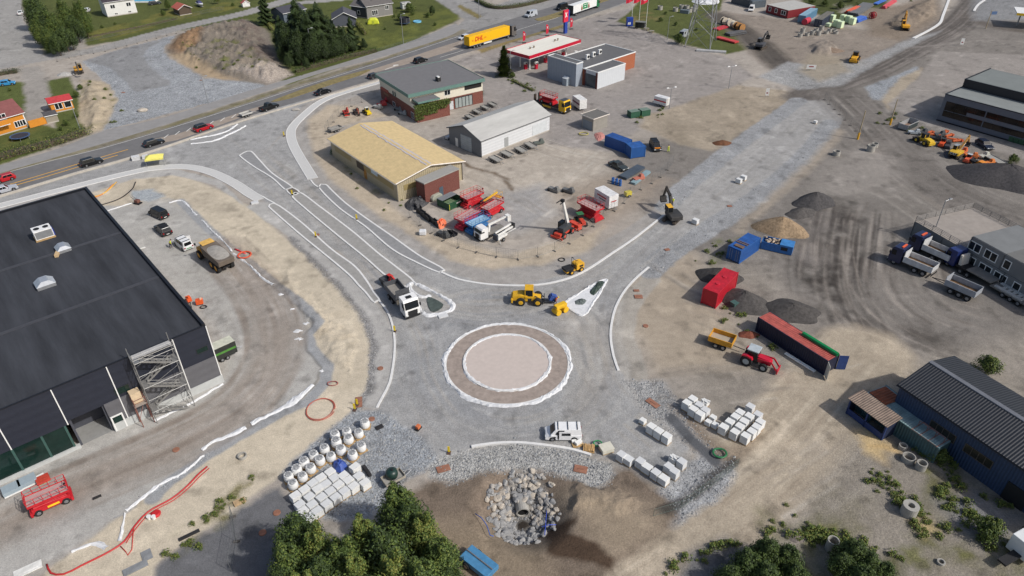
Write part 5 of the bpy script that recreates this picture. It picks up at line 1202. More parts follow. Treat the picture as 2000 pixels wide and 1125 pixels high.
o=thing('dump_truck','yellow articulated dump truck with a heaped grey load in the warehouse yard','dump truck',A,rz);m_vy=paint((222,158,30),.45)
W=2.9;b=MB().prof([(-.2,1.7),(5.6,1.6),(6.2,3.2),(5.9,3.3),(-.4,2.7)],-W/2,W/2).build('dump_body',M('worn_steel_body',(112,102,92),.7,.2,.2,1),o,.06)
vs=[];
for i in range(8):
 for j in range(7):
  x=5.5*i/7;y=(j/6-.5)*(W-.15);vs.append((x,y,2.62+.07*x+.55*math.sin(math.pi*min(1,i/7*.9+.05))*math.cos(y/W*2.6)))
mb=MB();mb.add(vs,[(i*7+j,(i+1)*7+j,(i+1)*7+j+1,i*7+j+1)for i in range(7)for j in range(6)]);mb.build('load',m_gload,b,smooth=True)
chassis(o,.2,L-1.5,1.2,.9)
cb=MB().b2(L-3.4,L-1.8,-1.1,1.1,1.3,2.5).build('cab',m_vy,o,.06);MB().frus(L-3.35,L-1.75,-1.05,1.05,2.5,L-3.2,L-2.0,-.95,.95,3.4).build('cab_glass',m_cglass,cb);MB().b2(L-3.4,L-1.8,-1.1,1.1,3.4,3.5).build('cab_roof',paint((228,180,90),.5),cb,.04)
MB().prof([(L-1.8,.9),(L,.8),(L,1.7),(L-.3,2.0),(L-1.8,2.2)],-1.15,1.15).build('bonnet',m_vy,o,.08)
for x in(1.3,3.1,L-1.3):
 for s_ in(-1,1):wheel(o,x,s_*1.2,.85,.65,m_vy)
MB().bar((L-2.0,1.3,2.4),(L-1.6,1.7,3.3),.04).box(L-1.6,1.7,3.3,.1,.3,.4).build('mirror',m_blk,o)
# ---------------------------------------------------------------- machines
def limb(mb,p0,p1,h0,h1,y):
 p0,p1=Vector((p0[0],0,p0[1])),Vector((p1[0],0,p1[1]));d=(p1-p0).normalized();n_=Vector((-d.z,0,d.x))
 a=[p0-n_*h0,p1-n_*h1,p1+n_*h1,p0+n_*h0]
 return mb.hexa([(q.x,-y,q.z)for q in a],[(q.x,y,q.z)for q in a])
def excavator(label,loc,rz,yaw,c,sc=1.0,pts=((.9,1.6),(2.6,4.3),(4.3,4.9),(5.3,2.6),(4.9,1.5)),cc=None,boomc=None,name='excavator',roofc=None,cat='excavator',blade=False,wheels=False):
 o=thing(name,label,cat,loc,rz);mp=paint(c,.45);bc=paint(boomc,.5)if boomc else mp;kc=paint(cc,.5)if cc else mp
 for s_ in(-1,1):
  y=s_*1.05
  if wheels:
   for x in(-1.3,1.3):wheel(o,x,y,.5,.45)
  else :
   MB().prof([(-1.5,0.02),(1.5,0.02),(1.95,.35),(1.6,.75),(-1.6,.75),(-1.95,.35)],y-.28,y+.28).build('track',M('track_steel',(78,70,62),.8,.3,.25,3,.6,8),o,.06)
 MB().b2(-1.0,1.0,-.9,.9,.4,.9).build('undercarriage',m_chas,o)
 if blade:MB().b2(2.0,2.12,-1.3,1.3,.05,.7).build('blade',mp,o)
 h=MB().prof([(-1.9,1.0),(1.2,1.0),(1.2,1.75),(-1.2,1.95),(-1.9,1.8)],-1.2,1.2).build('upper_body',kc,o,.08);h.rotation_euler.z=yaw
 MB().prof([(-2.2,1.05),(-1.7,1.0),(-1.7,1.85),(-2.1,1.75)],-1.15,1.15).build('counterweight',kc,h,.1)
 cb=MB().b2(-.3,1.3,.25,1.2,1.75,2.9).build('cab',m_cglass,h,.05);MB().b2(-.34,1.3,.22,1.22,2.9,2.98).build('cab_roof',paint(roofc,.5)if roofc else mp,cb,.03)
 pl=MB()
 for x in(-.28,1.28):
  for y in(.25,1.2):pl.b2(x-.05,x+.05,y-.05,y+.05,1.75,2.9)
 pl.build('cab_pillars',kc,cb)
 b=MB();limb(b,pts[0],pts[1],.22,.3,.2);limb(b,pts[1],pts[2],.3,.18,.2);b.build('boom',bc,h);MB().bar((pts[0][0]+.5,0,pts[0][1]-.2),(pts[1][0]*.6+pts[2][0]*.4,0,pts[1][1]-.35),.08).build('boom_cylinder',m_steel,h)
 s=MB();limb(s,(pts[2][0]-.25,pts[2][1]+.35),pts[3],.22,.14,.16);st=s.build('stick',bc,h)
 x,z=pts[3];k=MB();k.prof([(x+.25,z),(x+.1,z-.95),(x-.5,z-1.15),(x-.75,z-.8),(x-.35,z-.65),(x-.2,z)],-.6,.6).build('bucket',M('bucket_steel',(58,56,54),.7,.3,.2),st)
 o.scale=(sc,)*3;return o
excavator('black excavator with a yellow cab roof working on the new kerb',px(1313,430),head((1318,440),(1335,424)),head((1316,428),(1296,402))-head((1318,440),(1335,424)),(52,56,50),1.0,((.9,1.7),(2.2,4.0),(4.6,4.6),(5.5,2.4),(5,1.4)),(50,50,50),(44,42,40),roofc=(236,178,50))
excavator('red mini excavator at the left end of the machine row by the brick office',px(676,224),head((676,224),(688,236)),0,(190,44,36),.52,blade=True,name='mini_excavator')
excavator('dark mini excavator with a folded arm, second in the row by the brick office',px(696,222),head((696,222),(706,232)),0,(70,64,62),.52,((.9,1.6),(2.4,3.4),(3.9,3.2),(4.3,1.3),(4,.8)),boomc=(150,70,50),blade=True,name='mini_excavator')
excavator('red mini excavator behind the white hook lift truck',px(757,556),head((757,556),(775,580)),.3,(200,40,34),.62,((.9,1.6),(2.2,3.8),(3.4,3.2),(3.0,1.9),(2.6,1)),(60,64,68),name='mini_excavator')
excavator('yellow excavator digging on the dirt heap near the upper right road',px(1766,58),head((1766,58),(1750,30)),0,(226,158,28),1.0,cc=(226,158,28),boomc=(200,140,40))
excavator('dark excavator with a yellow side at the edge of the pylon lawn',px(1485,95),head((1480,92),(1500,84)),.2,(62,64,70),1.05,((.9,1.6),(2.6,3.6),(4.6,3.8),(6.4,2.6),(6,1.4)),(66,68,74),(60,60,62),roofc=(92,96,100))
o=excavator('yellow excavator with black rear lettering among the orange machines',px(1866,306),head((1866,306),(1895,290)),0,(214,170,44),.85,((.9,1.6),(2.8,3.2),(4.6,4.4),(5.6,2.6),(5,1.5)),boomc=(170,126,60),roofc=(150,158,164))
text(o,'CAT',.8,m_wf,(-2.32,0,1.42),(R(90),0,R(-90)),.02);MB().box(-2.26,0,1.42,.06,1.7,.55).build('badge',m_blk,o)
excavator('dark excavator at the gravel bed by the old side road, arm pointing down',px(155,142),head((155,142),(165,175)),0,(62,58,50),.9,((.9,1.6),(2.6,4.0),(4.6,4.0),(6.2,2.0),(6,1)),cc=(206,150,50),boomc=(50,48,46),roofc=(120,108,80))
def loader(label,loc,rz,c,sc=1.0,cc=None,front='bucket',name='wheel_loader'):
 o=thing(name,label,'wheel loader',loc,rz);mp=paint(c,.42);L2=1.75
 for x in(-1.45,1.45):
  for s_ in(-1,1):wheel(o,x,s_*1.05,.75,.6,mp)
 MB().prof([(-3.0,.8),(-.3,.7),(-.3,1.9),(-1.4,2.0),(-2.9,1.75)],-.85,.85).build('engine_hood',mp,o,.1);MB().prof([(.3,.6),(2.0,.6),(2.0,1.3),(.5,1.7)],-.6,.6).build('front_frame',mp,o,.06)
 MB().b2(-3.15,-2.85,-1.15,1.15,.5,1.3).build('counterweight',mp,o,.08)
 cb=MB().b2(-.75,.65,-.78,.78,1.7,3.0).build('cab',m_cglass,o,.05);MB().b2(-.8,.7,-.85,.85,3.0,3.16).build('cab_roof',paint(cc,.5)if cc else mp,cb,.05)
 for x in(-.72,.62):
  for y in(-.77,.77):MB().b2(x-.06,x+.06,y-.06,y+.06,1.7,3.0).build('cab_pillar',mp,cb)
 MB().b2(-.75,.65,-.95,.95,1.4,1.72).build('cab_floor',mp,cb,.04)
 for s_ in(-.5,.5):MB().bar((.9,s_,1.6),(2.5,s_,.9),.12).build('lift_arm',m_chas,o)
 if front=='bucket':MB().prof([(2.5,.15),(3.6,.1),(3.6,.18),(2.75,.3),(2.7,1.0),(2.95,1.25),(2.45,1.1)],-1.35,1.35).build('bucket',M('bucket_steel',(58,56,54)),o)
 else :
  MB().b2(2.5,2.62,-.8,.8,.2,1.4).build('fork_frame',m_chas,o)
  for s_ in(-.4,.4):MB().b2(2.6,3.9,s_-.07,s_+.07,.2,.27).build('fork',m_chas,o)
 o.scale=(sc,)*3;return o
loader('big yellow wheel loader carrying a blue crate beside the white splitter island',px(1034,590),head((1010,589),(1060,590)),(226,172,28),.92,front='fork')
loader('yellow wheel loader seen from behind on the upper gravel bed',px(1668,120),head((1662,124),(1674,106)),(222,160,34),.95,(70,72,74))
loader('yellow wheel loader with a black cab in the machine row by the grey office',px(1802,280),head((1812,284),(1786,272)),(216,176,40),.8,(40,40,42))
loader('compact orange loader in the middle of the machine row by the grey office',px(1840,284),head((1836,290),(1850,276)),(216,78,36),.55,(50,54,56))
loader('compact orange loader with pale cab right of the yellow excavator',px(1890,315),head((1886,320),(1900,308)),(222,92,60),.55,(190,198,204))
loader('small yellow loader with a white top in the machine row by the brick office',px(717,222),head((724,226),(706,212)),(226,196,28),.55,(222,222,216))
q=px(1077,590);tag(MB().b2(-.6,.6,-.5,.5,0,.7).b2(-.5,.5,-.4,.4,.7,.95).build('blue_crate',M('crate_blue',(58,84,150),.6,0,.2),None,.04,loc=(q.x,q.y,.5)),'blue crate on the fork of the big yellow loader','crate').rotation_euler=(.0,.5,.2)
def roller(label,loc,rz,c,sc=1.0,cab=True):
 o=thing('site_dumper',label,'dumper',loc,rz);mp=paint(c,.45)
 for x in(-1.0,1.1):
  for s_ in(-1,1):wheel(o,x,s_*.8,.45,.4,mp)
 MB().prof([(-1.7,.5),(.0,.5),(.0,1.5),(-.3,1.7),(-1.7,1.6)],-.8,.8).build('engine_cover',mp,o,.1);MB().b2(-1.4,-.6,-.82,.82,1.0,1.35).build('vent',m_blk,o)
 MB().b2(.0,2.0,-.6,.6,.4,.7).build('front_frame',mp,o,.05);MB().prof([(.6,.7),(2.2,.8),(2.3,1.3),(.5,1.2)],-.75,.75).build('skip',m_chas,o,.05)
 r_=MB()
 for s_ in(-.65,.65):r_.bar((.15,s_,.7),(.15,s_,2.6),.05);r_.bar((.15,s_,2.6),(-.3,s_,2.4),.05)
 r_.bar((.15,-.65,2.6),(.15,.65,2.6),.05);r_.build('roll_bar',m_chas,o)
 MB().box(.2,0,1.2,.5,.5,.2).build('seat',m_blk,o);o.scale=(sc,)*3;return o
roller('yellow site dumper with a roll bar parked on the walk above the loader',px(1121,529),head((1134,526),(1106,536)),(230,172,40),.95)
roller('orange site dumper at the right end of the machine row by the grey office',px(1908,324),head((1918,328),(1892,318)),(230,140,40),.8)
def scissor(label,loc,rz,c,L=3.6,W=1.7,hd=2.2,name='scissor_lift',deckc=(176,150,146),wh=True,group=None,sc=1.0,z0=0):
 o=thing(name,label,'scissor lift',(loc[0],loc[1],z0),rz,group);mp=paint(c,.45)
 MB().b2(-L/2+.15,L/2-.15,-W/2+.12,W/2-.12,.35,1.0).b2(-L*.36,L*.36,-W*.3,W*.3,1.0,hd-.35).build('chassis',mp,o,.05)
 for x in(-L*.33,L*.33):
  for s_ in(-1,1):wheel(o,x,s_*(W/2-.1),.4,.28)
 for s_ in(-1,1):MB().box(s_*(L/2-.05),0,.45,.25,W+.1,.5).build('outrigger',mp,o,.04)
 n_=3;dz=(hd-1.05)/n_
 for k in range(n_):
  for s_ in(-1,1):
   y=s_*W*.32;zz=1.0+k*dz
   MB().bar((-L*.4,y,zz),(L*.4,y,zz+dz),.06).bar((L*.4,y+.1*s_,zz),(-L*.4,y+.1*s_,zz+dz),.06).build('scissor_arms',mp,o)
 d=MB().b2(-L/2,L/2,-W/2,W/2,hd,hd+.1).build('platform',M('deck_%d_%d_%d'%deckc,deckc,.7,0,.08,2),o)
 MB().b2(-L/2-.03,L/2+.03,-W/2-.03,-W/2,hd-.1,hd+.22).b2(-L/2-.03,L/2+.03,W/2,W/2+.03,hd-.1,hd+.22).b2(-L/2-.03,-L/2,-W/2,W/2,hd-.1,hd+.22).b2(L/2,L/2+.03,-W/2,W/2,hd-.1,hd+.22).build('toe_board',mp,d)
 for y in(-W/2,W/2):
  r_=MB()
  for z in(.55,1.1):r_.bar((-L/2,y,hd+z),(L/2,y,hd+z),.035)
  for k in range(6):x=-L/2+L*k/5;r_.bar((x,y,hd),(x,y,hd+1.12),.035)
  r_.build('guard_rail',mp,d)
 for x in(-L/2,L/2):
  r_=MB()
  for z in(.55,1.1):r_.bar((x,-W/2,hd+z),(x,W/2,hd+z),.035)
  r_.bar((x,0,hd),(x,0,hd+1.1),.035);r_.build('end_rail',mp,d)
 MB().box(L/2-.15,-W/2+.2,hd+1.0,.2,.25,.3).build('control_box',m_blk,d)
 o.scale=(sc,)*3;return o
RD=(196,24,36)
o=scissor('big red scissor lift with a yellow stripe standing in the warehouse yard',px(103,985),head((80,996),(130,974)),RD,4.2,1.9,1.7)
MB().b2(-1.9,1.9,-.96,-.93,1.62,1.72).build('yellow_stripe',M('stripe_yellow',(232,196,40),.5),o);MB().box(.2,-.85,.68,1.2,.04,.25).build('lettering_panel',M('stripe_yellow',(232,196,40)),o)
scissor('red scissor lift next to the green skip and brick annex',px(923,400),head((903,408),(944,390)),RD,4.4,2.0,2.1)
scissor('long red scissor lift behind the blue one in the rental yard',px(914,440),head((890,452),(938,424)),(190,40,60),5.2,2.0,2.2)
scissor('red scissor lift at the right end of the long rail row in the rental yard',px(962,418),head((942,428),(984,404)),RD,4.6,2.0,1.9)
scissor('blue scissor lift beside the white crane truck',px(934,450),head((910,460),(958,438)),(44,110,176),4.6,2.0,2.0,deckc=(150,184,206))
scissor('red scissor lift with tall mesh sides in front of the white box trailer',px(1152,424),head((1130,414),(1174,436)),RD,5.0,2.2,2.5)
A,rz,L=FLAT;q=A+Vector((math.cos(rz),math.sin(rz),0))*(L*.36)
scissor('red scissor lift loaded on the yellow flatbed truck',q,rz,RD,4.6,2.0,1.7,z0=1.2)
o=thing('boom_lift','black and yellow boom lift between the red scissor lifts','lift',px(955,405),head((935,415),(975,392)))
for x in(-1.2,1.2):
 for s_ in(-1,1):wheel(o,x,s_*.9,.45,.35)
MB().b2(-1.8,1.8,-.8,.8,.5,1.0).build('chassis',paint((232,180,40),.5),o,.05);MB().b2(-1.6,.6,-.9,.9,1.0,1.9).build('turret',paint((50,52,56),.5),o,.08)
b=MB();limb(b,(-1.5,1.9),(2.6,2.3),.18,.14,.16);b.build('boom',paint((232,180,40),.5),o);MB().b2(2.4,3.4,-.7,.7,1.2,1.3).build('basket',paint((214,150,50),.5),o)
rr=MB()
for x in(2.4,3.4):
 for y in(-.7,.7):rr.bar((x,y,1.3),(x,y,2.3),.03)
rr.bar((2.4,-.7,2.3),(3.4,-.7,2.3),.03).bar((2.4,.7,2.3),(3.4,.7,2.3),.03).bar((3.4,-.7,2.3),(3.4,.7,2.3),.03).build('basket_rail',paint((232,180,40),.5),o)
A,B=px(990,447),px(932,470);D=B-A;rz=math.atan2(D.y,D.x)
o=thing('platform_truck','small white truck with a folded white lift arm and bucket','truck',B-D.normalized()*6.0,rz)
truck_cab(o,4.2,(230,230,228),2.1,2.5,1.7,.45);chassis(o,.2,5.6,.8,.55);MB().b2(0,4.0,-1.0,1.0,.85,.97).build('flat_bed',M('worn_deck',(124,120,114)),o)
axle(o,1.1,2.1,.4);axle(o,5.2,2.1,.4,None,False)
mw_=paint((228,228,224),.4);b=MB();limb(b,(3.4,1.0),(3.2,2.2),.2,.2,.2);limb(b,(3.4,2.3),(-.8,2.7),.18,.12,.14);b.build('lift_arm',mw_,o);MB().b2(-1.5,-.7,-.5,.5,1.7,2.9).build('bucket',mw_,o,.05)
A,B=px(962,478),px(1004,452);D=B-A;rz=math.atan2(D.y,D.x)
o=thing('towable_lift','white towable boom lift with folded arms beside the white truck','lift',(A+B)/2,rz)
for s_ in(-1,1):wheel(o,-.9,s_*.8,.38,.22)
MB().b2(-2.0,.6,-.5,.5,.5,.9).build('base',mw_,o,.05);MB().b2(-2.4,-2.0,-.5,.5,.6,1.7).build('control_unit',paint((40,46,62),.5),o,.05)
for y,z in((-.22,1.3),(.22,1.7)):MB().b2(-2.0,2.4,y-.14,y+.14,z,z+.26).build('boom',mw_,o,.03)
MB().b2(2.4,2.9,-.4,.4,1.1,2.0).build('basket',m_blk,o,.03);MB().bar((.6,0,.6),(3.6,0,.5),.06).build('drawbar',mw_,o)
for s_ in(-1,1):MB().bar((-1.6,s_*.4,.6),(-2.2,s_*1.2,.1),.05).build('stabiliser',mw_,o)
o=thing('telehandler','dark telehandler with a raised white boom and red base','telehandler',px(1101,458),head((1101,458),(1118,446)))
for x in(-1.3,1.3):
 for s_ in(-1,1):wheel(o,x,s_*.95,.6,.5,paint((196,60,40),.5))
MB().b2(-2.2,2.2,-.75,.75,.55,1.1).build('chassis',paint((206,62,44),.5),o,.06);MB().b2(-1.5,1.2,-.9,.3,1.1,2.1).build('engine_cover',paint((52,56,60),.5),o,.1);MB().b2(-.6,.8,.3,1.0,1.1,2.6).build('cab',m_cglass,o,.05)
for s_ in(-1,1):MB().box(s_*2.3,0,.4,.25,2.6,.4).build('stabiliser',paint((206,62,44),.5),o,.04)
b=MB();limb(b,(1.2,1.8),(-.6,7.0),.3,.2,.2);b.build('boom',mw_,o);MB().box(-.75,0,7.3,.5,.6,.5).build('fork_carriage',m_blk,o)
for s_ in(-.4,.4):MB().b2(-2.1,-.8,s_-.08,s_+.08,7.2,7.3).build('fork',m_blk,o)
o=thing('field_tractor','old green and red small tractor squeezed in front of the red mesh lift','tractor',px(1134,438),head((1124,424),(1142,446)))
for x,r_ in((-.9,.6),(1.1,.42)):
 for s_ in(-1,1):wheel(o,x,s_*.7,r_,.32,paint((222,170,60),.5))
MB().b2(-.2,1.6,-.4,.4,.6,1.25).build('bonnet',paint((206,62,44),.5),o,.08);MB().b2(-1.4,-.1,-.55,.55,.7,1.2).build('rear_body',paint((44,110,66),.5),o,.06)
MB().b2(-1.1,-.1,-.6,.6,1.2,2.0).build('cab',m_cglass,o,.05);MB().b2(-1.2,0,-.65,.65,2.0,2.1).build('cab_roof',paint((44,110,66),.5),o,.04)
o=thing('generator_skid','orange red generator box on skids left of the red mesh lift','generator',px(1123,446),head((1110,440),(1134,452)))
MB().b2(-1.3,1.3,-.5,.5,.2,1.2).build('housing',paint((214,70,50),.5),o,.06)
for s_ in(-.4,.4):MB().b2(-1.3,1.3,s_-.06,s_+.06,0,.2).build('skid',m_chas,o)
MB().cyl((.8,.2,1.2),(.8,.2,1.6),.06).build('exhaust',m_chas,o)
A,B=px(1448,702),px(1502,722);D=B-A;rz=math.atan2(D.y,D.x)
o=thing('tractor','red tractor with a grey cab roof and front loader on the dirt','tractor',(A+B)/2,rz)
for s_ in(-1,1):wheel(o,-1.1,s_*.95,.85,.5,M('pale_rim',(150,158,160),.5));wheel(o,1.3,s_*.85,.62,.42,M('pale_rim',(150,158,160)))
mt=paint((190,20,46),.35)
MB().prof([(.2,.9),(2.1,.9),(2.15,1.4),(1.9,1.75),(.2,1.85)],-.45,.45).build('bonnet',mt,o,.08);MB().b2(-1.6,.4,-.5,.5,.6,1.0).build('transmission',m_chas,o)
cb=MB().frus(-1.3,.3,-.75,.75,1.2,-1.15,.15,-.7,.7,2.6).build('cab',m_cglass,o,.05);MB().b2(-1.35,.3,-.82,.82,2.6,2.78).build('cab_roof',M('pale_grey_roof',(170,178,182),.5),cb,.06)
for s_ in(-1,1):
 MB().prof([(-1.9,1.5),(-1.75,1.85),(-1.1,1.95),(-.4,1.75),(-.25,1.4),(-.5,1.55),(-1.1,1.72),(-1.65,1.65)],s_*.95-.28,s_*.95+.28).build('mudguard',mt,o)
 b=MB();limb(b,(.3,1.6),(2.2,1.7),.1,.1,.06);limb(b,(2.2,1.7),(3.2,.5),.1,.1,.06);q=b.build('loader_arm',mt,o);q.location.y=s_*.6
MB().b2(3.1,3.25,-.75,.75,.2,.9).build('implement_frame',mt,o)
A,B=px(1388,668),px(1436,684);D=B-A;rz=math.atan2(D.y,D.x);L=D.length
o=thing('farm_trailer','yellow tipping farm trailer hitched behind the red tractor','trailer',A,rz)
tub(o,-.2,L-.4,2.3,.95,1.75,(214,150,34),M('pale_dirt_bed',(168,156,138),.9,0,.12),head_=.05)
for x in(1.0,2.1):
 for s_ in(-1,1):wheel(o,x,s_*.95,.45,.35)
MB().b2(0,L-.5,-.4,.4,.7,.92).build('chassis',m_chas,o);MB().bar((L-.4,0,.7),(L+1.3,0,.6),.08).build('drawbar',m_chas,o)
def box_trailer(label,loc,rz,L,W,H,c,z=.55,stripe=None,name='box_trailer',roofc=None,words=None):
 o=thing(name,label,'trailer',loc,rz);b=MB().b2(-L/2,L/2,-W/2,W/2,z,z+H).build('box_body',paint(c,.4),o,.05)
 if roofc:MB().b2(-L/2+.03,L/2-.03,-W/2+.03,W/2-.03,z+H,z+H+.03).build('roof',paint(roofc,.5),b)
 if stripe:
  for s_ in(-1,1):MB().b2(-L/2+.1,L/2-.1,s_*W/2-.015,s_*W/2+.015,z+H*.42,z+H*.6).build('stripe',paint(stripe,.5),b)
 MB().b2(-L/2-.03,-L/2,-W/2+.1,W/2-.1,z+.1,z+H-.1).build('rear_door',paint(tuple(int(v*.96)for v in c),.4),b)
 for k in(-.4,.4):
  for s_ in(-1,1):wheel(o,k-.2,s_*(W/2-.05),.33,.2)
 MB().bar((L/2,-.4,z),(L/2+1.1,0,z-.05),.05).bar((L/2,.4,z),(L/2+1.1,0,z-.05),.05).build('drawbar',m_galv,o)
 return o
box_trailer('white box trailer with a red and blue stripe behind the yellow flatbed',vis(1132,200,1.6),head((1120,190),(1146,208)),4.2,2.1,2.4,(228,228,226),stripe=(96,30,70))
box_trailer('white box trailer with a bright red stripe near the double street lamp',vis(1293,197,1.3),head((1277,192),(1309,201))+math.pi,3.8,1.9,1.9,(226,226,224),stripe=(200,30,40))
o=box_trailer('big white box trailer with red and black lettering beside the red mesh lift',vis(1184,386,1.7),head((1170,376),(1200,394)),4.6,2.3,2.6,(226,226,226))
MB().box(.0,-1.16,2.3,2.8,.03,.28).build('red_band',paint((180,40,44),.5),o);MB().box(.2,-1.16,1.75,2.0,.03,.16).build('dark_lettering',m_blk,o);MB().box(2.31,0,1.9,.03,1.3,.2).build('red_band',paint((180,40,44),.5),o)
box_trailer('black trailer with a pale roof and green print beside the warehouse corner',vis(434,684,1.3),head((420,700),(446,688)),3.6,1.8,2.0,(38,42,40),roofc=(206,208,190),stripe=(70,130,50))
for u,v,lb,a in((655,256,'grey open trailer parked alone in front of the beige hall roof',head((648,260),(672,252))),(968,315,'nearest empty galvanised trailer in the row beside the white hall',head((955,308),(978,320))),(990,305,'second galvanised trailer in the row beside the white hall',head((980,298),(1002,309))),(1017,297,'third galvanised trailer in the row beside the white hall',head((1008,288),(1028,300))),(1036,288,'furthest galvanised trailer in the row beside the white hall',head((1026,280),(1046,292)))):
 flat_trailer(lb,px(u,v),a,3.2,1.7,(132,132,130),.22 if u>700 else .4)
for k,(u,v)in enumerate(((918,233),(932,222),(948,214),(962,208))):
 flat_trailer('empty galvanised trailer in the far row behind the pale hall roof',px(u,v),head((918,233),(928,238)),2.8,1.5,(120,120,118),.25,1,group='trailers behind the pale hall')
o=flat_trailer('small grey trailer carrying a green tank near the paving stacks',vis(768,934,.6),head((752,944),(786,926)),2.5,1.5,(160,154,142),.35)
q=vis(766,931,.6);t=thing('water_tank','round dark green tank sitting on the small grey trailer','tank',(q.x,q.y,.62),0);MB().lathe([(.3,0),(.68,.12),(.74,.6),(.66,.95),(.35,1.12),(.12,1.16)],0,0,20).build('shell',M('tank_green',(30,54,48),.4,0,.1),t,smooth=True);MB().lathe([(.16,1.14),(.16,1.26),(.05,1.28)],.1,0,10).build('cap',m_blk,t)
flat_trailer('long grey flat trailer with a white pump behind the orange loader',px(1945,318),head((1925,306),(1968,330)),6.0,2.0,(150,150,146),.15,2)
tipb=thing('tipper_skip','grey and dark tipper body resting at the head of the machine row','skip',px(1772,250),head((1762,256),(1788,244)));tub(tipb,-2.4,2.4,2.3,.3,1.5,(160,162,164),M('brown_rubble',(136,112,96),.9,0,.3),'skip_body',.3);MB().b2(-2.3,2.3,-1.18,-1.15,.3,1.4).build('dark_side',paint((44,54,58),.5),tipb)
# ---------------------------------------------------------------- containers, skips, cabins
def corr(c):return ribbed('container_%d_%d_%d'%c,c,0,.35,.8,.5,.1,.12)
def container(label,fr,L=None,W=2.44,H=2.6,c=(36,82,150),roofc=None,name='shipping_container',doors=True,z=0,cat='container'):
 L=L or fr.L;o=thing(name,label,cat,(fr.o.x,fr.o.y,z),fr.rz);b=MB().b2(0,L,0,W,.12,H-.06).build('body',corr(c),o,.02)
 MB().b2(.02,L-.02,.02,W-.02,H-.06,H).build('roof',ribbed('roof_%d_%d_%d'%(roofc or c),roofc or c,0,.3,.5,.6,.1,.3),o)
 fm=MB()
 for x in(0,L):
  for y in(0,W):fm.box(x,y,H/2,.14,.14,H)
 fm.b2(0,L,-.05,.05,0,.16).b2(0,L,-.05,.03,H-.12,H+.02).b2(0,L,W-.03,W+.05,H-.12,H+.02);fm.build('frame',paint(c,.5),o)
 if doors:
  for y0 in(.08,W/2+.02):
   d=MB().b2(-.05,.0,y0,y0+W/2-.1,.2,H-.2).build('door',paint(c,.5),o)
   MB().b2(-.09,-.05,y0+.3,y0+.34,.25,H-.25).b2(-.09,-.05,y0+.7,y0+.74,.25,H-.25).build('locking_bar',m_galv,d)
 return o
o=container('tall red steel container alone in the dirt beside black gravel heaps',fpx((1396.5,603),(1436,561)),W=2.4,H=2.9,c=(190,26,46),doors=False)
MB().lathe([(.35,2.9),(.35,3.0),(.3,3.02)],2.5,1.2,16).build('lid',paint((190,26,46),.5),o);MB().lathe([(.35,2.9),(.35,3.0),(.3,3.02)],5,1.2,16).build('lid',paint((190,26,46),.5),o)
f=fpx((1475.5,646.7),(1602.7,729));o=container('long navy container with a faded red roof and an open end door',f,12.0,c=(28,34,60),roofc=(176,86,76),doors=False)
MB().box(12.5,-.35,1.3,1.25,.06,2.4,R(-40)).build('open_door',M('pale_door_inside',(190,188,176),.6),o);MB().box(12.55,2.9,1.3,1.25,.06,2.4,R(50)).build('open_door',paint((40,66,130),.5),o)
q=f.o+f.ex*9.2+f.ey*1.9
for k in range(4):tag(MB().ring((-2.9,k%2*.24-.1,.13+k//2*.22),(2.9,k%2*.24-.1,.13+k//2*.22),.13,.11,14).build('green_pipe',M('pipe_green',(20,140,78),.4),None,loc=(q.x,q.y,2.62)),'bright green plastic pipe lying on the red container roof','pipe','green pipes on the container roof').rotation_euler=(0,0,f.rz)
a,b_=px(1532,692),px(1590,728);d=b_-a
for k in range(2):tag(MB().ring((0,k*.3,.15),(d.length,k*.3,.15),.14,.12,14).build('white_pipe',M('pipe_white',(222,222,216),.4),None,loc=a),'long white plastic pipe on the ground along the navy container','pipe','white pipes beside the navy container').rotation_euler=(0,0,math.atan2(d.y,d.x))
o=container('blue container with planks on its roof beside the open blue skip',fpx((1442.7,515.5),(1480.5,489)),c=(38,88,158))
MB().box(2.2,1.2,2.66,.25,2.2,.12).box(2.7,1.2,2.66,.15,2.2,.1).box(1.0,1.0,2.7,.8,1.6,.2).build('roof_planks',M('rusty_plank',(110,88,72),.8,0,.3),o)
f=fpx((1484,486),(1545,500));o=thing('waste_skip','blue waste skip full of rubbish with a roofed right half','skip',f.o,f.rz);L=f.L
tub(o,0,L,2.3,.1,1.5,(42,104,176),M('rubbish',(176,160,140),.9,0,.5,2.5,.8,5),'skip_body',.1);kids(o)[0].location.y=1.15
r_=random.Random(3);mb=MB()
for k in range(26):mb.box(.3+r_.random()*L*.5,1.15+r_.uniform(-.9,.9),1.1+r_.random()*.5,r_.uniform(.2,.6),r_.uniform(.2,.5),r_.uniform(.1,.3),r_.random()*3,r_.random())
tag(mb.build('rubbish',M('rubbish',(176,160,140)),o),kind='stuff');MB().b2(L*.58,L+.02,-.02,2.32,1.5,1.75).build('cover',paint((52,122,190),.5),o,.03);MB().b2(L*.64,L*.85,-.04,-.02,.7,1.35).build('hatch',m_blk,o)
container('longer blue container of the pair at the corner of the rental yard',fpx((1181,285),(1219,299.5)),c=(34,80,148))
container('short blue container joined to the right end of the longer one in the rental yard',fpx((1220.5,300),(1232,310.5)),W=3.4,c=(40,92,160))
for a,b_,lb in(((1232,232),(1250,229),'left green skip of the two near the striped white trailer'),((1253,229),(1270,226),'right green skip of the two near the striped white trailer')):
 f=fpx(a,b_);o=thing('waste_skip',lb,'skip',f.o,f.rz);tub(o,0,f.L,2.0,.1,1.5,(38,84,64),M('green_inside',(70,96,80),.8),'skip_body',.1);kids(o)[0].location.y=1.0;MB().b2(0,f.L,-.06,.0,.5,.62).build('rib',paint((38,84,64),.5),o);MB().b2(.05,f.L-.05,.1,1.9,1.58,1.62).build('lid',M('green_lid',(110,128,116),.6),o)
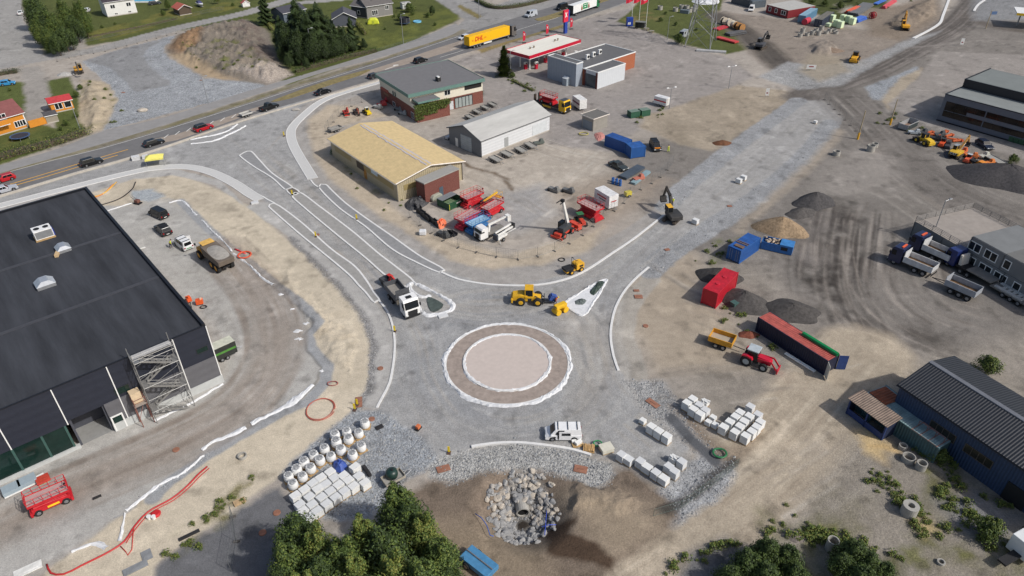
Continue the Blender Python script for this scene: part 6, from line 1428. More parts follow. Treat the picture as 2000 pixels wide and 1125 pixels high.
f=fpx((878,413),(906,399));W_=f.loc(px(859,400))[1];o=thing('waste_skip','dark green skip with a grey lid next to the brick annex','skip',f.o,f.rz);L=f.L
tub(o,0,L,W_,.15,1.5,(24,70,46),M('pale_green_inside',(120,142,110),.7,0,.2),'skip_body',.1);kids(o)[0].location.y=W_/2
MB().b2(0,L,W_*.55,W_+.05,1.6,1.68).build('lid',M('lid_grey',(118,122,124),.6),o);MB().b2(.02,.12,-.03,.0,.2,1.5).build('reflector',paint((226,220,60),.5),o);MB().b2(L*.5,L*.8,-.03,.0,.9,1.15).build('sticker',m_plate,o)
f=fpx((1739,845),(1821,904));f=Frame(f.o-f.ex*2.6,px(1821,904));o=container('weathered teal container beneath the eaves of the dark shed',f,H=2.5,c=(74,104,108),roofc=(136,160,162),doors=False)
rr=MB()
for k in range(4):x=f.L-3.6+k*1.1;rr.bar((x,-.1,2.52),(x,2.3,2.52),.05);rr.bar((x,1.2,2.52),(x,1.2,3.3),.04)
rr.bar((f.L-3.6,0,2.52),(f.L-.3,0,2.52),.05).bar((f.L-3.6,1.2,3.3),(f.L-.3,1.2,3.3),.05).bar((f.L-3.6,2.3,2.52),(f.L-.3,2.3,2.52),.05);t=thing('red_rack','red steel rack frame lying on the teal container roof','rack',f.o,f.rz);rr.build('frame',M('rust_red_steel',(134,92,82)),t)
f=Frame(px(1676.7,772,2.5),px(1706.7,796.7,2.5));o=container('old teal container under rusty tin sheets between the open store and the shed',f,W=f.loc(px(1725.6,747.8,2.5))[1],H=2.5,c=(80,108,110),roofc=(128,150,152),doors=False)
q=f.o+f.ex*1.5+f.ey*3.0;tag(MB().b2(-1.3,1.3,-1.4,1.4,0,.08).build('tin_sheet',ribbed('rust_sheet',(150,84,56),0,.4,.8,.8,.2,.3),None,loc=(q.x,q.y,2.53)),'rust red corrugated sheets lying on the old teal container','tin sheets').rotation_euler=(0,0,f.rz)
container('dark grey container at the top edge left of the maroon cabins',fpx((1428,6),(1462,15)),c=(70,78,86))
container('grey container with an open white door left of the maroon cabins',fpx((1468,17),(1494,14)),W=3,c=(96,106,114))
f=fpx((1495,25),(1537,37));o=thing('site_cabin','maroon site cabin of three joined modules with pale roofs','cabin',f.o,f.rz);W_=f.loc(px(1564,21))[1];L=f.L
for k in range(3):
 MB().b2(k*L/3+.02,(k+1)*L/3-.02,0,W_,.2,2.9).build('module',ribbed('maroon_boards',(124,34,40),0,.3,.4,.6),o);MB().b2(k*L/3+.04,(k+1)*L/3-.04,0,W_,2.9,2.98).build('roof',M('cabin_roof',(176,174,168),.7,0,.1),o)
for x,n_ in((.17,1),(.46,1),(.8,2)):window(o,L*x-.5*n_,L*x+.5*n_,1.1,2.3,0,'y-',n_,fw=.14)
container('light blue container beside the red drum near the top edge',fpx((1571,46),(1594,31)),c=(96,140,170),roofc=(140,174,192))
container('navy container in front of the pale green pallet stacks',fpx((1603,54),(1626,38)),c=(50,58,78),roofc=(120,116,106))
p=px(1574,47);o=thing('red_drum','big red steel drum lying between the light blue and navy containers','drum',p,head((1568,50),(1588,40)));MB().cyl((-1.8,0,1.05),(1.8,0,1.05),1.05,n=24).build('shell',paint((196,50,70),.5),o,.04);MB().b2(-1.5,-1.2,-.8,.8,0,.35).build('cradle',m_chas,o);MB().b2(1.2,1.5,-.8,.8,0,.35).build('cradle',m_chas,o)
m_pg=M('pale_green_wrap',(206,222,184),.6,0,.1,2)
for i,(u,v)in enumerate(((1624,42),(1632,52),(1640,55),(1645,42),(1656,44),(1664,48),(1618,52))):
 p=px(u,v);o=thing('pallet_stack','tall wrapped pale green stack on a pallet near the navy container','pallet stack',p,R(40),'pale green pallet stacks')
 MB().b2(-1.0,1.0,-.8,.8,.15,2.3 if i<6 else 1.2).build('wrapped_load',m_pg,o,.06);MB().b2(-1.0,1.0,-.8,.8,0,.13).build('pallet',m_wood,o)
 # ---------------------------------------------------------------- concrete rings, drums, pipes in the upper yard
m_ring=M('ring_concrete',(158,155,148),.9,0,.15,1.5)
def well(label,u,v,r=.75,h=1.1,group=None,z=0,cone=False,c=None):
 p=px(u,v);mb=MB()
 mb.ring((0,0,0),(0,0,h),r,r*.45 if cone else r-.12,24)
 o=tag(mb.build('concrete_ring',c or m_ring,loc=(p.x,p.y,z)),label,'concrete ring',group);return o
for i,(u,v,r,h)in enumerate(((1562,72,.8,1.2),(1567,64,.8,1.6),(1576,70,.7,1.0),(1586,68,.8,1.4),(1593,64,.8,1.5),(1598,69,.8,1.5),(1604,58,.8,1.3),(1613,66,.8,.9),(1620,62,.8,1.1),(1629,62,.9,.9),(1632,66,.8,.8))):
 well('grey concrete well ring in the cluster below the navy container',u,v,r,h,'concrete rings below the navy container')
for i,(u,v)in enumerate(((1289,19),(1319,22),(1331,17),(1341,18),(1353,22),(1358,17),(1346,24))):well('concrete well ring standing at the edge of the pylon lawn',u,v,.95,1.4,'concrete rings behind the pylon lawn')
for u,v,r,h,lb in((1633,303,.8,1.0,'pale concrete ring alone beside the coarse stone strip'),(1700,295,.85,1.4,'larger pale concrete ring near the yellow based pole'),(1708,287,.7,.9,'grey concrete ring behind the larger pale one by the pole'),(1773,1003,.85,1.4,'thick grey concrete well with a dark hole among weeds'),(1622,1072,.6,1.5,'tall grey concrete pipe standing between the bushes'),(1773,899,.75,.7,'wide concrete ring holding straw in front of the teal container'),(1797,915,.6,1.0,'mossy concrete ring next to the straw filled one'),(1837,1100,.4,.3,'small flat concrete ring near the bottom right scrub'),(1762,876,.5,.6,'half buried concrete ring leaning at the teal container'),(474,893,.55,.4,'low concrete manhole ring in the sand bank'),(1015,524-6,.0,0,'')):
 if r:well(lb,u,v,r,h,None,0,'thick' in lb)
p=px(1097,508);o=tag(MB().ring((0,0,0),(0,0,.15),.6,.5,20).build('old_tyre',m_tyre,loc=(p.x,p.y,.02)),'grey ring lying on the walk above the yellow dumper','ring')
wd=M('drum_wood',(168,122,72),.8,0,.2)
for i,(u,v)in enumerate(((1413,47),(1423,50),(1432,54),(1439,57),(1447,60))):
 o=thing('cable_drum','wooden cable drum standing in the row behind the pylon','cable drum',px(u,v),head((1413,47),(1447,60)),'cable drums behind the pylon')
 MB().cyl((-.55,0,1.2),(.55,0,1.2),.95,n=20).build('winding',M('cable_white',(200,196,186),.7)if i in(1,2)else M('cable_black',(52,48,46),.7),o)
 for x in(-.6,.6):MB().cyl((x-.06,0,1.2),(x+.06,0,1.2),1.2,n=24).build('flange',wd if i>2 else M('drum_pale',(190,180,164),.8),o)
p=px(1703,36);o=thing('cable_drum','red steel cable drum beside the blue pipes','cable drum',p,head((1690,40),(1716,34)))
MB().cyl((-.5,0,1.1),(.5,0,1.1),.7,n=18).build('core',paint((150,30,36),.5),o)
for x in(-.55,.55):MB().ring((x-.06,0,1.1),(x+.06,0,1.1),1.2,.95,24).b2(x-.04,x+.04,-1.0,1.0,1.02,1.18).b2(x-.04,x+.04,-.08,.08,.1,2.1).build('flange',paint((190,40,44),.5),o)
def pipes(label,a,b,c,nx,nz,r,group,name='pipe',cat='pipe',z=0,width=None,box=False):
 A,B=px(*a),px(*b);d=B-A;rz=math.atan2(d.y,d.x);m_=paint(c,.5);n_=Vector((-d.y,d.x,0)).normalized();proto=None
 for k in range(nz):
  for i in range(nx-(0 if box else k)):
   q=A+n_*((i+(0 if box else k*.5))*2.05*r)
   if proto is None:
    proto=tag((MB().b2(0,d.length,-r,r,0,r*1.2)if box else MB().cyl((0,0,r),(d.length,0,r),r,n=10)).build(name,m_,loc=(q.x,q.y,z)),label,cat,group);proto.rotation_euler=(0,0,rz)
   else :
    o=proto.copy();COL.objects.link(o);o.location=(q.x,q.y,z+k*r*(1.22 if box else 1.78));o['label']=label
pipes('blue plastic pipe in the bundle near the red cable drum',(1675,45),(1692,38),(52,96,190),5,2,.3,'blue pipes by the red drum')
pipes('orange plastic pipe in the stack behind the pale green pallets',(1660,28),(1680,18),(226,84,46),4,2,.3,'orange pipes')
pipes('dark grey pipe in the long stack near the top edge',(1675,32),(1705,12),(98,100,104),8,2,.28,'dark grey pipes')
pipes('red pipe in the small stack near the top edge right of the grey pipes',(1728,18),(1750,4),(206,76,88),3,2,.3,'red pipes')
pipes('blue pipe in the small stack at the top edge',(1712,10),(1730,2),(52,100,190),3,1,.3,'blue pipes at the top edge')
pipes('red steel beam lying in the grass nearest the pylon legs',(1398,76),(1436,86),(206,62,62),3,1,.35,'red beams nearest the pylon','steel_beam','beam',.25,None,True)
pipes('red steel beam in the far pile beside the cable drums',(1402,60),(1422,54),(196,50,60),4,1,.3,'red beams by the cable drums','steel_beam','beam',.1,None,True)
pipes('black pipe in the stack between the red beams and the dark excavator',(1425,72),(1458,66),(70,72,76),6,2,.25,'black pipes')
pipes('pale concrete beam laid along the lower edge of the pylon lawn',(1360,100),(1418,104),(176,178,178),2,1,.4,'concrete beams along the lawn','concrete_beam','beam',0,None,True)
for i in range(6):o=thing('blue_barrel','blue plastic barrel in the group at the right fence of the rental yard','barrel',px(1197+(i%3)*7,359-(i//3)*4+(i%3)*2),0,'blue barrels by the fence');MB().lathe([(.28,0),(.31,.1),(.31,.85),(.28,.95)],0,0,14).build('shell',paint((36,92,170),.45),o);MB().lathe([(.1,.95),(.1,1.0)],0,0,8).build('cap',m_blk,o)
pipes('dark steel beam in the stack behind the blue barrels',(1222,352),(1258,330),(66,78,90),5,2,.2,'dark steel beams','steel_beam','beam',.1,None,True)
pipes('grey blue scaffold tube stored at the right fence',(1240,362),(1270,338),(120,146,156),5,2,.14,'grey blue tubes','scaffold_tube','tube')
o=thing('yellow_compressor','small dirty yellow compressor at the fence beside the white box trailer','compressor',px(1226,384),.5)
MB().b2(-.7,.7,-.45,.45,.35,1.2).build('housing',paint((206,190,70),.5),o,.08);wheel(o,0,.45,.3,.15);wheel(o,0,-.45,.3,.15);MB().bar((.7,0,.4),(1.5,0,.3),.04).build('drawbar',m_galv,o)
mbk=M('bucket_black',(52,52,55),.6,.3,.25,2)
for i,(u,v)in enumerate(((812,408),(818,418),(826,425),(833,431),(843,436),(852,443),(870,462),(880,460))):
 o=thing('digger_bucket','black excavator bucket in the row along the rental yard fence','bucket',px(u,v),head((800,400),(880,465))+R(90+(i*37)%20-10),'digger buckets along the fence')
 MB().prof([(0,0),(.9,0),(1.1,.5),(1.0,.5),(.8,.12),(.15,.15),(.1,.9),(0,.95)],-.9,.9).build('shell',mbk,o);MB().b2(-.1,.2,-.3,.3,.9,1.1).build('hitch',m_chas,o)
 for k in range(4):MB().box(1.15,-.7+k*.46,.52,.2,.1,.05).build('tooth',m_steel,o)
tarp('tarpaulin','orange tarpaulin thrown over a bucket in the rental yard row',[(850,438),(868,428),(872,440),(860,448)],.9,M('orange_tarp',(236,124,84),.6,0,.15,2,.6,4),seed=5)
tarp('scrap_heap','dark heap of engine scrap and tyres at the corner of the beige hall',[(790,398),(822,382),(840,392),(826,405),(800,412)],1.1,M('scrap_dark',(72,72,74),.7,.3,.5,3,1,6),'scrap',6)
o=thing('water_tank','white round tank beside the brick annex corner','tank',px(824,392));MB().lathe([(.4,0),(.6,.2),(.6,.9),(.3,1.2)],0,0,16).build('shell',m_wf,o,smooth=True);MB().lathe([(.15,1.2),(.15,1.3)],0,0,10).build('cap',m_blk,o)
o=thing('tank_cover','pale grey rounded tank trailer in front of the brick annex','tank',px(852,390),head((842,394),(862,384)));MB().prof([(-1.4,.3),(1.4,.3),(1.4,.8),(.9,1.3),(-.9,1.3),(-1.4,.8)],-.5,.5).build('shell',M('grey_green_shell',(160,162,148),.5,0,.08),o,.15);MB().b2(-1.3,1.3,.3,.42,1.0,1.7).build('back_panel',m_wf,o)
o=thing('bulk_bag','lone white bulk bag on the sand outside the rental yard fence','bulk bag',px(826,458));MB().b2(-.65,.65,-.55,.55,.05,.95).build('bag',m_cover,o,.2)
tarp('tarpaulin','faded red tarpaulin lying beside the square kiosk',[(1160,262),(1175,258),(1182,268),(1168,276)],.4,M('faded_red_tarp',(176,120,112),.7,0,.2,2,.6,4),seed=9)
# ---------------------------------------------------------------- paving stacks and bulk bags
m_pv=[M('paver_grey'+'abc'[i],c,.85,0,.06,2.5,.25,6)for i,c in enumerate(((208,209,208),(200,201,201),(216,216,213)))]
def paver_stack(h=1.0,sx=1.15,sy=.95,mi=0,seed=1,broken=False):
 r_=random.Random(seed);o=thing('paver_stack','x','paving stack',(0,0,0));nl=max(2,int(h/.25));dz=(h-.12)/nl
 MB().b2(-sx/2,sx/2,-sy/2,sy/2,0,.12).build('pallet',m_wood,o)
 for k in range(nl):
  if broken and k==nl-1:
   mb=MB()
   for j in range(4):mb.box(r_.uniform(-.4,.4),r_.uniform(-.25,.25),.12+dz*(k+.5),.5,.22,dz*.9,r_.uniform(-.6,.6))
  else :
   j=.015;mb=MB().b2(-sx/2+r_.uniform(-j,j),sx/2+r_.uniform(-j,j),-sy/2+r_.uniform(-j,j),sy/2+r_.uniform(-j,j),.12+k*dz+.012,.12+(k+1)*dz)
  mb.build('stone_layer',m_pv[mi],o,.015)
 return o
PS=[paver_stack(1.0,1.1,.9,0,1),paver_stack(1.15,.96,.92,1,2),paver_stack(1.05,1.12,.92,2,3),paver_stack(1.0,.95,.9,2,4,True),paver_stack(.75,.75,.7,2,5),paver_stack(1.3,.98,.94,2,6)]
used=set()
def put_stack(k,u,v,rz,label,group,z):
 p=px(u,v,z)
 if k in used:o=dup(PS[k],(p.x,p.y,0),rz)
 else :o=PS[k];used.add(k);o.location=(p.x,p.y,0);o.rotation_euler=(0,0,rz)
 o['label']=label;o['group']=group
r_=random.Random(12);a1=head((576,966),(644,920))
for i,(u,v)in enumerate(((576,966),(594,954),(610,941),(626,931),(644,920),(585,983),(604,968),(620,953),(636,943),(653,931),(591,996),(609,983),(627.5,969),(644.5,957),(660.5,945),(603,1008),(619,995.5),(637,981.6),(655,969),(672,957),(670,927),(680,936),(690,947.5),(700,927),(712,941),(692.5,910))):
 put_stack(r_.choice((0,2)),u,v,a1+r_.uniform(-.05,.05),'pallet of grey paving stones in the tight block beside the bulk bags','paving stacks beside the bulk bags',1.05)
a2=head((1273,831),(1303,849.5))
for lb,gp,lst in(('pallet of pale kerb blocks in the short row above the white van gap','short row of paving stacks',((1273,831,5),(1287,840,5),(1303,849.5,5))),('pallet of pale blocks in the long slanting row right of the white van','long slanting row of paving stacks',((1214,886,1),(1228,894.5,0),(1251,899,1),(1264.5,910,2),(1281,921,1),(1297,932,2))),('pallet of pale blocks in the pair of twos beside the coarse stone edge','four paving stacks in twos',((1317,890.6,3),(1332,900,1),(1306.6,909,1),(1318,919,1))),('pallet of pale blocks in the upper cluster above the asphalt strip','upper cluster of paving stacks',((1353.5,777,5),(1342,785,5),(1378,781,3),(1366,789,1),(1354.5,797,5),(1378,799,1),(1368,806.5,5))),('small half pallet of pale blocks between the two right hand clusters','small paving stacks',((1393,813,4),(1384,822,4),(1397,827,4),(1255.7,819,4))),('pallet of pale blocks in the right hand cluster by the dirt road','right hand cluster of paving stacks',((1466,792,1),(1481,807.5,1),(1446,803.6,5),(1437,812,5),(1426,822,5),(1414,832,5),(1464,811,5),(1454,821,5),(1445.5,831,5),(1436,842,5),(1485.6,822,5),(1478,832,5),(1469,841,5),(1457,849.5,5))),('white block stack in the pair standing on the upper arm of the road','block stacks on the upper arm',((1444,349,0),(1453,343,0)))):
 for u,v,k in lst:put_stack(k,u,v,a2+r_.uniform(-.04,.04),lb,gp,(1.0,1.15,1.05,1.0,.75,1.3)[k])
put_stack(0,1359,428,a2,'single white block stack on the new road right of the black excavator','block stack by the black excavator',1.0)
put_stack(4,1593,236,a2,'small pale block stack at the upper end of the new road arm','block stack at the far end',.7)
o=thing('bulk_bag','white bulk bag of stones on a pallet beside the sand bank','bulk bag',(0,0,0),0,'bulk bags beside the sand bank')
MB().lathe([(.46,.14),(.56,.3),(.58,.75),(.5,1.02),(.5,1.1),(.44,1.06)],0,0,18).build('bag',M('bag_white',(226,226,224),.8,0,.06,3,.6,5),o,smooth=True)
MB().b2(-.6,.6,-.5,.5,0,.12).build('pallet',m_wood,o);mb=MB()
for k in range(22):an=k*2.4;rr=.4*math.sqrt(k/22);mb.box(rr*math.cos(an),rr*math.sin(an),1.08,.16,.13,.1,an,.3)
tag(mb.build('stones',M('bag_stones',(150,152,154),.9,0,.3,4),o),kind='stuff')
mb=MB()
for k in range(4):an=R(45+90*k);mb.tube([(.5*math.cos(an),.5*math.sin(an),1.05),(.3*math.cos(an),.3*math.sin(an),1.3),(.5*math.cos(an+.5),.5*math.sin(an+.5),1.05)],.025,4)
mb.build('loops',m_cover,o);BAG=o
for i,(u,v)in enumerate(((712,823),(676.5,840),(680,853.6),(700,842),(653.5,846),(656,860),(665,875),(705,868.5),(687.6,884.5),(633,873),(611.5,885.6),(624,895),(645.6,887.7),(593,899.5),(606,911),(578.4,914),(590,927),(562.4,927),(571,942))):
 p=px(u,v,1.05)
 if i==0:BAG.location=(p.x,p.y,0);BAG.scale=(1.08,)*3
 else :dup(BAG,(p.x,p.y,0),a1+r_.uniform(-.3,.3),scale=r_.uniform(1.0,1.14))
tarp('tarpaulin','crumpled blue tarpaulin among the paving stacks and bulk bags',[(650,905),(668,898),(680,912),(668,926),(655,922)],.9,M('blue_tarp',(58,84,158),.55,0,.2,2,.7,4),seed=8)
# ---------------------------------------------------------------- heaps, stones, culvert
def heap(label,u,v,rx,ry,h,c,rz=0.0,seed=1,name='gravel_heap',cat='heap',stone=.3):
 p=px(u,v);r_=random.Random(seed);vs,fs=[],[];n_,K=40,9;ph=[r_.uniform(0,6.28)for _ in range(4)]
 for k in range(K+1):
  t=1-k/K
  for i in range(n_):
   a=2*math.pi*i/n_;q=t*(1+.12*math.sin(2*a+ph[0])+.07*math.sin(5*a+ph[1]))
   vs.append((rx*q*math.cos(a),ry*q*math.sin(a),h*(1-t**1.25)*(1+r_.uniform(-.05,.05))-(.04 if k==0 else 0)))
 for k in range(K):fs+=[(k*n_+i,k*n_+(i+1)%n_,(k+1)*n_+(i+1)%n_,(k+1)*n_+i)for i in range(n_)]
 mb=MB();mb.add(vs,fs);o=tag(mb.build(name,M('heap_%d_%d_%d'%c,c,.95,0,.35,2.2,.9,5,.15),smooth=True,loc=(p.x,p.y,0)),label,cat);o.rotation_euler=(0,0,rz);return o
heap('round black gravel heap standing alone in the right yard',1590,396,4.2,3.4,2.3,(76,74,74),.2,1)
heap('flattened black gravel heap just below the round one',1564,417,3.4,2.0,1.2,(84,81,79),.2,2)
heap('brown sand heap right of the new road arm',1524,448,4.6,3.6,2.6,(146,126,102),-.4,3)
heap('huge black gravel heap at the right edge',1962,352,10,6.5,3.6,(74,72,73),-.5,4)
heap('black gravel heap beside the green box and red container',1452,590,4.4,3.2,2.0,(80,77,75),-.4,5)
heap('low black gravel heap behind the navy container',1546,608,4.8,3.0,1.4,(78,75,73),-.4,6)
heap('black gravel heap behind the red container',1404,541,3.6,2.8,1.7,(74,71,69),-.2,7)
heap('pale gravel heap by the dark excavator near the old road',128,146,2.4,1.8,.9,(166,164,160),0,8)
heap('rusty scrap heap in the dry field by the new road arm',1410,280,2.2,1.5,.8,(104,72,54),.3,9,'scrap_heap')
heap('brown soil mound with rubble beside the loader on the upper site',1620,98,4.5,3,.9,(128,112,98),0,10,'soil_heap')
heap('rusty root heap between tractor and navy container',1462,654,1.6,1.0,.6,(120,72,58),.2,11,'root_heap')
heap('loose stone pile near the bottom right bushes',1552,1046,1.4,1.0,.5,(128,120,114),0,12,'stone_pile')
def rockmesh(seed,c):
 bm=bmesh.new();bmesh.ops.create_icosphere(bm,subdivisions=2,radius=.5);r_=random.Random(seed)
 for v in bm.verts:
  q=v.co;s_=1+.22*math.sin(q.x*7+seed)*math.cos(q.y*6-seed)+r_.uniform(-.07,.07);v.co=Vector((q.x*s_*1.15,q.y*s_,q.z*s_*.62))
 me=bpy.data.meshes.new('stone');bm.to_mesh(me);bm.free();me.materials.append(M('stone_%d'%seed,c,.9,0,.2,1.5,.5,6));return me
RK=[rockmesh(1,(160,155,148)),rockmesh(2,(148,147,145)),rockmesh(3,(178,169,156)),rockmesh(4,(134,134,134))]
r_=random.Random(21);n_r=0;zc=ground_z(_pit.x,_pit.y)
for k in range(520):
 a=r_.uniform(0,6.283);rr=r_.uniform(1.2,4.3);x,y=_pit.x+rr*1.02*math.cos(a),_pit.y+.9+rr*1.12*math.sin(a)
 if n_r>=299:break
 dx_,dy_=x-_pit.x,y-_pit.y;up=abs(dx_)<.9 and 1.7<dy_<3.6
 if math.hypot(dx_,dy_-.2)<1.3:continue
 o=bpy.data.objects.new('boulder',r_.choice(RK if y>_pit.y else RK[1:2]+RK[3:]));COL.objects.link(o);n_r+=1
 o.location=(x,y,max(ground_z(x,y)+.08,zc+1.5 if up else -9));s_=r_.uniform(.5,1.0)*(.8 if rr>3.6 else 1);o.scale=(s_,s_*r_.uniform(.7,1),s_*r_.uniform(.8,1.2));o.rotation_euler=(r_.uniform(-.4,.4),r_.uniform(-.4,.4),r_.uniform(0,6))
 tag(o,'rough grey stone in the ring of boulders round the culvert mouth','boulder','boulders round the culvert')
zc=ground_z(_pit.x,_pit.y)
o=thing('culvert_pipe','concrete culvert pipe mouth inside the ring of boulders','culvert',(_pit.x,_pit.y,zc),0)
MB().ring((0,1.0,.8),(-.2,3.0,.9),.8,.66,20).build('pipe',m_ring,o);MB().cyl((-.05,1.25,.8),(-.06,1.3,.8),.66).build('bore_shade_disc',M('bore_shade',(8,8,8),.9),o)  # near-black disc closes the pipe, its colour stands in for the shade inside
for u,v,s_,lb in((270,214,1.7,'pale boulder lying on the crushed stone bed by the main road'),(375,210+2,1.2,'pale boulder'),):
 pass
p=px(279,217);o=bpy.data.objects.new('boulder',RK[2]);COL.objects.link(o);o.location=(p.x,p.y,.3);o.scale=(2.4,1.9,1.6);tag(o,'single pale boulder on the crushed stone bed beside the main road','boulder')
p=px(578,215);o=bpy.data.objects.new('boulder',RK[0]);COL.objects.link(o);o.location=(p.x,p.y,.2);o.scale=(2.0,1.2,1.2);tag(o,'grey boulder at the junction beside the white slab walk','boulder')
# ---------------------------------------------------------------- hoses, plates, beacons, small site things
def hose(label,pts,r,c,z=.08,name='hose',cat='hose',world=False,step=.6):
 q=pts if world else spline(P2(pts),step);q=[(a[0],a[1],z+.02*math.sin(i))for i,a in enumerate(q)]
 return tag(MB().tube(q,r,8).build(name,M('hose_%d_%d_%d'%c,c,.5,0,.08),smooth=True),label,cat)
HP=[(92,1103),(100,1120),(125,1122),(160,1105),(205,1083),(243,1058),(264,1028),(290,1000),(335,975),(368,948),(390,925),(405,912)]
hose('thick red hose snaking over the sand bank at the lower left',HP,.1,(178,40,44))
hose('thin red hose running beside the thick one at the lower left',[(u+4,v+3)for u,v in HP[5:]],.05,(178,50,50))
hose('short red hose branching off to the black valve at the lower left',[(262,1030),(259,1060),(258,1074),(250,1085),(246,1078),(236,1068)],.05,(190,60,52))
def coil(label,u,v,r,n,tr,c,sq=1.0,seed=1,name='hose_coil'):
 p=px(u,v);r_=random.Random(seed);pts=[]
 for i in range(n*28):a=2*math.pi*i/28;rr=r*(1+.08*math.sin(a*.31+seed))+r_.uniform(-.02,.02);pts.append((p.x+rr*math.cos(a),p.y+rr*sq*math.sin(a)))
 return hose(label,pts,tr,c,.06+.03*n,name,'hose coil',True)
coil('orange hose coiled in a thick ring beside the dump truck',478,500,1.1,7,.08,(206,84,52),1.0,2)
hose('bright red hose lying above the orange coil',[(459,487),(470,492),(480,497)],.14,(206,36,48))
coil('thin rust red pipe laid in a loose ring on the sand bank',626,800,1.9,2,.05,(178,92,76),1.1,3)
hose('yellow cable duct ending near the warehouse corner',[(228,356),(205,377),(185,384),(163,386)],.1,(214,168,70));hose('orange cable duct near the warehouse corner, below the yellow one',[(222,360),(200,380),(180,387),(160,388)],.09,(206,124,60))
hose('black pipe curving over the sand to the warehouse corner',[(265,356),(258,370),(240,385),(215,396),(180,405)],.11,(44,40,40));coil('small red hose ring in the sand bank beside the walk',650,750,.7,2,.05,(150,90,84),.6,5)
coil('green hose heaped at the end of the asphalt strip',1405,888,.8,8,.07,(40,110,66),.9,6);coil('green hose heap between pallet and white crate near the van',1167,869,.5,8,.06,(50,130,80),.9,7)
hose('blue strap lying on the brown slope below the culvert',[(1068,998),(1066,1020),(1064,1046)],.035,(60,84,190));hose('blue strap crossing the first one on the brown slope',[(1058,1030),(1072,1026),(1086,1026)],.035,(60,84,190));hose('blue rope tangle lying left of the culvert boulders',[(928,1004),(940,1012),(952,1030),(957,1046),(964,1048)],.05,(60,96,170))
coil('yellow hose ring lying beside the square kiosk',1140,262,1.1,3,.07,(170,160,90),.8,9)
m_rust=M('rust_plate',(146,102,82),.85,.1,.25,2,.3,5)
for u,v,sx,sy,a,lb in((1275,788,1.9,.9,-50,'rusty orange steel plate on the gravel left of the paving stacks'),(866,916,1.6,1.0,20,'rusty plate with a lifting eye near the bottom gravel edge'),(1134,917,1.6,1.1,-15,'dull rusty plate on the coarse stones below the white van'),(701,786,.9,2.0,10,'rusty plate at the lower end of the left walk'),(1247,580,1.3,1.0,0,'rusty mesh plate on the upper end of the right walk'),(1243,568,.9,.6,0,'small orange plate above the mesh plate on the right walk'),(241,181,.9,.7,0,'orange marker plate at the left edge of the crushed stone bed'),(393,157,.9,.6,0,'orange marker plate at the right edge of the crushed stone bed'),(1425,403,.9,.7,0,'small rusty plate on the coarse stones of the new arm'),(1303,488,.9,.7,20,'rusty square plate in the new road surface')):
 p=px(u,v);o=tag(MB().box(0,0,.06,sx,sy,.05).box(0,0,.1,sx*.5,.06,.04).build('steel_plate',m_rust,loc=(p.x,p.y,.02)),lb,'plate');o.rotation_euler=(0,.02,R(a))
for u,v,lb in((743,720,'rust brown manhole cover in the left walk'),(1261,637,'rust brown manhole cover in the sand right of the walk'),(726,819,'rust manhole cover beside the topmost bulk bag'),(541,1002,'rust manhole cover on the asphalt path above the trees'),(513,1041,'rust manhole cover on the asphalt path in tree shade'),(620,459,'dark drain cover between the traffic islands'),(344,879,'rust patch cover in the warehouse yard')):
 p=px(u,v);tag(MB().lathe([(.42,0),(.42,.07),(.36,.08),(.36,.065)],0,0,20).build('manhole_cover',m_rust,loc=(p.x,p.y,.03)),lb,'manhole cover')
def beacon(label,u,v,rz=0):
 o=thing('marker_board',label,'marker board',px(u,v),rz);MB().b2(-.03,.03,-.14,.14,.25,1.15).build('board',M('marker_yellow',(236,206,40),.5),o)
 for k in range(3):MB().box(-.035,0,.45+k*.28,.02,.26,.1,0,0,.6).build('black_bar',m_blk,o)
 MB().b2(-.3,.3,-.22,.22,0,.12).build('foot',M('foot_brown',(84,62,52),.8),o,.02);MB().b2(-.03,.03,-.03,.03,.12,.25).build('stem',m_galv,o)
for u,v,lb in((771,648,'yellow and black marker board at the left roundabout kerb'),(693,801,'yellow marker board tilted beside the rusty plate and bulk bags'),(698,792,'small yellow marker board above the tilted one by the bulk bags'),(617,463,'yellow marker board on the long left traffic island'),(697,429,'yellow marker board on the edge of the right traffic island'),(571,381,'yellow marker board in the small square hole of the median'),(877,885,'yellow marker board lying near the left end of the bottom kerb'),(555,266,'yellow marker board at the bend of the slab walk')):beacon(lb,u,v,R(-100))
o=thing('marquee','small yellow canopy tent beside the slab walk and concrete barrier','canopy tent',px(306,322),head((292,324),(322,320)))
MB().frus(-1.9,1.9,-1.3,1.3,1.9,-.9,.9,-.15,.15,2.5).b2(-1.9,1.9,-1.32,-1.28,1.6,1.92).build('roof',M('tent_yellow',(222,214,110),.7,0,.05),o)
for x in(-1.8,1.8):
 for y in(-1.2,1.2):MB().bar((x,y,0),(x,y,1.9),.04).build('leg',m_galv,o)
for u,v,lb,s_ in((266,312,'stack of grey concrete slabs beside the yellow canopy tent',(1.6,1.2,.9)),(284,309,'smaller grey slab stack between the tent and the larger stack',(1.2,1.0,.7)),(1498-1000,397,'broken white kerb stones at the end of the left slab walk',(1.4,.9,.3)),(865,617,'pale slab pallet at the tip of the white fleece triangle',(1.5,1.1,.2))):
 p=px(u,v);mb=MB();nk=max(1,int(s_[2]/.25))
 for k in range(nk):mb.box(.04*(k%2),0,s_[2]/nk*(k+.5),s_[0],s_[1],s_[2]/nk-.03)
 tag(mb.build('slab_stack',m_pv[1],loc=p),lb,'slab stack').rotation_euler=(0,0,.4)
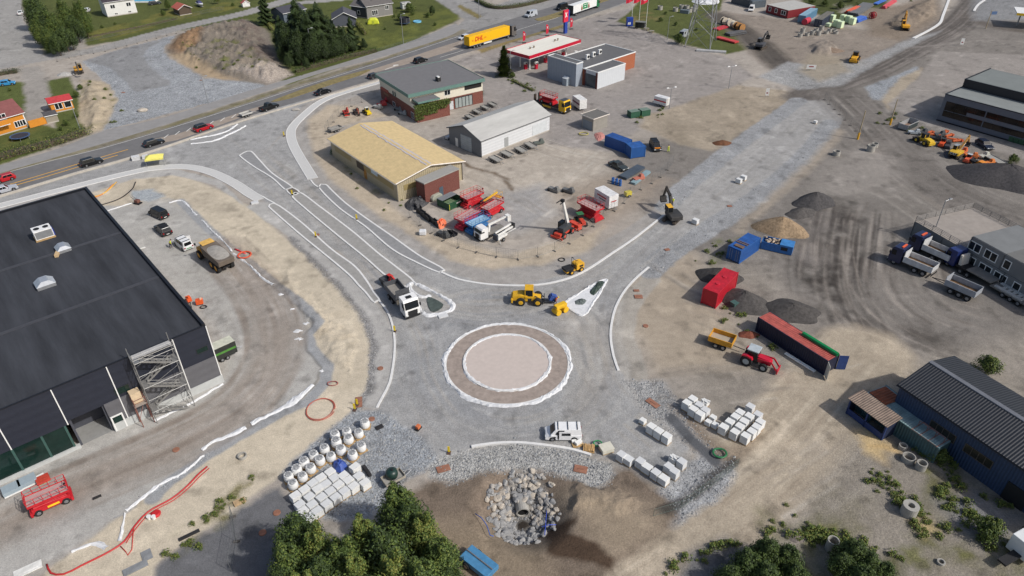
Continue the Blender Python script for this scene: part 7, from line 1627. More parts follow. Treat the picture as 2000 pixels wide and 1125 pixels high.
for u,v,lb,c in((1150,878,'wooden pallet stacked with split timber near the white van',(176,140,96)),):
 p=px(u,v);o=thing('pallet_load',lb,'pallet',p,R(-8));MB().b2(-.7,.7,-.6,.6,0,.14).build('pallet',m_wood,o)
 for k in range(7):MB().box(-.6+k*.2,0,.3+(k%2)*.08,.16,1.1,.2,.1*math.sin(k)).build('timber',M('split_timber',(190,154,104),.8,0,.25),o)
o=thing('crate','cream crate with a lid left of the slanting paving row','crate',px(1184,880),R(20));MB().b2(-.75,.75,-.6,.6,.1,.65).build('body',M('crate_cream',(206,202,186),.7),o,.03);MB().b2(-.8,.8,-.65,.65,.65,.72).build('lid',M('crate_cream',(206,202,186)),o);MB().b2(-.75,.75,-.6,.6,0,.09).build('pallet',m_wood,o)
o=thing('material_pallet','pallet with white boxes just below the open white van','pallet',px(1128,868),R(12));MB().b2(-.7,.7,-.5,.5,0,.14).build('pallet',m_wood,o);MB().box(.1,0,.35,.9,.5,.4,.4).build('white_box',m_wf,o,.03);MB().box(-.35,.35,.3,.6,.4,.3).build('white_box',m_wf,o,.03)
m_ins=M('insulation_blue',(150,164,172),.6,0,.08,2)
for u,v,lb in((26,960,'left grey blue panel stack under the warehouse window'),(56,945,'right grey blue panel stack under the warehouse window')):
 o=thing('panel_stack',lb,'panel stack',px(u,v),head((0,947),(436,745)));MB().b2(-.95,.95,-.7,.7,.3,.8).build('panels',m_ins,o,.02);MB().b2(-.95,.95,-.72,.7,.1,.3).build('white_layer',m_wf,o);MB().b2(-.8,.8,-.6,.6,0,.1).build('bearers',m_wood,o)
o=thing('tool_chest','red tool chest with a white sheet behind the big red scissor lift','tool chest',px(86,940),R(40));MB().b2(-.7,.7,-.45,.45,.1,.7).build('chest',paint((190,60,44),.5),o,.04);MB().box(-.2,.7,.4,1.0,.6,.1,.1).build('sheet',m_wf,o);MB().b2(-.6,.6,-.4,.4,0,.1).build('base',m_wood,o)
m_or=paint((232,88,36),.5)
o=thing('orange_lighting_set','orange machine with black legs leaning at the warehouse wall','machine',px(371,592),R(-50));MB().b2(-.5,.5,-.35,.35,.5,1.2).build('housing',m_or,o,.06);MB().bar((-.4,0,.5),(-1.4,-.3,.05),.06).bar((.4,0,.5),(1.6,-.3,.05),.06).build('legs',m_chas,o);MB().box(.3,0,1.35,.5,.4,.3,.3).build('head',m_or,o)
o=thing('orange_generator','orange generator with a black cable coil in the warehouse yard','generator',px(391,594),R(20));MB().b2(-.55,.55,-.4,.4,.15,.95).build('housing',m_or,o,.08);MB().b2(-.5,.5,-.35,.35,.05,.15).build('skid',m_chas,o);MB().box(.3,0,1.02,.3,.4,.15).build('panel',M('pale_panel',(226,190,160),.5),o)
coil('black cable coil beside the orange generator',398,601,.5,4,.05,(34,34,36),.7,11)
o=thing('plate_compactor','brown plate compactor standing on the white strip in the upper yard','compactor',px(270,398),R(-20));MB().b2(-.7,.7,-.5,.5,.08,.3).build('plate',m_chas,o,.03);MB().b2(-.5,.4,-.4,.4,.3,.9).build('engine',M('rust_brown',(110,72,60),.7,0,.2),o,.08);MB().bar((-.4,-.2,.9),(-1.2,-.2,1.5),.04).bar((-.4,.2,.9),(-1.2,.2,1.5),.04).build('handle',m_chas,o)
o=thing('vibrating_plate','small orange plate compactor left of the rusty plate on the roundabout','compactor',px(817,838),R(60));MB().b2(-.45,.45,-.3,.3,.05,.2).build('plate',m_chas,o,.03);MB().b2(-.3,.3,-.25,.25,.2,.65).build('engine',paint((206,110,66),.5),o,.06);MB().bar((-.3,0,.6),(-.9,0,1.1),.04).build('handle',m_chas,o)
o=thing('rammer','yellow twin drum compaction roller in front of the loader fork','roller',px(1094,610),R(35));o.scale=(1.3,)*3
for x in(-.55,.55):MB().cyl((x,-.5,.4),(x,.5,.4),.4,n=20).build('drum',paint((236,184,30),.45),o,.04)
MB().b2(-.8,.8,-.35,.35,.75,1.25).build('engine_cover',paint((236,184,30),.45),o,.1);MB().bar((-.7,.2,1.1),(-1.6,.2,1.4),.05).bar((-.7,-.2,1.1),(-1.6,-.2,1.4),.05).build('handle',m_chas,o)
for u,v,lb,s_ in((741,835,'black rubber mat beside the topmost bulk bag',(1.0,.7,.1)),(717,922,'black plastic roll right of the paving block',(.4,1.8,.4)),(190,972,'black broom head lying in the warehouse yard',(.9,.3,.15)),(370,1046,'black plank in the weeds at the path edge',(2.2,.4,.15)),(265,1110,'grey plastic slab on the sand at the bottom left',(2.4,.9,.12)),(55,1113,'white board at the bottom left corner',(2.6,1.1,.12)),(278,485,'white board lying in the warehouse yard',(1.1,.4,.08)),(287,1085,'grey mat on the sand near the red hose valve',(1.0,1.4,.08)),(468,981,'wooden pallet board at the edge of the asphalt path',(1.3,.8,.15))):
 p=px(u,v);c=(34,34,36)if 'black' in lb else((226,226,222)if 'white' in lb else((190,160,120)if 'wood' in lb else(130,134,138)))
 tag(MB().box(0,0,s_[2]/2+.03,*s_).box(0,0,s_[2]+.04,s_[0]*.7,s_[1]*.5,.03).build('site_board',paint(c,.7),None,.015,loc=p),lb,'board').rotation_euler=(0,0,R(35))
o=thing('red_reel','round red lid with two white pails beside the red hose','lid',px(305,1005));MB().lathe([(.5,0),(.55,.2),(.4,.3)],0,0,18).build('lid',paint((200,30,36),.5),o)
for k,(u,v)in enumerate(((292,1013),(301,1013))):o=thing('white_pail','white pail beside the round red lid at the lower left','pail',px(u,v),0,'white pails by the red lid');MB().lathe([(.2,0),(.24,.4)],0,0,12).build('bucket',m_wf,o);MB().lathe([(.25,.4),(.25,.44)],0,0,12).build('lid',m_wf,o)
o=thing('green_crate','small dark green box on the black gravel heap by the red container','box',px(1434,600),R(30));MB().b2(-.6,.6,-.5,.5,.1,1.0).build('body',M('box_green',(62,92,88),.6),o,.04);MB().b2(-.62,.62,-.52,.52,1.0,1.06).build('lid',M('box_green',(62,92,88)),o)
A,B=px(918,1088,.0),px(955,1128);o=thing('pump_trailer','blue pump trailer with a pipe on its lid at the bottom edge','trailer',(A+B)/2,head((912,1082),(958,1118)))
MB().b2(-1.9,1.9,-.95,.95,.45,1.15).build('housing',paint((66,130,178),.5),o,.06);MB().bar((-1.9,.1,1.25),(1.8,.1,1.25),.07).build('lid_pipe',m_galv,o)
for s_ in(-1,1):wheel(o,-.9,s_*1.0,.45,.3,M('faded_rim',(150,140,124),.7))
o=thing('white_lorry','corner of a white lorry cab at the bottom right edge','lorry',px(2022,1066),head((1990,1080),(2040,1050)));truck_cab(o,-3.5,(222,224,224),2.4,2.7,2.2,.5);chassis(o,-6,-2);wheel(o,-2,1.0);wheel(o,-2,-1.0)
for k,(u,v)in enumerate(((1868,262),(1874,265),(1880,268))):pass
for k in range(3):o=thing('wheelie_bin','green wheelie bin in the row at the grey office block','bin',px(1974+k*10,276+k*3),GB.rz,'green bins at the grey office');MB().b2(-.5,.5,-.45,.45,.1,1.1).build('body',M('bin_green',(48,84,58),.6),o,.04);MB().b2(-.55,.55,-.5,.5,1.1,1.2).build('lid',M('bin_lid',(60,96,68),.6),o)
for k,(u,v,c)in enumerate(((925,188,(52,110,62)),(933,186,(60,70,60)),(940,185,(40,80,50)))):o=thing('wheelie_bin',('bright green','dull grey green','dark green')[k]+' wheelie bin at the end wall of the brick office','bin',px(u,v),FO.rz);MB().b2(-.45,.45,-.4,.4,.1,1.1).build('body',paint(c,.6),o,.04);MB().b2(-.48,.48,-.44,.44,1.1,1.18).build('lid',paint(c,.6),o)
tarp('tarpaulin','dirty black tarpaulin beside the orange machines',[(1843,297),(1862,294),(1868,306),(1848,310)],.5,M('black_tarp',(48,50,58),.6,0,.3,2,.6,4),seed=11)
for i,(u,v,a)in enumerate(((1812,262,.3),(1822,266,-.2),(1852,268,.5),(1858,275,-.4),(1868,278,.2),(1845,262,.8))):
 o=thing('orange_attachment','rusty orange machine attachment lying in the row by the grey office','attachment',px(u,v),a,'orange attachments');MB().b2(-1.2,1.2,-.25,.25,.3,.65).build('arm',paint((206,96,50),.6),o,.04);MB().box(1.2,0,.4,.5,.9,.5).build('head',paint((190,84,46),.6),o,.05)
for u,v,c,lb,a in((1784,262,(176,186,192),'pale blue steel trough beside the tipper skip',-.3),(1800,262,(60,64,70),'dark steel frame behind the yellow loader by the grey office',.2),(1826,274,(48,50,56),'black plough blade between the loaders by the grey office',-.6),(1880,300,(206,96,50),'orange boom section lying behind the yellow excavator',.7),(1920,308,(186,184,174),'white pump unit on the long grey trailer',.4),(1834,266,(72,76,80),'dark grey machine frame behind the compact orange loader',.1),(746,207,(196,60,60),'red lift frame beside the brick office wall',.3),(738,212,(170,172,170),'pale grey boat shaped trailer load at the end of the mini excavator row',-.5),(753,200,(176,40,44),'red compressor in the corner by the brick office',.9),(788,224,(150,154,156),'silver gas cylinder rack at the brick office wall',-.6),(780,216,(120,122,124),'grey metal rack at the brick office wall',-.6),(879,270,(206,210,214),'white and blue lift folded against the grey gable hall',.9),(1082,374,(120,120,118),'bare grey trailer frame behind the red mesh lift',-.7),(1110,376,(96,98,100),'dark grey trailer frame between the red mesh lift and white box trailer',-.6),(1052,282,(84,92,88),'dark mower on the furthest galvanised trailer',.4),(866,470-8,(60,62,64),'black steel frame at the end of the bucket row',-.7),(1247,352,(190,110,90),'orange tipped steel rack beside the grey blue tubes',.5),(1930,322,(214,120,50),'orange mixer drum at the right end of the machine row',.3),(1850,288,(58,60,66),'black bucket between the orange loader and yellow excavator',.9),(1896,308,(220,120,60),'small orange tool carrier right of the yellow excavator',-.4)):
 o=thing('machine_attachment',lb,'attachment',px(u,v),a);MB().b2(-1.3,1.3,-.5,.5,.2,.75).build('frame',paint(c,.6),o,.05);MB().frus(.2,1.2,-.45,.45,.75,.4,1.0,-.3,.3,1.3).build('top_part',paint(c,.6),o,.04);MB().b2(-1.2,-.9,-.7,.7,0,.5).build('cross_bar',m_chas,o)
r_=random.Random(77);mb=MB();k=np.nonzero((STN>.42)&(Y<230)&(Y>40))[0];wgt=STN[k]*np.clip(8000/(X[k]**2+Y[k]**2+1),.2,2)*(np.hypot(X[k],Y[k]*1.2)**1.2);wgt/=wgt.sum()
sel=np.random.default_rng(5).choice(k,8000,p=wgt)
for i in sel:
 x,y,z=X[i]+r_.uniform(-.3,.3),Y[i]+r_.uniform(-.3,.3),Z[i];s_=r_.uniform(.06,.15)*(1+.7*(r_.random()>.93));a=r_.uniform(0,6.28);c_,n_=math.cos(a)*s_,math.sin(a)*s_
 mb.m(r_.choice((0,0,1,1,2)));mb.add([(x-c_,y-n_,z-.03),(x+n_,y-c_,z-.03),(x+c_,y+n_,z-.03),(x-n_,y+c_,z-.03),(x+.3*c_,y+.3*n_,z+s_*r_.uniform(.6,1.1))],[(0,1,4),(1,2,4),(2,3,4),(3,0,4)])
tag(mb.build('loose_stones',[M('loose_a',(146,148,150),.9),M('loose_b',(122,123,125),.9),M('loose_c',(168,167,163),.9)]),'loose crushed stones scattered over the gravel beds','stones',None,'stuff')
# ---------------------------------------------------------------- people
m_skin=M('skin',(196,148,120),.6);m_hv=M('hi_vis_yellow',(206,226,50),.7,0,.08);m_hvo=M('hi_vis_orange',(232,110,60),.7);m_navyc=M('navy_cloth',(34,38,54),.9);m_hair=M('hair_brown',(62,46,34),.9)
def skinmesh(name,pts,edges,rad,mat,par,lev=1):
 me=bpy.data.meshes.new(name);me.from_pydata(pts,edges,[]);me.materials.append(mat);o=bpy.data.objects.new(name,me);COL.objects.link(o);o.parent=par
 me.skin_vertices if False else None
 md=o.modifiers.new('skin','SKIN');bm=bmesh.new();bm.from_mesh(me);ly=bm.verts.layers.skin.verify()
 for v,r in zip(bm.verts,rad):v[ly].radius=(r,r)
 bm.verts.ensure_lookup_table();bm.verts[0][ly].use_root=True;bm.to_mesh(me);bm.free();o.modifiers.new('sub','SUBSURF').levels=lev;o.modifiers['sub'].render_levels=lev
 return o
def person(label,loc,rz,top,bend=0.0,helmet=None,legs=m_navyc,armf=.5,step=.18):
 """standing or bending figure; bend leans the trunk forward"""
 o=thing('person',label,'person',loc,rz)
 def T(x,z):dz=z-.95;return(x*math.cos(bend)+dz*math.sin(bend),.95+dz*math.cos(bend)-x*math.sin(bend))
 P,E,Rr=[],[],[]
 def v(x,y,z,r,par=None):P.append((x,y,z));Rr.append(r);(E.append((par,len(P)-1))if par is not None else None);return len(P)-1
 def tv(x,y,z,r,par):q=T(x,z);return v(q[0],y,q[1],r,par)
 pel=v(0,0,.95,.13);ch=tv(0,0,1.25,.14,pel);up=tv(0,0,1.42,.12,ch);nk=tv(.01,0,1.53,.055,up);hd=tv(.02,0,1.63,.095,nk);tv(.02,0,1.72,.085,hd);tv(.1,0,1.62,.03,hd)
 hands=[]
 for s_ in(-1,1):
  h=v(0,s_*.1,.88,.085,pel);k=v(s_*step*.6+.03,s_*.11,.5,.06,h);a=v(s_*step,s_*.11,.1,.042,k);v(s_*step+.16,s_*.12,.05,.04,a)
  sh=tv(0,s_*.2,1.41,.055,up);el=tv(.08,s_*.26,1.14,.042,sh);wr=tv(.12+armf*.25,s_*.22,.98,.03,el);pm=tv(.17+armf*.3,s_*.21,.93,.035,wr);hands.append((pm,s_))
  for k2 in range(4):tv(.25+armf*.3-.01*k2,s_*(.18+.022*k2),.88-.01*(k2%2),.009,pm)
  tv(.2+armf*.3,s_*.15,.93,.011,pm)
 skinmesh('body',P,E,Rr,m_skin,o)
 q=[T(0,.98),T(0,1.25),T(0,1.43)];JP=[(q[0][0],0,q[0][1]),(q[1][0],0,q[1][1]),(q[2][0],0,q[2][1])];JE=[(0,1),(1,2)];JR=[.16,.165,.14]
 for s_ in(-1,1):
  b=len(JP);q=[T(0,1.42),T(.08,1.14),T(.12+armf*.25,.99)];JP+=[(q[0][0],s_*.2,q[0][1]),(q[1][0],s_*.26,q[1][1]),(q[2][0],s_*.22,q[2][1])];JE+=[(2,b),(b,b+1),(b+1,b+2)];JR+=[.085,.068,.055]
 skinmesh('jacket',JP,JE,JR,top,o)
 LP,LE,LR=[(0,0,.96)],[],[.155]
 for s_ in(-1,1):b=len(LP);LP+=[(0,s_*.1,.86),(s_*step*.6+.03,s_*.11,.5),(s_*step,s_*.11,.14)];LE+=[(0,b),(b,b+1),(b+1,b+2)];LR+=[.11,.082,.065]
 skinmesh('trousers',LP,LE,LR,legs,o)
 q=T(.01,1.68);MB().lathe([(.12,-.02),(.125,.03),(.09,.1),(.03,.13)],0,0,14).build('helmet' if helmet else 'hair',helmet or m_hair,o,smooth=True,loc=(q[0],0,q[1]))
 for s_ in(-1,1):MB().box(s_*step+.06,s_*.12,.05,.28,.1,.1).build('boot',m_blk,o,.02)
 return o
person('person in a yellow hi-vis jacket leaning over beside the white car',px(334,484),R(30),m_hv,.5)
person('person in yellow hi-vis clothing standing at the black service van',px(1305,297),R(150),m_hv,0,legs=m_hv)
person('person in yellow hi-vis clothing half hidden behind the excavator arm',px(1313,401),R(-120),m_hv,.1,m_wf)
person('person in an orange shirt and yellow helmet bending at the loader fork',px(1084,594),R(-20),m_hvo,.8,M('helmet_yellow',(236,208,40),.4))
person('person in dark blue work clothes standing at the brick wall under the vines',px(873,224),R(-150),m_navyc,0)
# ---------------------------------------------------------------- houses
def house(label,a,b,depth,h,wallc,roofc,pitch=1.6,name='house',overh=.4,gable=True,wins=(),along=True,cat='house',chim=False,doorx=None,base=True):
 f=fpx(a,b);o=thing(name,label,cat,f.o,f.rz);L=f.L;mwall=ribbed('boards_%d_%d_%d'%wallc,wallc,0,.3,.3,.7,0,.06);mr=M('tiles_%d_%d_%d'%roofc,roofc,.85,0,.15,1.5,.4,6)
 MB().b2(0,L,0,depth,.3,h).build('wall',mwall,o);MB().b2(.02,L-.02,.02,depth-.02,0,.3).build('foundation',m_conc,o)
 g=MB()
 if along:
  for x0 in(0,L-.1):g.add([(x0,0,h),(x0,depth,h),(x0,depth/2,h+pitch-.1),(x0+.1,0,h),(x0+.1,depth,h),(x0+.1,depth/2,h+pitch-.1)],[(0,2,1),(3,4,5),(0,3,5,2),(1,2,5,4),(0,1,4,3)])
 else :
  for y0 in(0,depth-.1):g.add([(0,y0,h),(L,y0,h),(L/2,y0,h+pitch-.1),(0,y0+.1,h),(L,y0+.1,h),(L/2,y0+.1,h+pitch-.1)],[(0,1,2),(3,5,4),(0,2,5,3),(1,4,5,2),(0,3,4,1)])
 for i in range(0):pass
 g.build('gable',mwall,o)if False else None
 n2=len(g.v)//2
 for k in(0,1):
  m_=MB();m_.add(g.v[k*n2:(k+1)*n2],[[q-k*n2 for q in fc]for fc in g.f if all(k*n2<=q<(k+1)*n2 for q in fc)]);m_.build('gable',mwall,o)
 r_=MB();e=overh
 if along:
  d=pitch*e/(depth/2)
  for s0 in(-e,depth+e):r_.hexa([(-e,s0,h-d),(L+e,s0,h-d),(L+e,depth/2,h+pitch),(-e,depth/2,h+pitch)],[(-e,s0,h-d+.14),(L+e,s0,h-d+.14),(L+e,depth/2,h+pitch+.14),(-e,depth/2,h+pitch+.14)])
 else :
  d=pitch*e/(L/2)
  for s0 in(-e,L+e):r_.hexa([(s0,-e,h-d),(s0,depth+e,h-d),(L/2,depth+e,h+pitch),(L/2,-e,h+pitch)],[(s0,-e,h-d+.14),(s0,depth+e,h-d+.14),(L/2,depth+e,h+pitch+.14),(L/2,-e,h+pitch+.14)])
 rf=r_.build('roof',mr,o)
 tr=MB()
 if along:tr.bar((-e,-e-.03,h-d+.05),(L+e,-e-.03,h-d+.05),.09)
 else :tr.bar((-e,-e-.03,h-d+.08),(L/2,-e-.03,h+pitch+.08),.1).bar((L+e,-e-.03,h-d+.08),(L/2,-e-.03,h+pitch+.08),.1)
 tr.build('bargeboard',m_wf,o)
 for fx,z0,ww,hh,n_ in wins:window(o,L*fx-ww/2,L*fx+ww/2,z0,z0+hh,0,'y-',n_,fw=.12)
 if chim:MB().b2(L*.4,L*.4+.7,depth*.5-.35,depth*.5+.35,h+pitch*.8,h+pitch+1.0).build('chimney',M('red_brick',(112,62,54)),rf)
 if doorx is not None:door(o,L*doorx-.5,L*doorx+.5,.3,2.4,m_wf,0)
 return o,f
h1=hgt(56,249,219)
o,f=house('ochre yellow house with white windows and a dark red roof',(-32,275),(56,249),8.5,h1,(206,134,40),(122,74,72),2.4,wins=((.55,3.5,1.6,1.3,2),(.86,.9,2.4,1.3,4)),chim=False)
MB().b2(f.L*.1,f.L*.62,-1.6,-.05,2.5,2.7).build('balcony',m_wf,o);MB().b2(f.L*.1,f.L*.62,-1.65,-1.55,2.7,3.6).build('balcony_rail',M('boards_206_134_40',(206,134,40)),o);MB().b2(f.L-.2,f.L+.02,-.06,0,.3,h1).build('corner_board',m_wf,o)
house('ochre garage with a bright red roof and open white framed bays',(104,222),(146,213),5.0,2.6,(206,134,40),(176,56,60),.8,'garage',.3,wins=((.35,.9,1.6,1.4,2),(.78,.9,1.5,1.4,1)),cat='garage')
house('small grey shed with a dark felt roof between the ochre house and garage',(93,242),(116,237),3.6,1.9,(150,142,128),(76,74,76),.5,'garden_shed',.2,cat='shed')
house('white house with a dark roof at the top left',(211,34),(269,25),8,hgt(211,34,5),(222,222,218),(58,52,58),2.0,wins=((.25,2.9,1.5,1.2,2),(.78,2.9,1.5,1.2,2),(.3,.6,.9,.5,2),(.75,.6,.9,.5,2)))
house('open carport with a red tiled roof beside the boat',(352,31),(375,27),6,2.4,(84,70,58),(178,92,78),1.2,'carport',.5,along=False,cat='carport')
house('tiny white playhouse at the side road',(475,15),(489,13),2.2,1.5,(226,226,222),(168,88,78),.8,'playhouse',.2,along=False,cat='playhouse',doorx=.5)
house('dark slate blue house half hidden behind the tall spruces',(557,50),(600,40),8,4.2,(92,102,114),(66,66,74),1.4,wins=((.5,1.4,1.4,1.2,2),))
house('dark grey garage with a white bargeboard gable beside the spruces',(652,54),(697,51),9,2.9,(84,88,98),(76,76,82),2.0,'garage',.4,along=False,cat='garage')
house('grey house with a grey tiled roof and yellow tent in its garden',(718,37),(768,29),9,4.4,(132,130,128),(98,94,92),2.0,wins=((.3,1.0,2.2,1.6,3),(.78,2.4,1.3,1.2,2)),chim=True)
house('black clad wing of the grey house near the top edge',(688,32),(716,36),8,4.0,(60,62,68),(98,94,92),1.8,wins=((.5,1.2,1.0,1.2,1),))
house('small pale garden shed with a flat roof near the grey house',(787,19),(802,17),2.6,2.2,(196,200,200),(150,150,148),.2,'garden_shed',.2,cat='shed',doorx=.5)
a,b_=px(60,251),px(95,241);d=b_-a;o=thing('board_fence','ochre board fence running from the ochre house to the shed','fence',a,math.atan2(d.y,d.x));MB().b2(0,d.length,-.03,.03,.1,1.9).build('boards',ribbed('boards_206_134_40',(206,134,40),0,.3),o)
for k in range(5):MB().b2(d.length*k/4-.06,d.length*k/4+.06,.03,.15,0,2.0).build('post',m_wood,o)
def trampoline(label,u,v,r,net=False):
 o=thing('trampoline',label,'trampoline',px(u,v));MB().lathe([(r*.86,.78),(r*.86,.8),(.01,.8)],0,0,28).build('mat',M('tramp_mat',(48,50,60),.7),o);MB().ring((0,0,.76),(0,0,.84),r,r*.85,28).build('edge_pad',M('pad_blue',(64,90,128),.6),o)
 for k in range(6):an=k*1.047;MB().bar((r*.95*math.cos(an),r*.95*math.sin(an),0),(r*.95*math.cos(an),r*.95*math.sin(an),2.6 if net else .78),.04).build('leg',m_galv,o)
 if net:MB().ring((0,0,.84),(0,0,2.5),r*.93,r*.92,28).build('net',M('net_dark',(40,42,50),.8),o)
trampoline('large low trampoline behind the hedge below the ochre house',41,271,2.2);trampoline('trampoline with a dark safety net on the lawn by the grey house',791,48,1.9,True)
p=px(815,43);o=thing('paddling_pool','light blue paddling pool on the lawn beside the netted trampoline','pool',p);MB().ring((0,0,0),(0,0,.4),1.5,1.35,24).build('rim',M('pool_blue',(120,190,220),.4),o);MB().cyl((0,0,0),(0,0,.3),1.34,n=24).build('water',M('pool_water',(110,176,206),.1),o)
p=px(284,2);o=thing('swimming_pool','turquoise garden pool behind the white house at the top edge','pool',p);MB().b2(-5,5,-3,3,0,.5).build('rim',m_wf,o);MB().b2(-4.7,4.7,-2.7,2.7,.5,.54).build('water',M('pool_turq',(80,176,200),.1),o)
p=px(729,46);o=thing('dome_tent','lime yellow dome tent in front of the grey house','tent',p,.2);MB().prof([(-2.2,0),(2.2,0),(1.8,1.3),(1.0,1.9),(-1.0,1.9),(-1.8,1.3)],-1.3,1.3).build('canopy',M('tent_lime',(206,214,60),.6),o,.3);MB().b2(-.4,.4,-1.34,-1.3,0,1.3).build('door_flap',M('tent_door',(170,180,60),.6),o)
A,B=px(382,8),px(402,18);d=B-A;o=thing('motor_boat','white motor boat with a blue cover on a trailer beside the carport','boat',(A+B)/2,math.atan2(d.y,d.x))
mb=MB();st=[(-2.6,.95,.5),(-1.0,1.05,.45),(1.0,.9,.45),(2.2,.45,.7),(2.9,.05,1.2)];vs=[]
for x,hw,kz in st:vs+=[(x,-hw,1.35),(x,-hw*.6,kz+.15),(x,0,kz),(x,hw*.6,kz+.15),(x,hw,1.35)]
fs=[(i*5+j,i*5+j+1,(i+1)*5+j+1,(i+1)*5+j)for i in range(4)for j in range(4)]+[(0,1,2,3,4)]+[(i*5,(i+1)*5,(i+1)*5+4,i*5+4)for i in range(4)]
mb.add(vs,fs).build('hull',m_wf,o);MB().frus(-2.3,.6,-.8,.8,1.36,-1.8,.2,-.6,.6,2.0).build('cover',M('cover_blue',(48,52,96),.7),o);MB().b2(-2.0,2.0,-.5,.5,.3,.42).build('trailer_frame',m_galv,o);wheel(o,-.5,.9,.3,.18);wheel(o,-.5,-.9,.3,.18)
# ---------------------------------------------------------------- posts, lamps, pylon, flags
def lamp(label,u,v,vt,arms=1,c=None,name='street_lamp',r=.07,armd=0.0,wood=False,cat='street lamp'):
 h=hgt(u,v,vt);o=thing(name,label,cat,px(u,v),armd);m_=M('weathered_pole',(160,146,120),.85,0,.15)if wood else m_galv
 MB().cyl((0,0,0),(0,0,h),r*1.4,r,10).build('pole',m_,o)
 for s_ in((1,)if arms==1 else((-1,1)if arms==2 else())):
  MB().bar((0,0,h-.1),(s_*1.1,0,h+.15),.045).build('arm',m_,o);MB().frus(s_*1.1-.35,s_*1.1+.35,-.16,.16,h+.08,s_*1.1-.25,s_*1.1+.25,-.1,.1,h+.25).build('lamp_head',m_wf if arms==2 else m_galv,o)
 return o
for u,v,vt,ar,lb in((1307,212,172,2,'double armed white lamp beside the striped trailer'),(1423,173,130,2,'double armed white lamp at the edge of the dry field'),(613,126,56,1,'street lamp in front of the tall spruces'),(788,85,28,1,'street lamp at the garden fence of the grey house'),(936,37,-8,1,'street lamp on the side road island at the top edge'),(1818,470,392,1,'tall lean street lamp beside the dark blue trucks'),(407,202,150,1,'slim lamp post at the edge of the crushed stone bed'),(158,256,205,0,'thin post beside the sand bank and hedge'),(1303,78,33,1,'slim lamp post at the edge of the pylon lawn'),(997,150,100,1,'slim lamp post beside the pointed conifer')):lamp(lb,u,v,vt,ar,armd=R(20))
for u,v,vt,lb in((1675,272,216,'wooden pole with a yellow foot guard near the pale concrete rings'),(1738,244,194,'wooden pole with a yellow foot guard beside the tipper skip'),(1925,56,20,'wooden sign pole with a blue plate at the upper right')):
 o=lamp(lb,u,v,vt,0,name='wooden_pole',r=.11,wood=True,cat='pole')
 if 'yellow' in lb:MB().cyl((0,0,0),(0,0,1.6),.25,n=10).build('foot_guard',M('guard_yellow',(214,160,40),.5),o)
 else :MB().b2(.1,2.0,-.04,.04,hgt(u,v,vt)-1.4,hgt(u,v,vt)-.4).build('sign_plate',M('sign_blue',(86,112,150),.5),o)
legs=[px(1337,92),px(1386,100),px(1398,79),px(1350,72)];c0=sum(legs,Vector())/4;o=thing('lattice_pylon','tall grey steel lattice pylon standing in the grass','pylon',c0)
HT=30.0;tp=[(q-c0)*.28 for q in legs]
def lp(i,t):q=(legs[i]-c0)*(1-t)+tp[i]*t;return(q.x,q.y,HT*t)
for i in range(4):MB().bar(lp(i,0),lp(i,1),.13).build('leg',m_galv,o)
for i in range(4):
 mb=MB();j=(i+1)%4;T_=[0,.2,.38,.54,.68,.8,.9,1]
 for a,b in zip(T_,T_[1:]):mb.bar(lp(i,a),lp(j,b),.06).bar(lp(j,a),lp(i,b),.06).bar(lp(i,b),lp(j,b),.05)
 mb.build('lattice_face',m_galv,o)
for k in range(3):MB().bar((-6+k,0,HT*(.8+.1*k)),(6-k,0,HT*(.8+.1*k)),.12).build('cross_arm',m_galv,o)
m_fr=M('flag_red',(206,36,62),.7,0,.08)
def xmark(par,x0,y,z0,s_,name='emblem'):
 MB().box(x0,y,z0,.22*s_,.03,1.3*s_,0,.55).box(x0,y,z0,.22*s_,.034,1.3*s_,0,-.55).build(name,m_wf,par)
for u,v,lb in((1233,47,'left flagpole with a red flag at the petrol station lawn'),(1248,41,'middle flagpole with a red flag at the petrol station lawn'),(1261,56,'right flagpole with a red flag, nearest the picnic benches')):
 o=thing('flagpole',lb,'flagpole',px(u,v),R(20));hp=hgt(u,v,-14 if v>50 else -20);MB().cyl((0,0,0),(0,0,hp),.09,.05,10).build('pole',m_wf,o);zf=hgt(u,v,4 if v>50 else 2)
 fl=MB();vs=[(-.1-2.6*i/6,.18*math.sin(i*1.3),zf+k*3.2-.12*i)for k in(0,1)for i in range(7)];fl.add(vs,[(i,i+1,i+8,i+7)for i in range(6)]);fo=fl.build('flag',m_fr,o);xmark(fo,-1.4,-.2,zf+1.3,1.2)
o=thing('price_pylon','blue and red petrol price pylon sign at the main road','sign',px(1104,65),road_dir(1098));hs=hgt(1104,65,19)
MB().b2(-.7,.7,-.35,.35,0,hs*.55).build('column',M('pylon_blue',(34,64,150),.5),o);MB().b2(-1.5,1.0,-.4,.2,hs*.5,hs).build('sign_face',m_fr,o,.06);MB().b2(1.0,1.6,-.4,.2,hs*.48,hs*.96).build('side_panel',M('pylon_blue',(34,64,150)),o);xmark(o,-.3,-.42,hs*.8,1.4)
for u,v,lb in((1024,84,'red banner flag nearest the yellow lorry'),(1069,70,'middle red banner flag between the road and canopy'),(1116,57,'red banner flag right of the blue price pylon')):
 o=thing('banner_flag',lb,'banner',px(u,v),R(15));MB().bar((-.5,0,0),(-.5,0,3.8),.04).build('pole',m_galv,o);b=MB().prof([(-.48,.6),(.35,.9),(.45,3.0),(.1,3.7),(-.48,3.8)],-.03,.03).build('banner',m_fr,o);xmark(b,0,-.05,2.8,.6);MB().b2(-.7,.6,-.4,.4,0,.15).build('foot',m_blk,o)
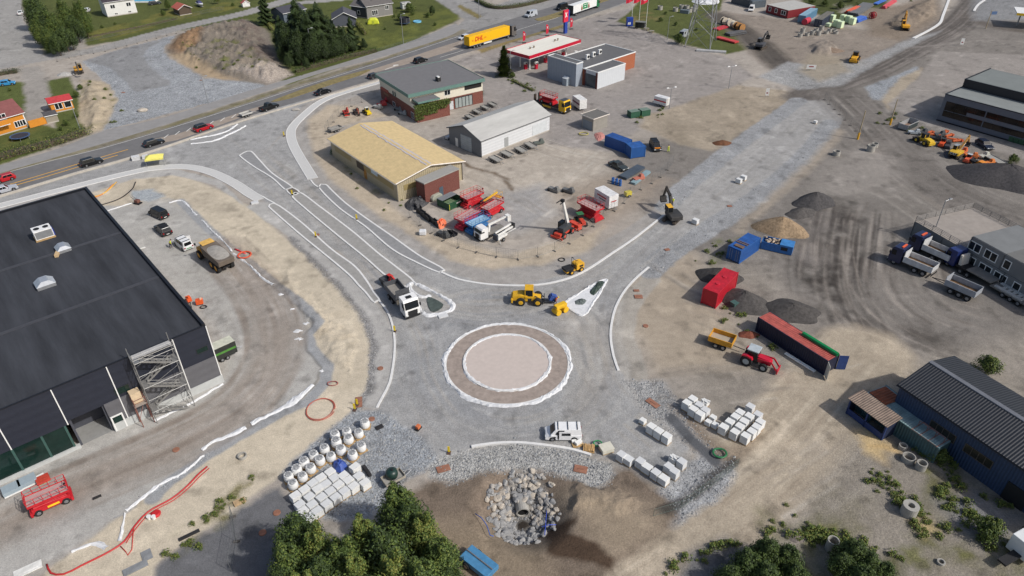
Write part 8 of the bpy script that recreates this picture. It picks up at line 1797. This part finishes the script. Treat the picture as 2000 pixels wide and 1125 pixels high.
for k,(u,v)in enumerate(((1262,59),(1272,64))):
 o=thing('picnic_table',('left','right')[k]+' weathered picnic table at the edge of the petrol station lawn','picnic table',px(u,v),R(-25));MB().b2(-.9,.9,-.4,.4,.7,.76).build('table_top',M('grey_wood',(156,150,142),.8),o)
 for s_ in(-.75,.75):MB().b2(-.9,.9,s_-.13,s_+.13,.42,.47).build('bench',M('grey_wood',(156,150,142)),o)
 for x in(-.6,.6):MB().box(x,0,.37,.08,1.4,.08).box(x,-.3,.37,.08,.08,.74).box(x,.3,.37,.08,.08,.74).build('trestle',m_wood,o)
o=thing('ice_box','blue advertising cabinet with white print at the petrol station lawn','cabinet',px(1229,51),R(10));MB().b2(-1.1,1.1,-.7,.7,.1,3.0).build('body',M('pylon_blue',(34,64,150)),o,.05);MB().b2(-.8,.2,-.74,-.7,.7,1.5).build('print',m_wf,o)
o=thing('bus_shelter','small flat roofed shelter with a red bin by the flagpoles','shelter',px(1250,56),R(-20));MB().b2(-1.8,1.8,-1,1,2.3,2.42).build('roof',M('felt_grey',(120,122,118),.8),o);MB().b2(-1.7,1.7,.9,1.0,.1,2.3).build('back_wall',M('shelter_dark',(60,62,58),.7),o);MB().b2(-1.7,-1.6,-.9,.9,.1,2.3).build('side_wall',M('shelter_dark',(60,62,58)),o)
for s_,y in((1.7,-.9),):MB().bar((s_,y,0),(s_,y,2.3),.05).build('post',m_galv,o)
p=px(1250,24);tag(MB().box(0,0,.6,3.4,1.4,1.2).box(0,0,1.25,3.0,1.1,.1).build('stone_block',M('slate_block',(110,120,126),.8,0,.15,1.5),None,.05,loc=px(1337,26)),'grey stone block heap at the back edge of the pylon lawn','block').rotation_euler=(0,0,R(-30))
tarp('white_sheet','big white sheeting heap at the top edge behind the pylon',[(1350,2),(1380,-6),(1404,0),(1400,8),(1370,9)],1.5,m_cover,'sheeting',15,1.5)
o=thing('station_canopy','corner of a yellow edged white canopy at the upper right edge','canopy',px(2012,52),R(-25));MB().b2(-6,12,-5,5,4.6,5.0).build('roof',m_wf,o);MB().b2(-6.1,12,-5.1,-5,4.3,5.1).build('edge_band',M('band_yellow',(232,190,40),.5),o)
for x in(-4,4):MB().b2(x-.2,x+.2,-.2,.2,0,4.6).build('column',m_galv,o)
for u,v,lb,ww in((1583,138,'white banner with dark print on a fence by the haul road',2.6),(1877,90,'narrow white sign beside the haul road',1.0),(1497,190,'white board sign at the corner of the dry field',.9)):
 o=thing('site_sign',lb,'sign',px(u,v),R(-10));MB().b2(-ww/2,ww/2,-.04,.04,.5,1.7 if ww>1 else 2.4).build('board',m_wf,o);MB().box(0,-.05,1.2,ww*.5,.02,.3).build('print',M('print_red',(150,60,60),.6),o)
 for s_ in(-.4,.4):MB().bar((ww*s_,0,0),(ww*s_,0,.6),.04).build('leg',m_galv,o)
 # ---------------------------------------------------------------- fences
def mesh_fence(label,pts,group,h=2.0,step=3.5,foot=True,name='fence_panel',mat=None):
 q=spline(P2(pts),.5);acc=[q[0]];s_=0
 for a,b in zip(q,q[1:]):
  s_+=math.hypot(b[0]-a[0],b[1]-a[1])
  if s_>=step:acc.append(b);s_=0
 proto=None
 for a,b in zip(acc,acc[1:]):
  d=math.hypot(b[0]-a[0],b[1]-a[1]);rz=math.atan2(b[1]-a[1],b[0]-a[0])
  if proto is None:
   proto=thing(name,label,'fence',(a[0],a[1]),rz,group);m_=mat or M('fence_wire',(126,128,128),.5,.5);D0=d
   mb=MB().bar((0,0,.1),(0,0,h),.03).bar((d,0,.1),(d,0,h),.03).bar((0,0,h),(d,0,h),.02).bar((0,0,.15),(d,0,.15),.02);mb.build('frame',m_,proto)
   wr=MB()
   for k in range(1,9):wr.bar((d*k/9,0,.15),(d*k/9,0,h),.006)
   for k in range(1,5):wr.bar((0,0,.15+(h-.15)*k/5),(d,0,.15+(h-.15)*k/5),.006)
   wr.build('wire_mesh',m_,proto)
   if foot:MB().box(0,0,.07,.25,.7,.14).build('foot',M('foot_dark',(86,82,78),.9),proto,.02)
  else :o=dup(proto,(a[0],a[1]),rz);o.scale=(d/D0,1,1)
mesh_fence('temporary mesh fence panel along the sand edge of the rental yard',[(800,425),(830,448),(872,474),(912,490),(947,496),(981,505),(1018,507),(1055,500),(1087,489),(1115,474),(1137,460),(1180,425),(1214,402),(1228,384),(1285,350),(1322,310)],'temporary fence round the rental yard')
mesh_fence('temporary mesh fence panel along the old side road',[(112,120),(150,110),(203,101),(294,78),(351,64),(450,40)],'temporary fence along the old side road',h=1.9)
mesh_fence('low wire fence panel on the garden hedge line of the white house',[(165,83),(260,62),(340,40),(440,18)],'garden wire fence',1.2,3.0,False)
mesh_fence('green mesh fence panel beside the dirt road',[(1276,1009),(1310,1006),(1350,977),(1400,942),(1462,893)],'green mesh fence by the dirt road',1.3,3.0,False,mat=M('fence_green',(84,100,92),.6))
mesh_fence('green garden fence panel below the lawn of the grey house',[(738,102),(785,88),(838,72)],'green garden fence',1.1,3.0,False,mat=M('fence_green',(84,100,92)))
mesh_fence('temporary mesh fence panel at the mini excavators',[(636,262),(650,240),(690,206),(740,192)],'temporary fence by the mini excavators')
mesh_fence('temporary mesh fence panel along the asphalt path',[(455,1010),(460,1050),(470,1090),(440,1130)],'temporary fence on the asphalt path')
mesh_fence('temporary mesh fence panel along the upper haul road',[(1610,195),(1650,235),(1690,275)],'temporary fence at the haul road')
# ---------------------------------------------------------------- plants
leafA=[M('leaf_%d'%i,c,.65,0,.25,.8,spec=.3)for i,c in enumerate(((86,102,46),(68,85,40),(54,69,35),(106,116,54),(44,56,34),(58,72,42),(120,122,60)))]
m_bark=M('bark',(92,80,68),.9,0,.3,4,.6,8)
def leaves(mb,r_,c,rad,n,size,mis,flat=.8,shell=.55):
 for _ in range(n):
  while True:
   q=Vector((r_.uniform(-1,1),r_.uniform(-1,1),r_.uniform(-1,1)))
   if shell*shell<q.length_squared<1:break
  p=Vector((c[0]+q.x*rad[0],c[1]+q.y*rad[1],c[2]+q.z*rad[2]));nn=(q+Vector((r_.gauss(0,.6),r_.gauss(0,.6),r_.gauss(.4,.6)))).normalized()
  t=nn.cross(Vector((r_.uniform(-1,1),r_.uniform(-1,1),r_.uniform(-1,1)))).normalized();b=nn.cross(t);s_=size*r_.uniform(.6,1.3)
  mb.m(r_.choice(mis));mb.add([p-t*s_,p+b*s_*flat*.7,p+t*s_,p-b*s_*flat*.7],[(0,1,2,3)])
def tree_mesh(seed,H,RC_,n,size,mis,blobs=16,name='leafy_tree',tops=False):
 r_=random.Random(seed);o=thing(name,'x','tree');t=MB();th=H*.45;t.cyl((0,0,-.2),(.1,.05,th),.16*H/8,.1*H/8,8);c=MB()
 for k in range(blobs):
  a=k*2.4;q=(k+.5)/blobs;z=H*(.3+.62*q);rr=RC_*(1.05-.85*q)*r_.uniform(.3,1.0);p=(rr*math.cos(a),rr*math.sin(a),z);br=RC_*r_.uniform(.26,.5)*(1.1-.5*q)
  mi=[r_.choice(mis),r_.choice(mis),r_.choice(mis)]
  t.cyl((.05,.03,th*r_.uniform(.6,1)),(p[0]*.8,p[1]*.8,p[2]),.05,.02,5);leaves(c,r_,p,(br,br,br*r_.uniform(1.0,1.7)),int(n/blobs*r_.uniform(.7,1.2)),size,mi,shell=.15)
 if tops:
  for k in range(3):a=k*2.1;leaves(c,r_,(RC_*.3*math.cos(a),RC_*.3*math.sin(a),H*(.9+.05*k)),(RC_*.2,RC_*.2,H*.13),int(n/blobs*.7),size,mis,shell=.1)
 leaves(c,r_,(0,0,H*.6),(RC_*.95,RC_*.95,H*.36),int(n*.16),size,mis,shell=.5)
 t.build('trunk',m_bark,o);c.build('crown',leafA,o);return o
def conifer_mesh(seed,H,RC_,n,mis,name='spruce_tree',col=False):
 r_=random.Random(seed);o=thing(name,'x','tree');MB().cyl((0,0,-.2),(0,0,H*.95),.25,.03,8).build('trunk',m_bark,o);c=MB()
 for k in range(n):
  z=H*(.04+.95*(1-math.sqrt(r_.random())));a=r_.uniform(0,6.283);env=RC_*(1-z/H)**(.62 if not col else .5)*(.7+.3*math.sin(z*2.9+3*a+2*math.sin(a*2)))*(.75+.25*math.sin(a*3+seed));q=env*math.sqrt(r_.uniform(.25,1));p=Vector((q*math.cos(a),q*math.sin(a),z));d=Vector((math.cos(a),math.sin(a),(-.45 if not col else 1.0)+r_.gauss(0,.2))).normalized();t=d.cross(Vector((0,0,1))).normalized();s_=r_.uniform(.25,.55)*(1 if not col else .6)
  c.m(r_.choice(mis));c.add([p-d*s_,p+t*s_*.5,p+d*s_,p-t*s_*.5],[(0,1,2,3)])
 c.build('crown',leafA,o);return o
usedT=set();TD=tree_mesh(11,9,3.0,12000,.15,(2,4,5,1,4),26,tops=True)
def plant(proto,label,u,v,zt=0.0,group=None,s_=1.0,cat=None):
 p=px(u,v,zt);z=ground_z(p.x,p.y)if zt==0 else 0
 if id(proto)in usedT:o=dup(proto,(p.x,p.y,z),rnd.uniform(0,6.28),label,group,s_)
 else :
  usedT.add(id(proto));o=proto;o.location=(p.x,p.y,z);o.scale=(s_,)*3;o['label']=label
  if group:o['group']=group
 if cat:o['category']=cat
 return o
TA,TB,TC=tree_mesh(1,8,2.5,13000,.13,(0,1,1,2,3),26,tops=True),tree_mesh(2,8,2.0,13000,.12,(3,0,1,0,6),24,tops=True),tree_mesh(3,8,2.9,11000,.15,(1,2,2,0,5),24)
for i,(u,v,h)in enumerate(((772,958,8),(792,985,8),(705,1018,8),(822,1012,8),(858,1062,7.4),(745,1042,8.6),(572,1012,7.8),(612,1040,8.2),(662,1062,8),(556,1072,7.6),(622,1098,8.4),(690,1095,8.2),(762,1092,8.8),(822,1104,8.2),(868,1112,6.2),(545,1112,6.5),(590,1130,8),(720,1140,9))):
 plant((TA,TB,TC)[(i*2+i//3)%3],'leafy green tree in the grove at the bottom edge',u,v,h,'grove at the bottom edge',h/8)
BA=tree_mesh(5,3.4,1.9,8000,.1,(1,2,0,5,1),24,'bush',True);BB=tree_mesh(6,2.0,1.3,3200,.09,(0,1,3,2),16,'bush',True);WE=tree_mesh(7,.45,.7,170,.09,(0,3,1,6),7,'weed_clump')
for i,(u,v,h)in enumerate(((1505,1062,3.4),(1545,1075,3.2),(1465,1085,3.6),(1500,1110,3.6),(1560,1112,3),(1430,1115,3),(1675,1066,3.6),(1700,1085,3.2),(1650,1090,3),(1690,1115,3.4),(1735,1105,2.4))):plant(BA,'bushy green shrub in the scrub at the lower right',u,v,h,'scrub at the lower right',h/3.4,'bush')
for u,v,s_,lb in((1925,728,1.3,'round green bush behind the far eaves of the dark shed'),(1832,900,.9,'green bush at the end of the teal container'),(1924,1048,1.0,'dark green bush beside the gravel patch at the lower right'),(1378,85,1.0,'x'),(1326,86,1.5,'round bush in front of the silver van at the pylon lawn'),(1001,152,.8,'low bush at the foot of the pointed conifer'),(1976,248+70,.9,'small bush behind the long grey trailer'),(653,300,.7,'green bush at the left corner of the beige hall')):
 if lb!='x':plant(BB,lb,u,v,0,None,s_,'bush')
r_=random.Random(5);WP=[]
for(u0,v0,u1,v1,k)in((1430,470,1380,515,12),(1420,610,1470,665,9),(1690,920,1830,1040,50),(1800,880,1960,1000,26),(1540,1010,1640,1060,24),(1830,950,1960,1090,40),(1480,1030,1760,1085,34),(1300,1110,1420,1060,16),(345,1085,480,950,18),(650,300,700,350,8),(1480,660,1530,690,4),(190,165,225,240,10),(345,105,530,150,24),(1700,215,1790,260,12),(755,400,775,408,4),(1255,235,1290,215,8),(545,128,590,150,8),(1010,160,1050,178,10),(1640,25,1740,10,16)):
 for _ in range(k):t=r_.random();WP.append((u0+(u1-u0)*t+r_.gauss(0,16),v0+(v1-v0)*t+r_.gauss(0,9)))
for u,v in WP:plant(WE,'low clump of weeds growing on bare ground',u,v,0,'weed clumps',r_.uniform(.35,1.25),'weeds')
for i,(u,v,h)in enumerate(((72,12,11),(118,4,11),(58,-10,12),(95,26,11),(138,30,9),(150,6,10),(118,52,8),(85,56,8),(104,66,7),(66,38,9),(130,55,7),(158,28,8))):plant((TC,TA)[i%2],'dark leafy tree in the clump beside the pale car park',u,v,h,'trees at the upper left',h/8)
SPR=conifer_mesh(1,14,4.8,12000,(4,5,2,2,5));THU=conifer_mesh(3,8,3.0,12000,(1,2,3,5),'thuja_tree',True)
for i,(u,v,s_)in enumerate(((592,108,1.25),(632,112,1.2),(522,48,.8),(556,104,.85),(690,98,.75),(612,120,1.05),(660,108,.7))):plant(SPR,'dark green spruce in the tall group beside the main road',u,v,0,'spruces by the main road',s_)
for u,v,s_ in((566,112,1.15),(584,100,1.3),(606,112,1.45),(622,104,1.4),(644,108,1.25),(616,126,1.05),(588,124,1.1),(674,106,.9),(656,118,.8),(636,122,.9),(550,96,.8),(596,86,1.2),(630,90,1.2),(566,134,.5),(590,128,.6),(620,124,.55),(645,118,.5),(668,110,.5),(690,104,.45),(712,98,.4),(600,136,.4),(552,120,.5),(640,108,.6)):plant(TD,'broad dark leafy tree crowding round the tall spruces',u,v,0,'leafy trees round the spruces',s_,'tree')
for u,v,s_ in((200,55,.5),(225,48,.4),(320,30,.9),(345,20,.7),(455,12,.6),(640,62,.6),(770,34,.5),(806,30,.7),(836,34,.8),(850,50,.5),(700,78,.6),(715,90,.5),(752,58,.4),(130,245,.7),(120,255,.5),(150,230,.6),(150,190,.8),(158,175,.7),(20,178,.4),(1290,42,.7),(1320,50,.6),(1360,60,.5),(1300,28,.5),(1585,8,1.2),(1610,12,1.1),(1640,18,1.3),(1600,-4,1.3),(1660,4,1.2)):plant(BB,'green shrub growing on one of the grassy plots along the top',u,v,0,'shrubs on the grassy plots',s_,'bush')
THU.scale=(1,)*3;o=plant(THU,'pointed thuja tree standing alone beside the petrol station',985,149,0,None,hgt(985,149,88)/8)
plant(BB,'small rounded tree with light green leaves at the grey house lawn',783,40,0,None,1.2,'tree')
plant(BB,'leafy bush beside the pale garden shed of the grey house',800,24,0,None,1.6,'bush');plant(TC,'broad tree at the lawn edge near the tapering side road',845,30,0,None,.45);plant(TA,'leafy garden tree behind the carport at the top edge',330,20,0,None,.5);plant(TB,'leafy garden tree at the top edge beside the boat',425,8,0,None,.5)
def hedge(label,pts,w_,h,mis,dens=60,size=.15,name='hedge',cat='hedge'):
 q=spline(P2(pts),.7);r_=random.Random(len(label));o=thing(name,label,cat,(q[0][0],q[0][1]));c=MB();n_=len(q)
 for k,p in enumerate(q):leaves(c,r_,(p[0]-q[0][0],p[1]-q[0][1],h*.52),(w_*.6,w_*.6,h*.55*r_.uniform(.9,1.1)),dens,size,mis,shell=.3)
 c.build('foliage',leafA,o);MB().sweep([(a[0]-q[0][0],a[1]-q[0][1])for a in q],w_*.35,h*.6,0).build('stems',m_bark,o);return o
hedge('long dark clipped hedge below the ochre house along the pavement',[(-40,325),(0,311),(60,294),(120,278),(165,262)],4.6,2.0,(5,2,6,1),150)
hedge('green hedge at the foot of the tall spruces along the pavement',[(578,142),(620,130),(680,113),(735,101)],2.4,1.6,(0,1,2),80)
hedge('yellow green clipped hedge between garage and lawn',[(690,42),(703,55),(714,68)],1.8,2.0,(6,3,6),90)
hedge('dark round hedge above the blue hatchback',[(-10,150),(12,145),(34,142)],2.8,1.5,(4,5,2),90)
hedge('yellowish low hedge along the garden of the white house',[(172,74),(230,62),(300,48),(345,37)],1.0,.9,(6,3,0),30)
hedge('dark green hedge on the corner plot at the top edge',[(930,2),(960,16),(1000,16),(1050,6),(1085,-4)],2.4,1.7,(1,2,0),80)
hedge('low planted bed along the wall between the conifer and yellow truck',[(1000,158),(1020,168),(1042,178)],1.6,.8,(0,3,1),40)
hedge('yellow green clipped hedge left of the slate blue house',[(514,42),(524,48),(532,60)],1.6,1.6,(6,3),60)
o=thing('climbing_vine','climbing vine hanging over the corner terrace wall of the brick office','vine',FO.o,FO.rz);c=MB();r_=random.Random(9);y_=-.2
while y_<yT_:
 for z_ in(H_G+.9,H_G+.2,H_G-.5,H_G-1.3,H_G-2.2):
  if H_G-z_>2.6*(1-y_/yT_)+.3*r_.random():continue
  leaves(c,r_,(LB0+.12,y_,z_),(.4,.6,.5),70,.15,(0,1,3,0),shell=.1)
 leaves(c,r_,(LB0-.5,y_,H_G+.8),(.6,.5,.4),40,.15,(0,1,2),shell=.1);y_+=.55
c.build('foliage',leafA,o);MB().tube([(LB0+.1,.3,0),(LB0+.12,1.5,H_G*.6),(LB0+.12,4,H_G)],.06).build('stem',m_bark,o)
tag(bpy.data.objects.get('haze'),kind='stuff')if bpy.data.objects.get('haze')else None
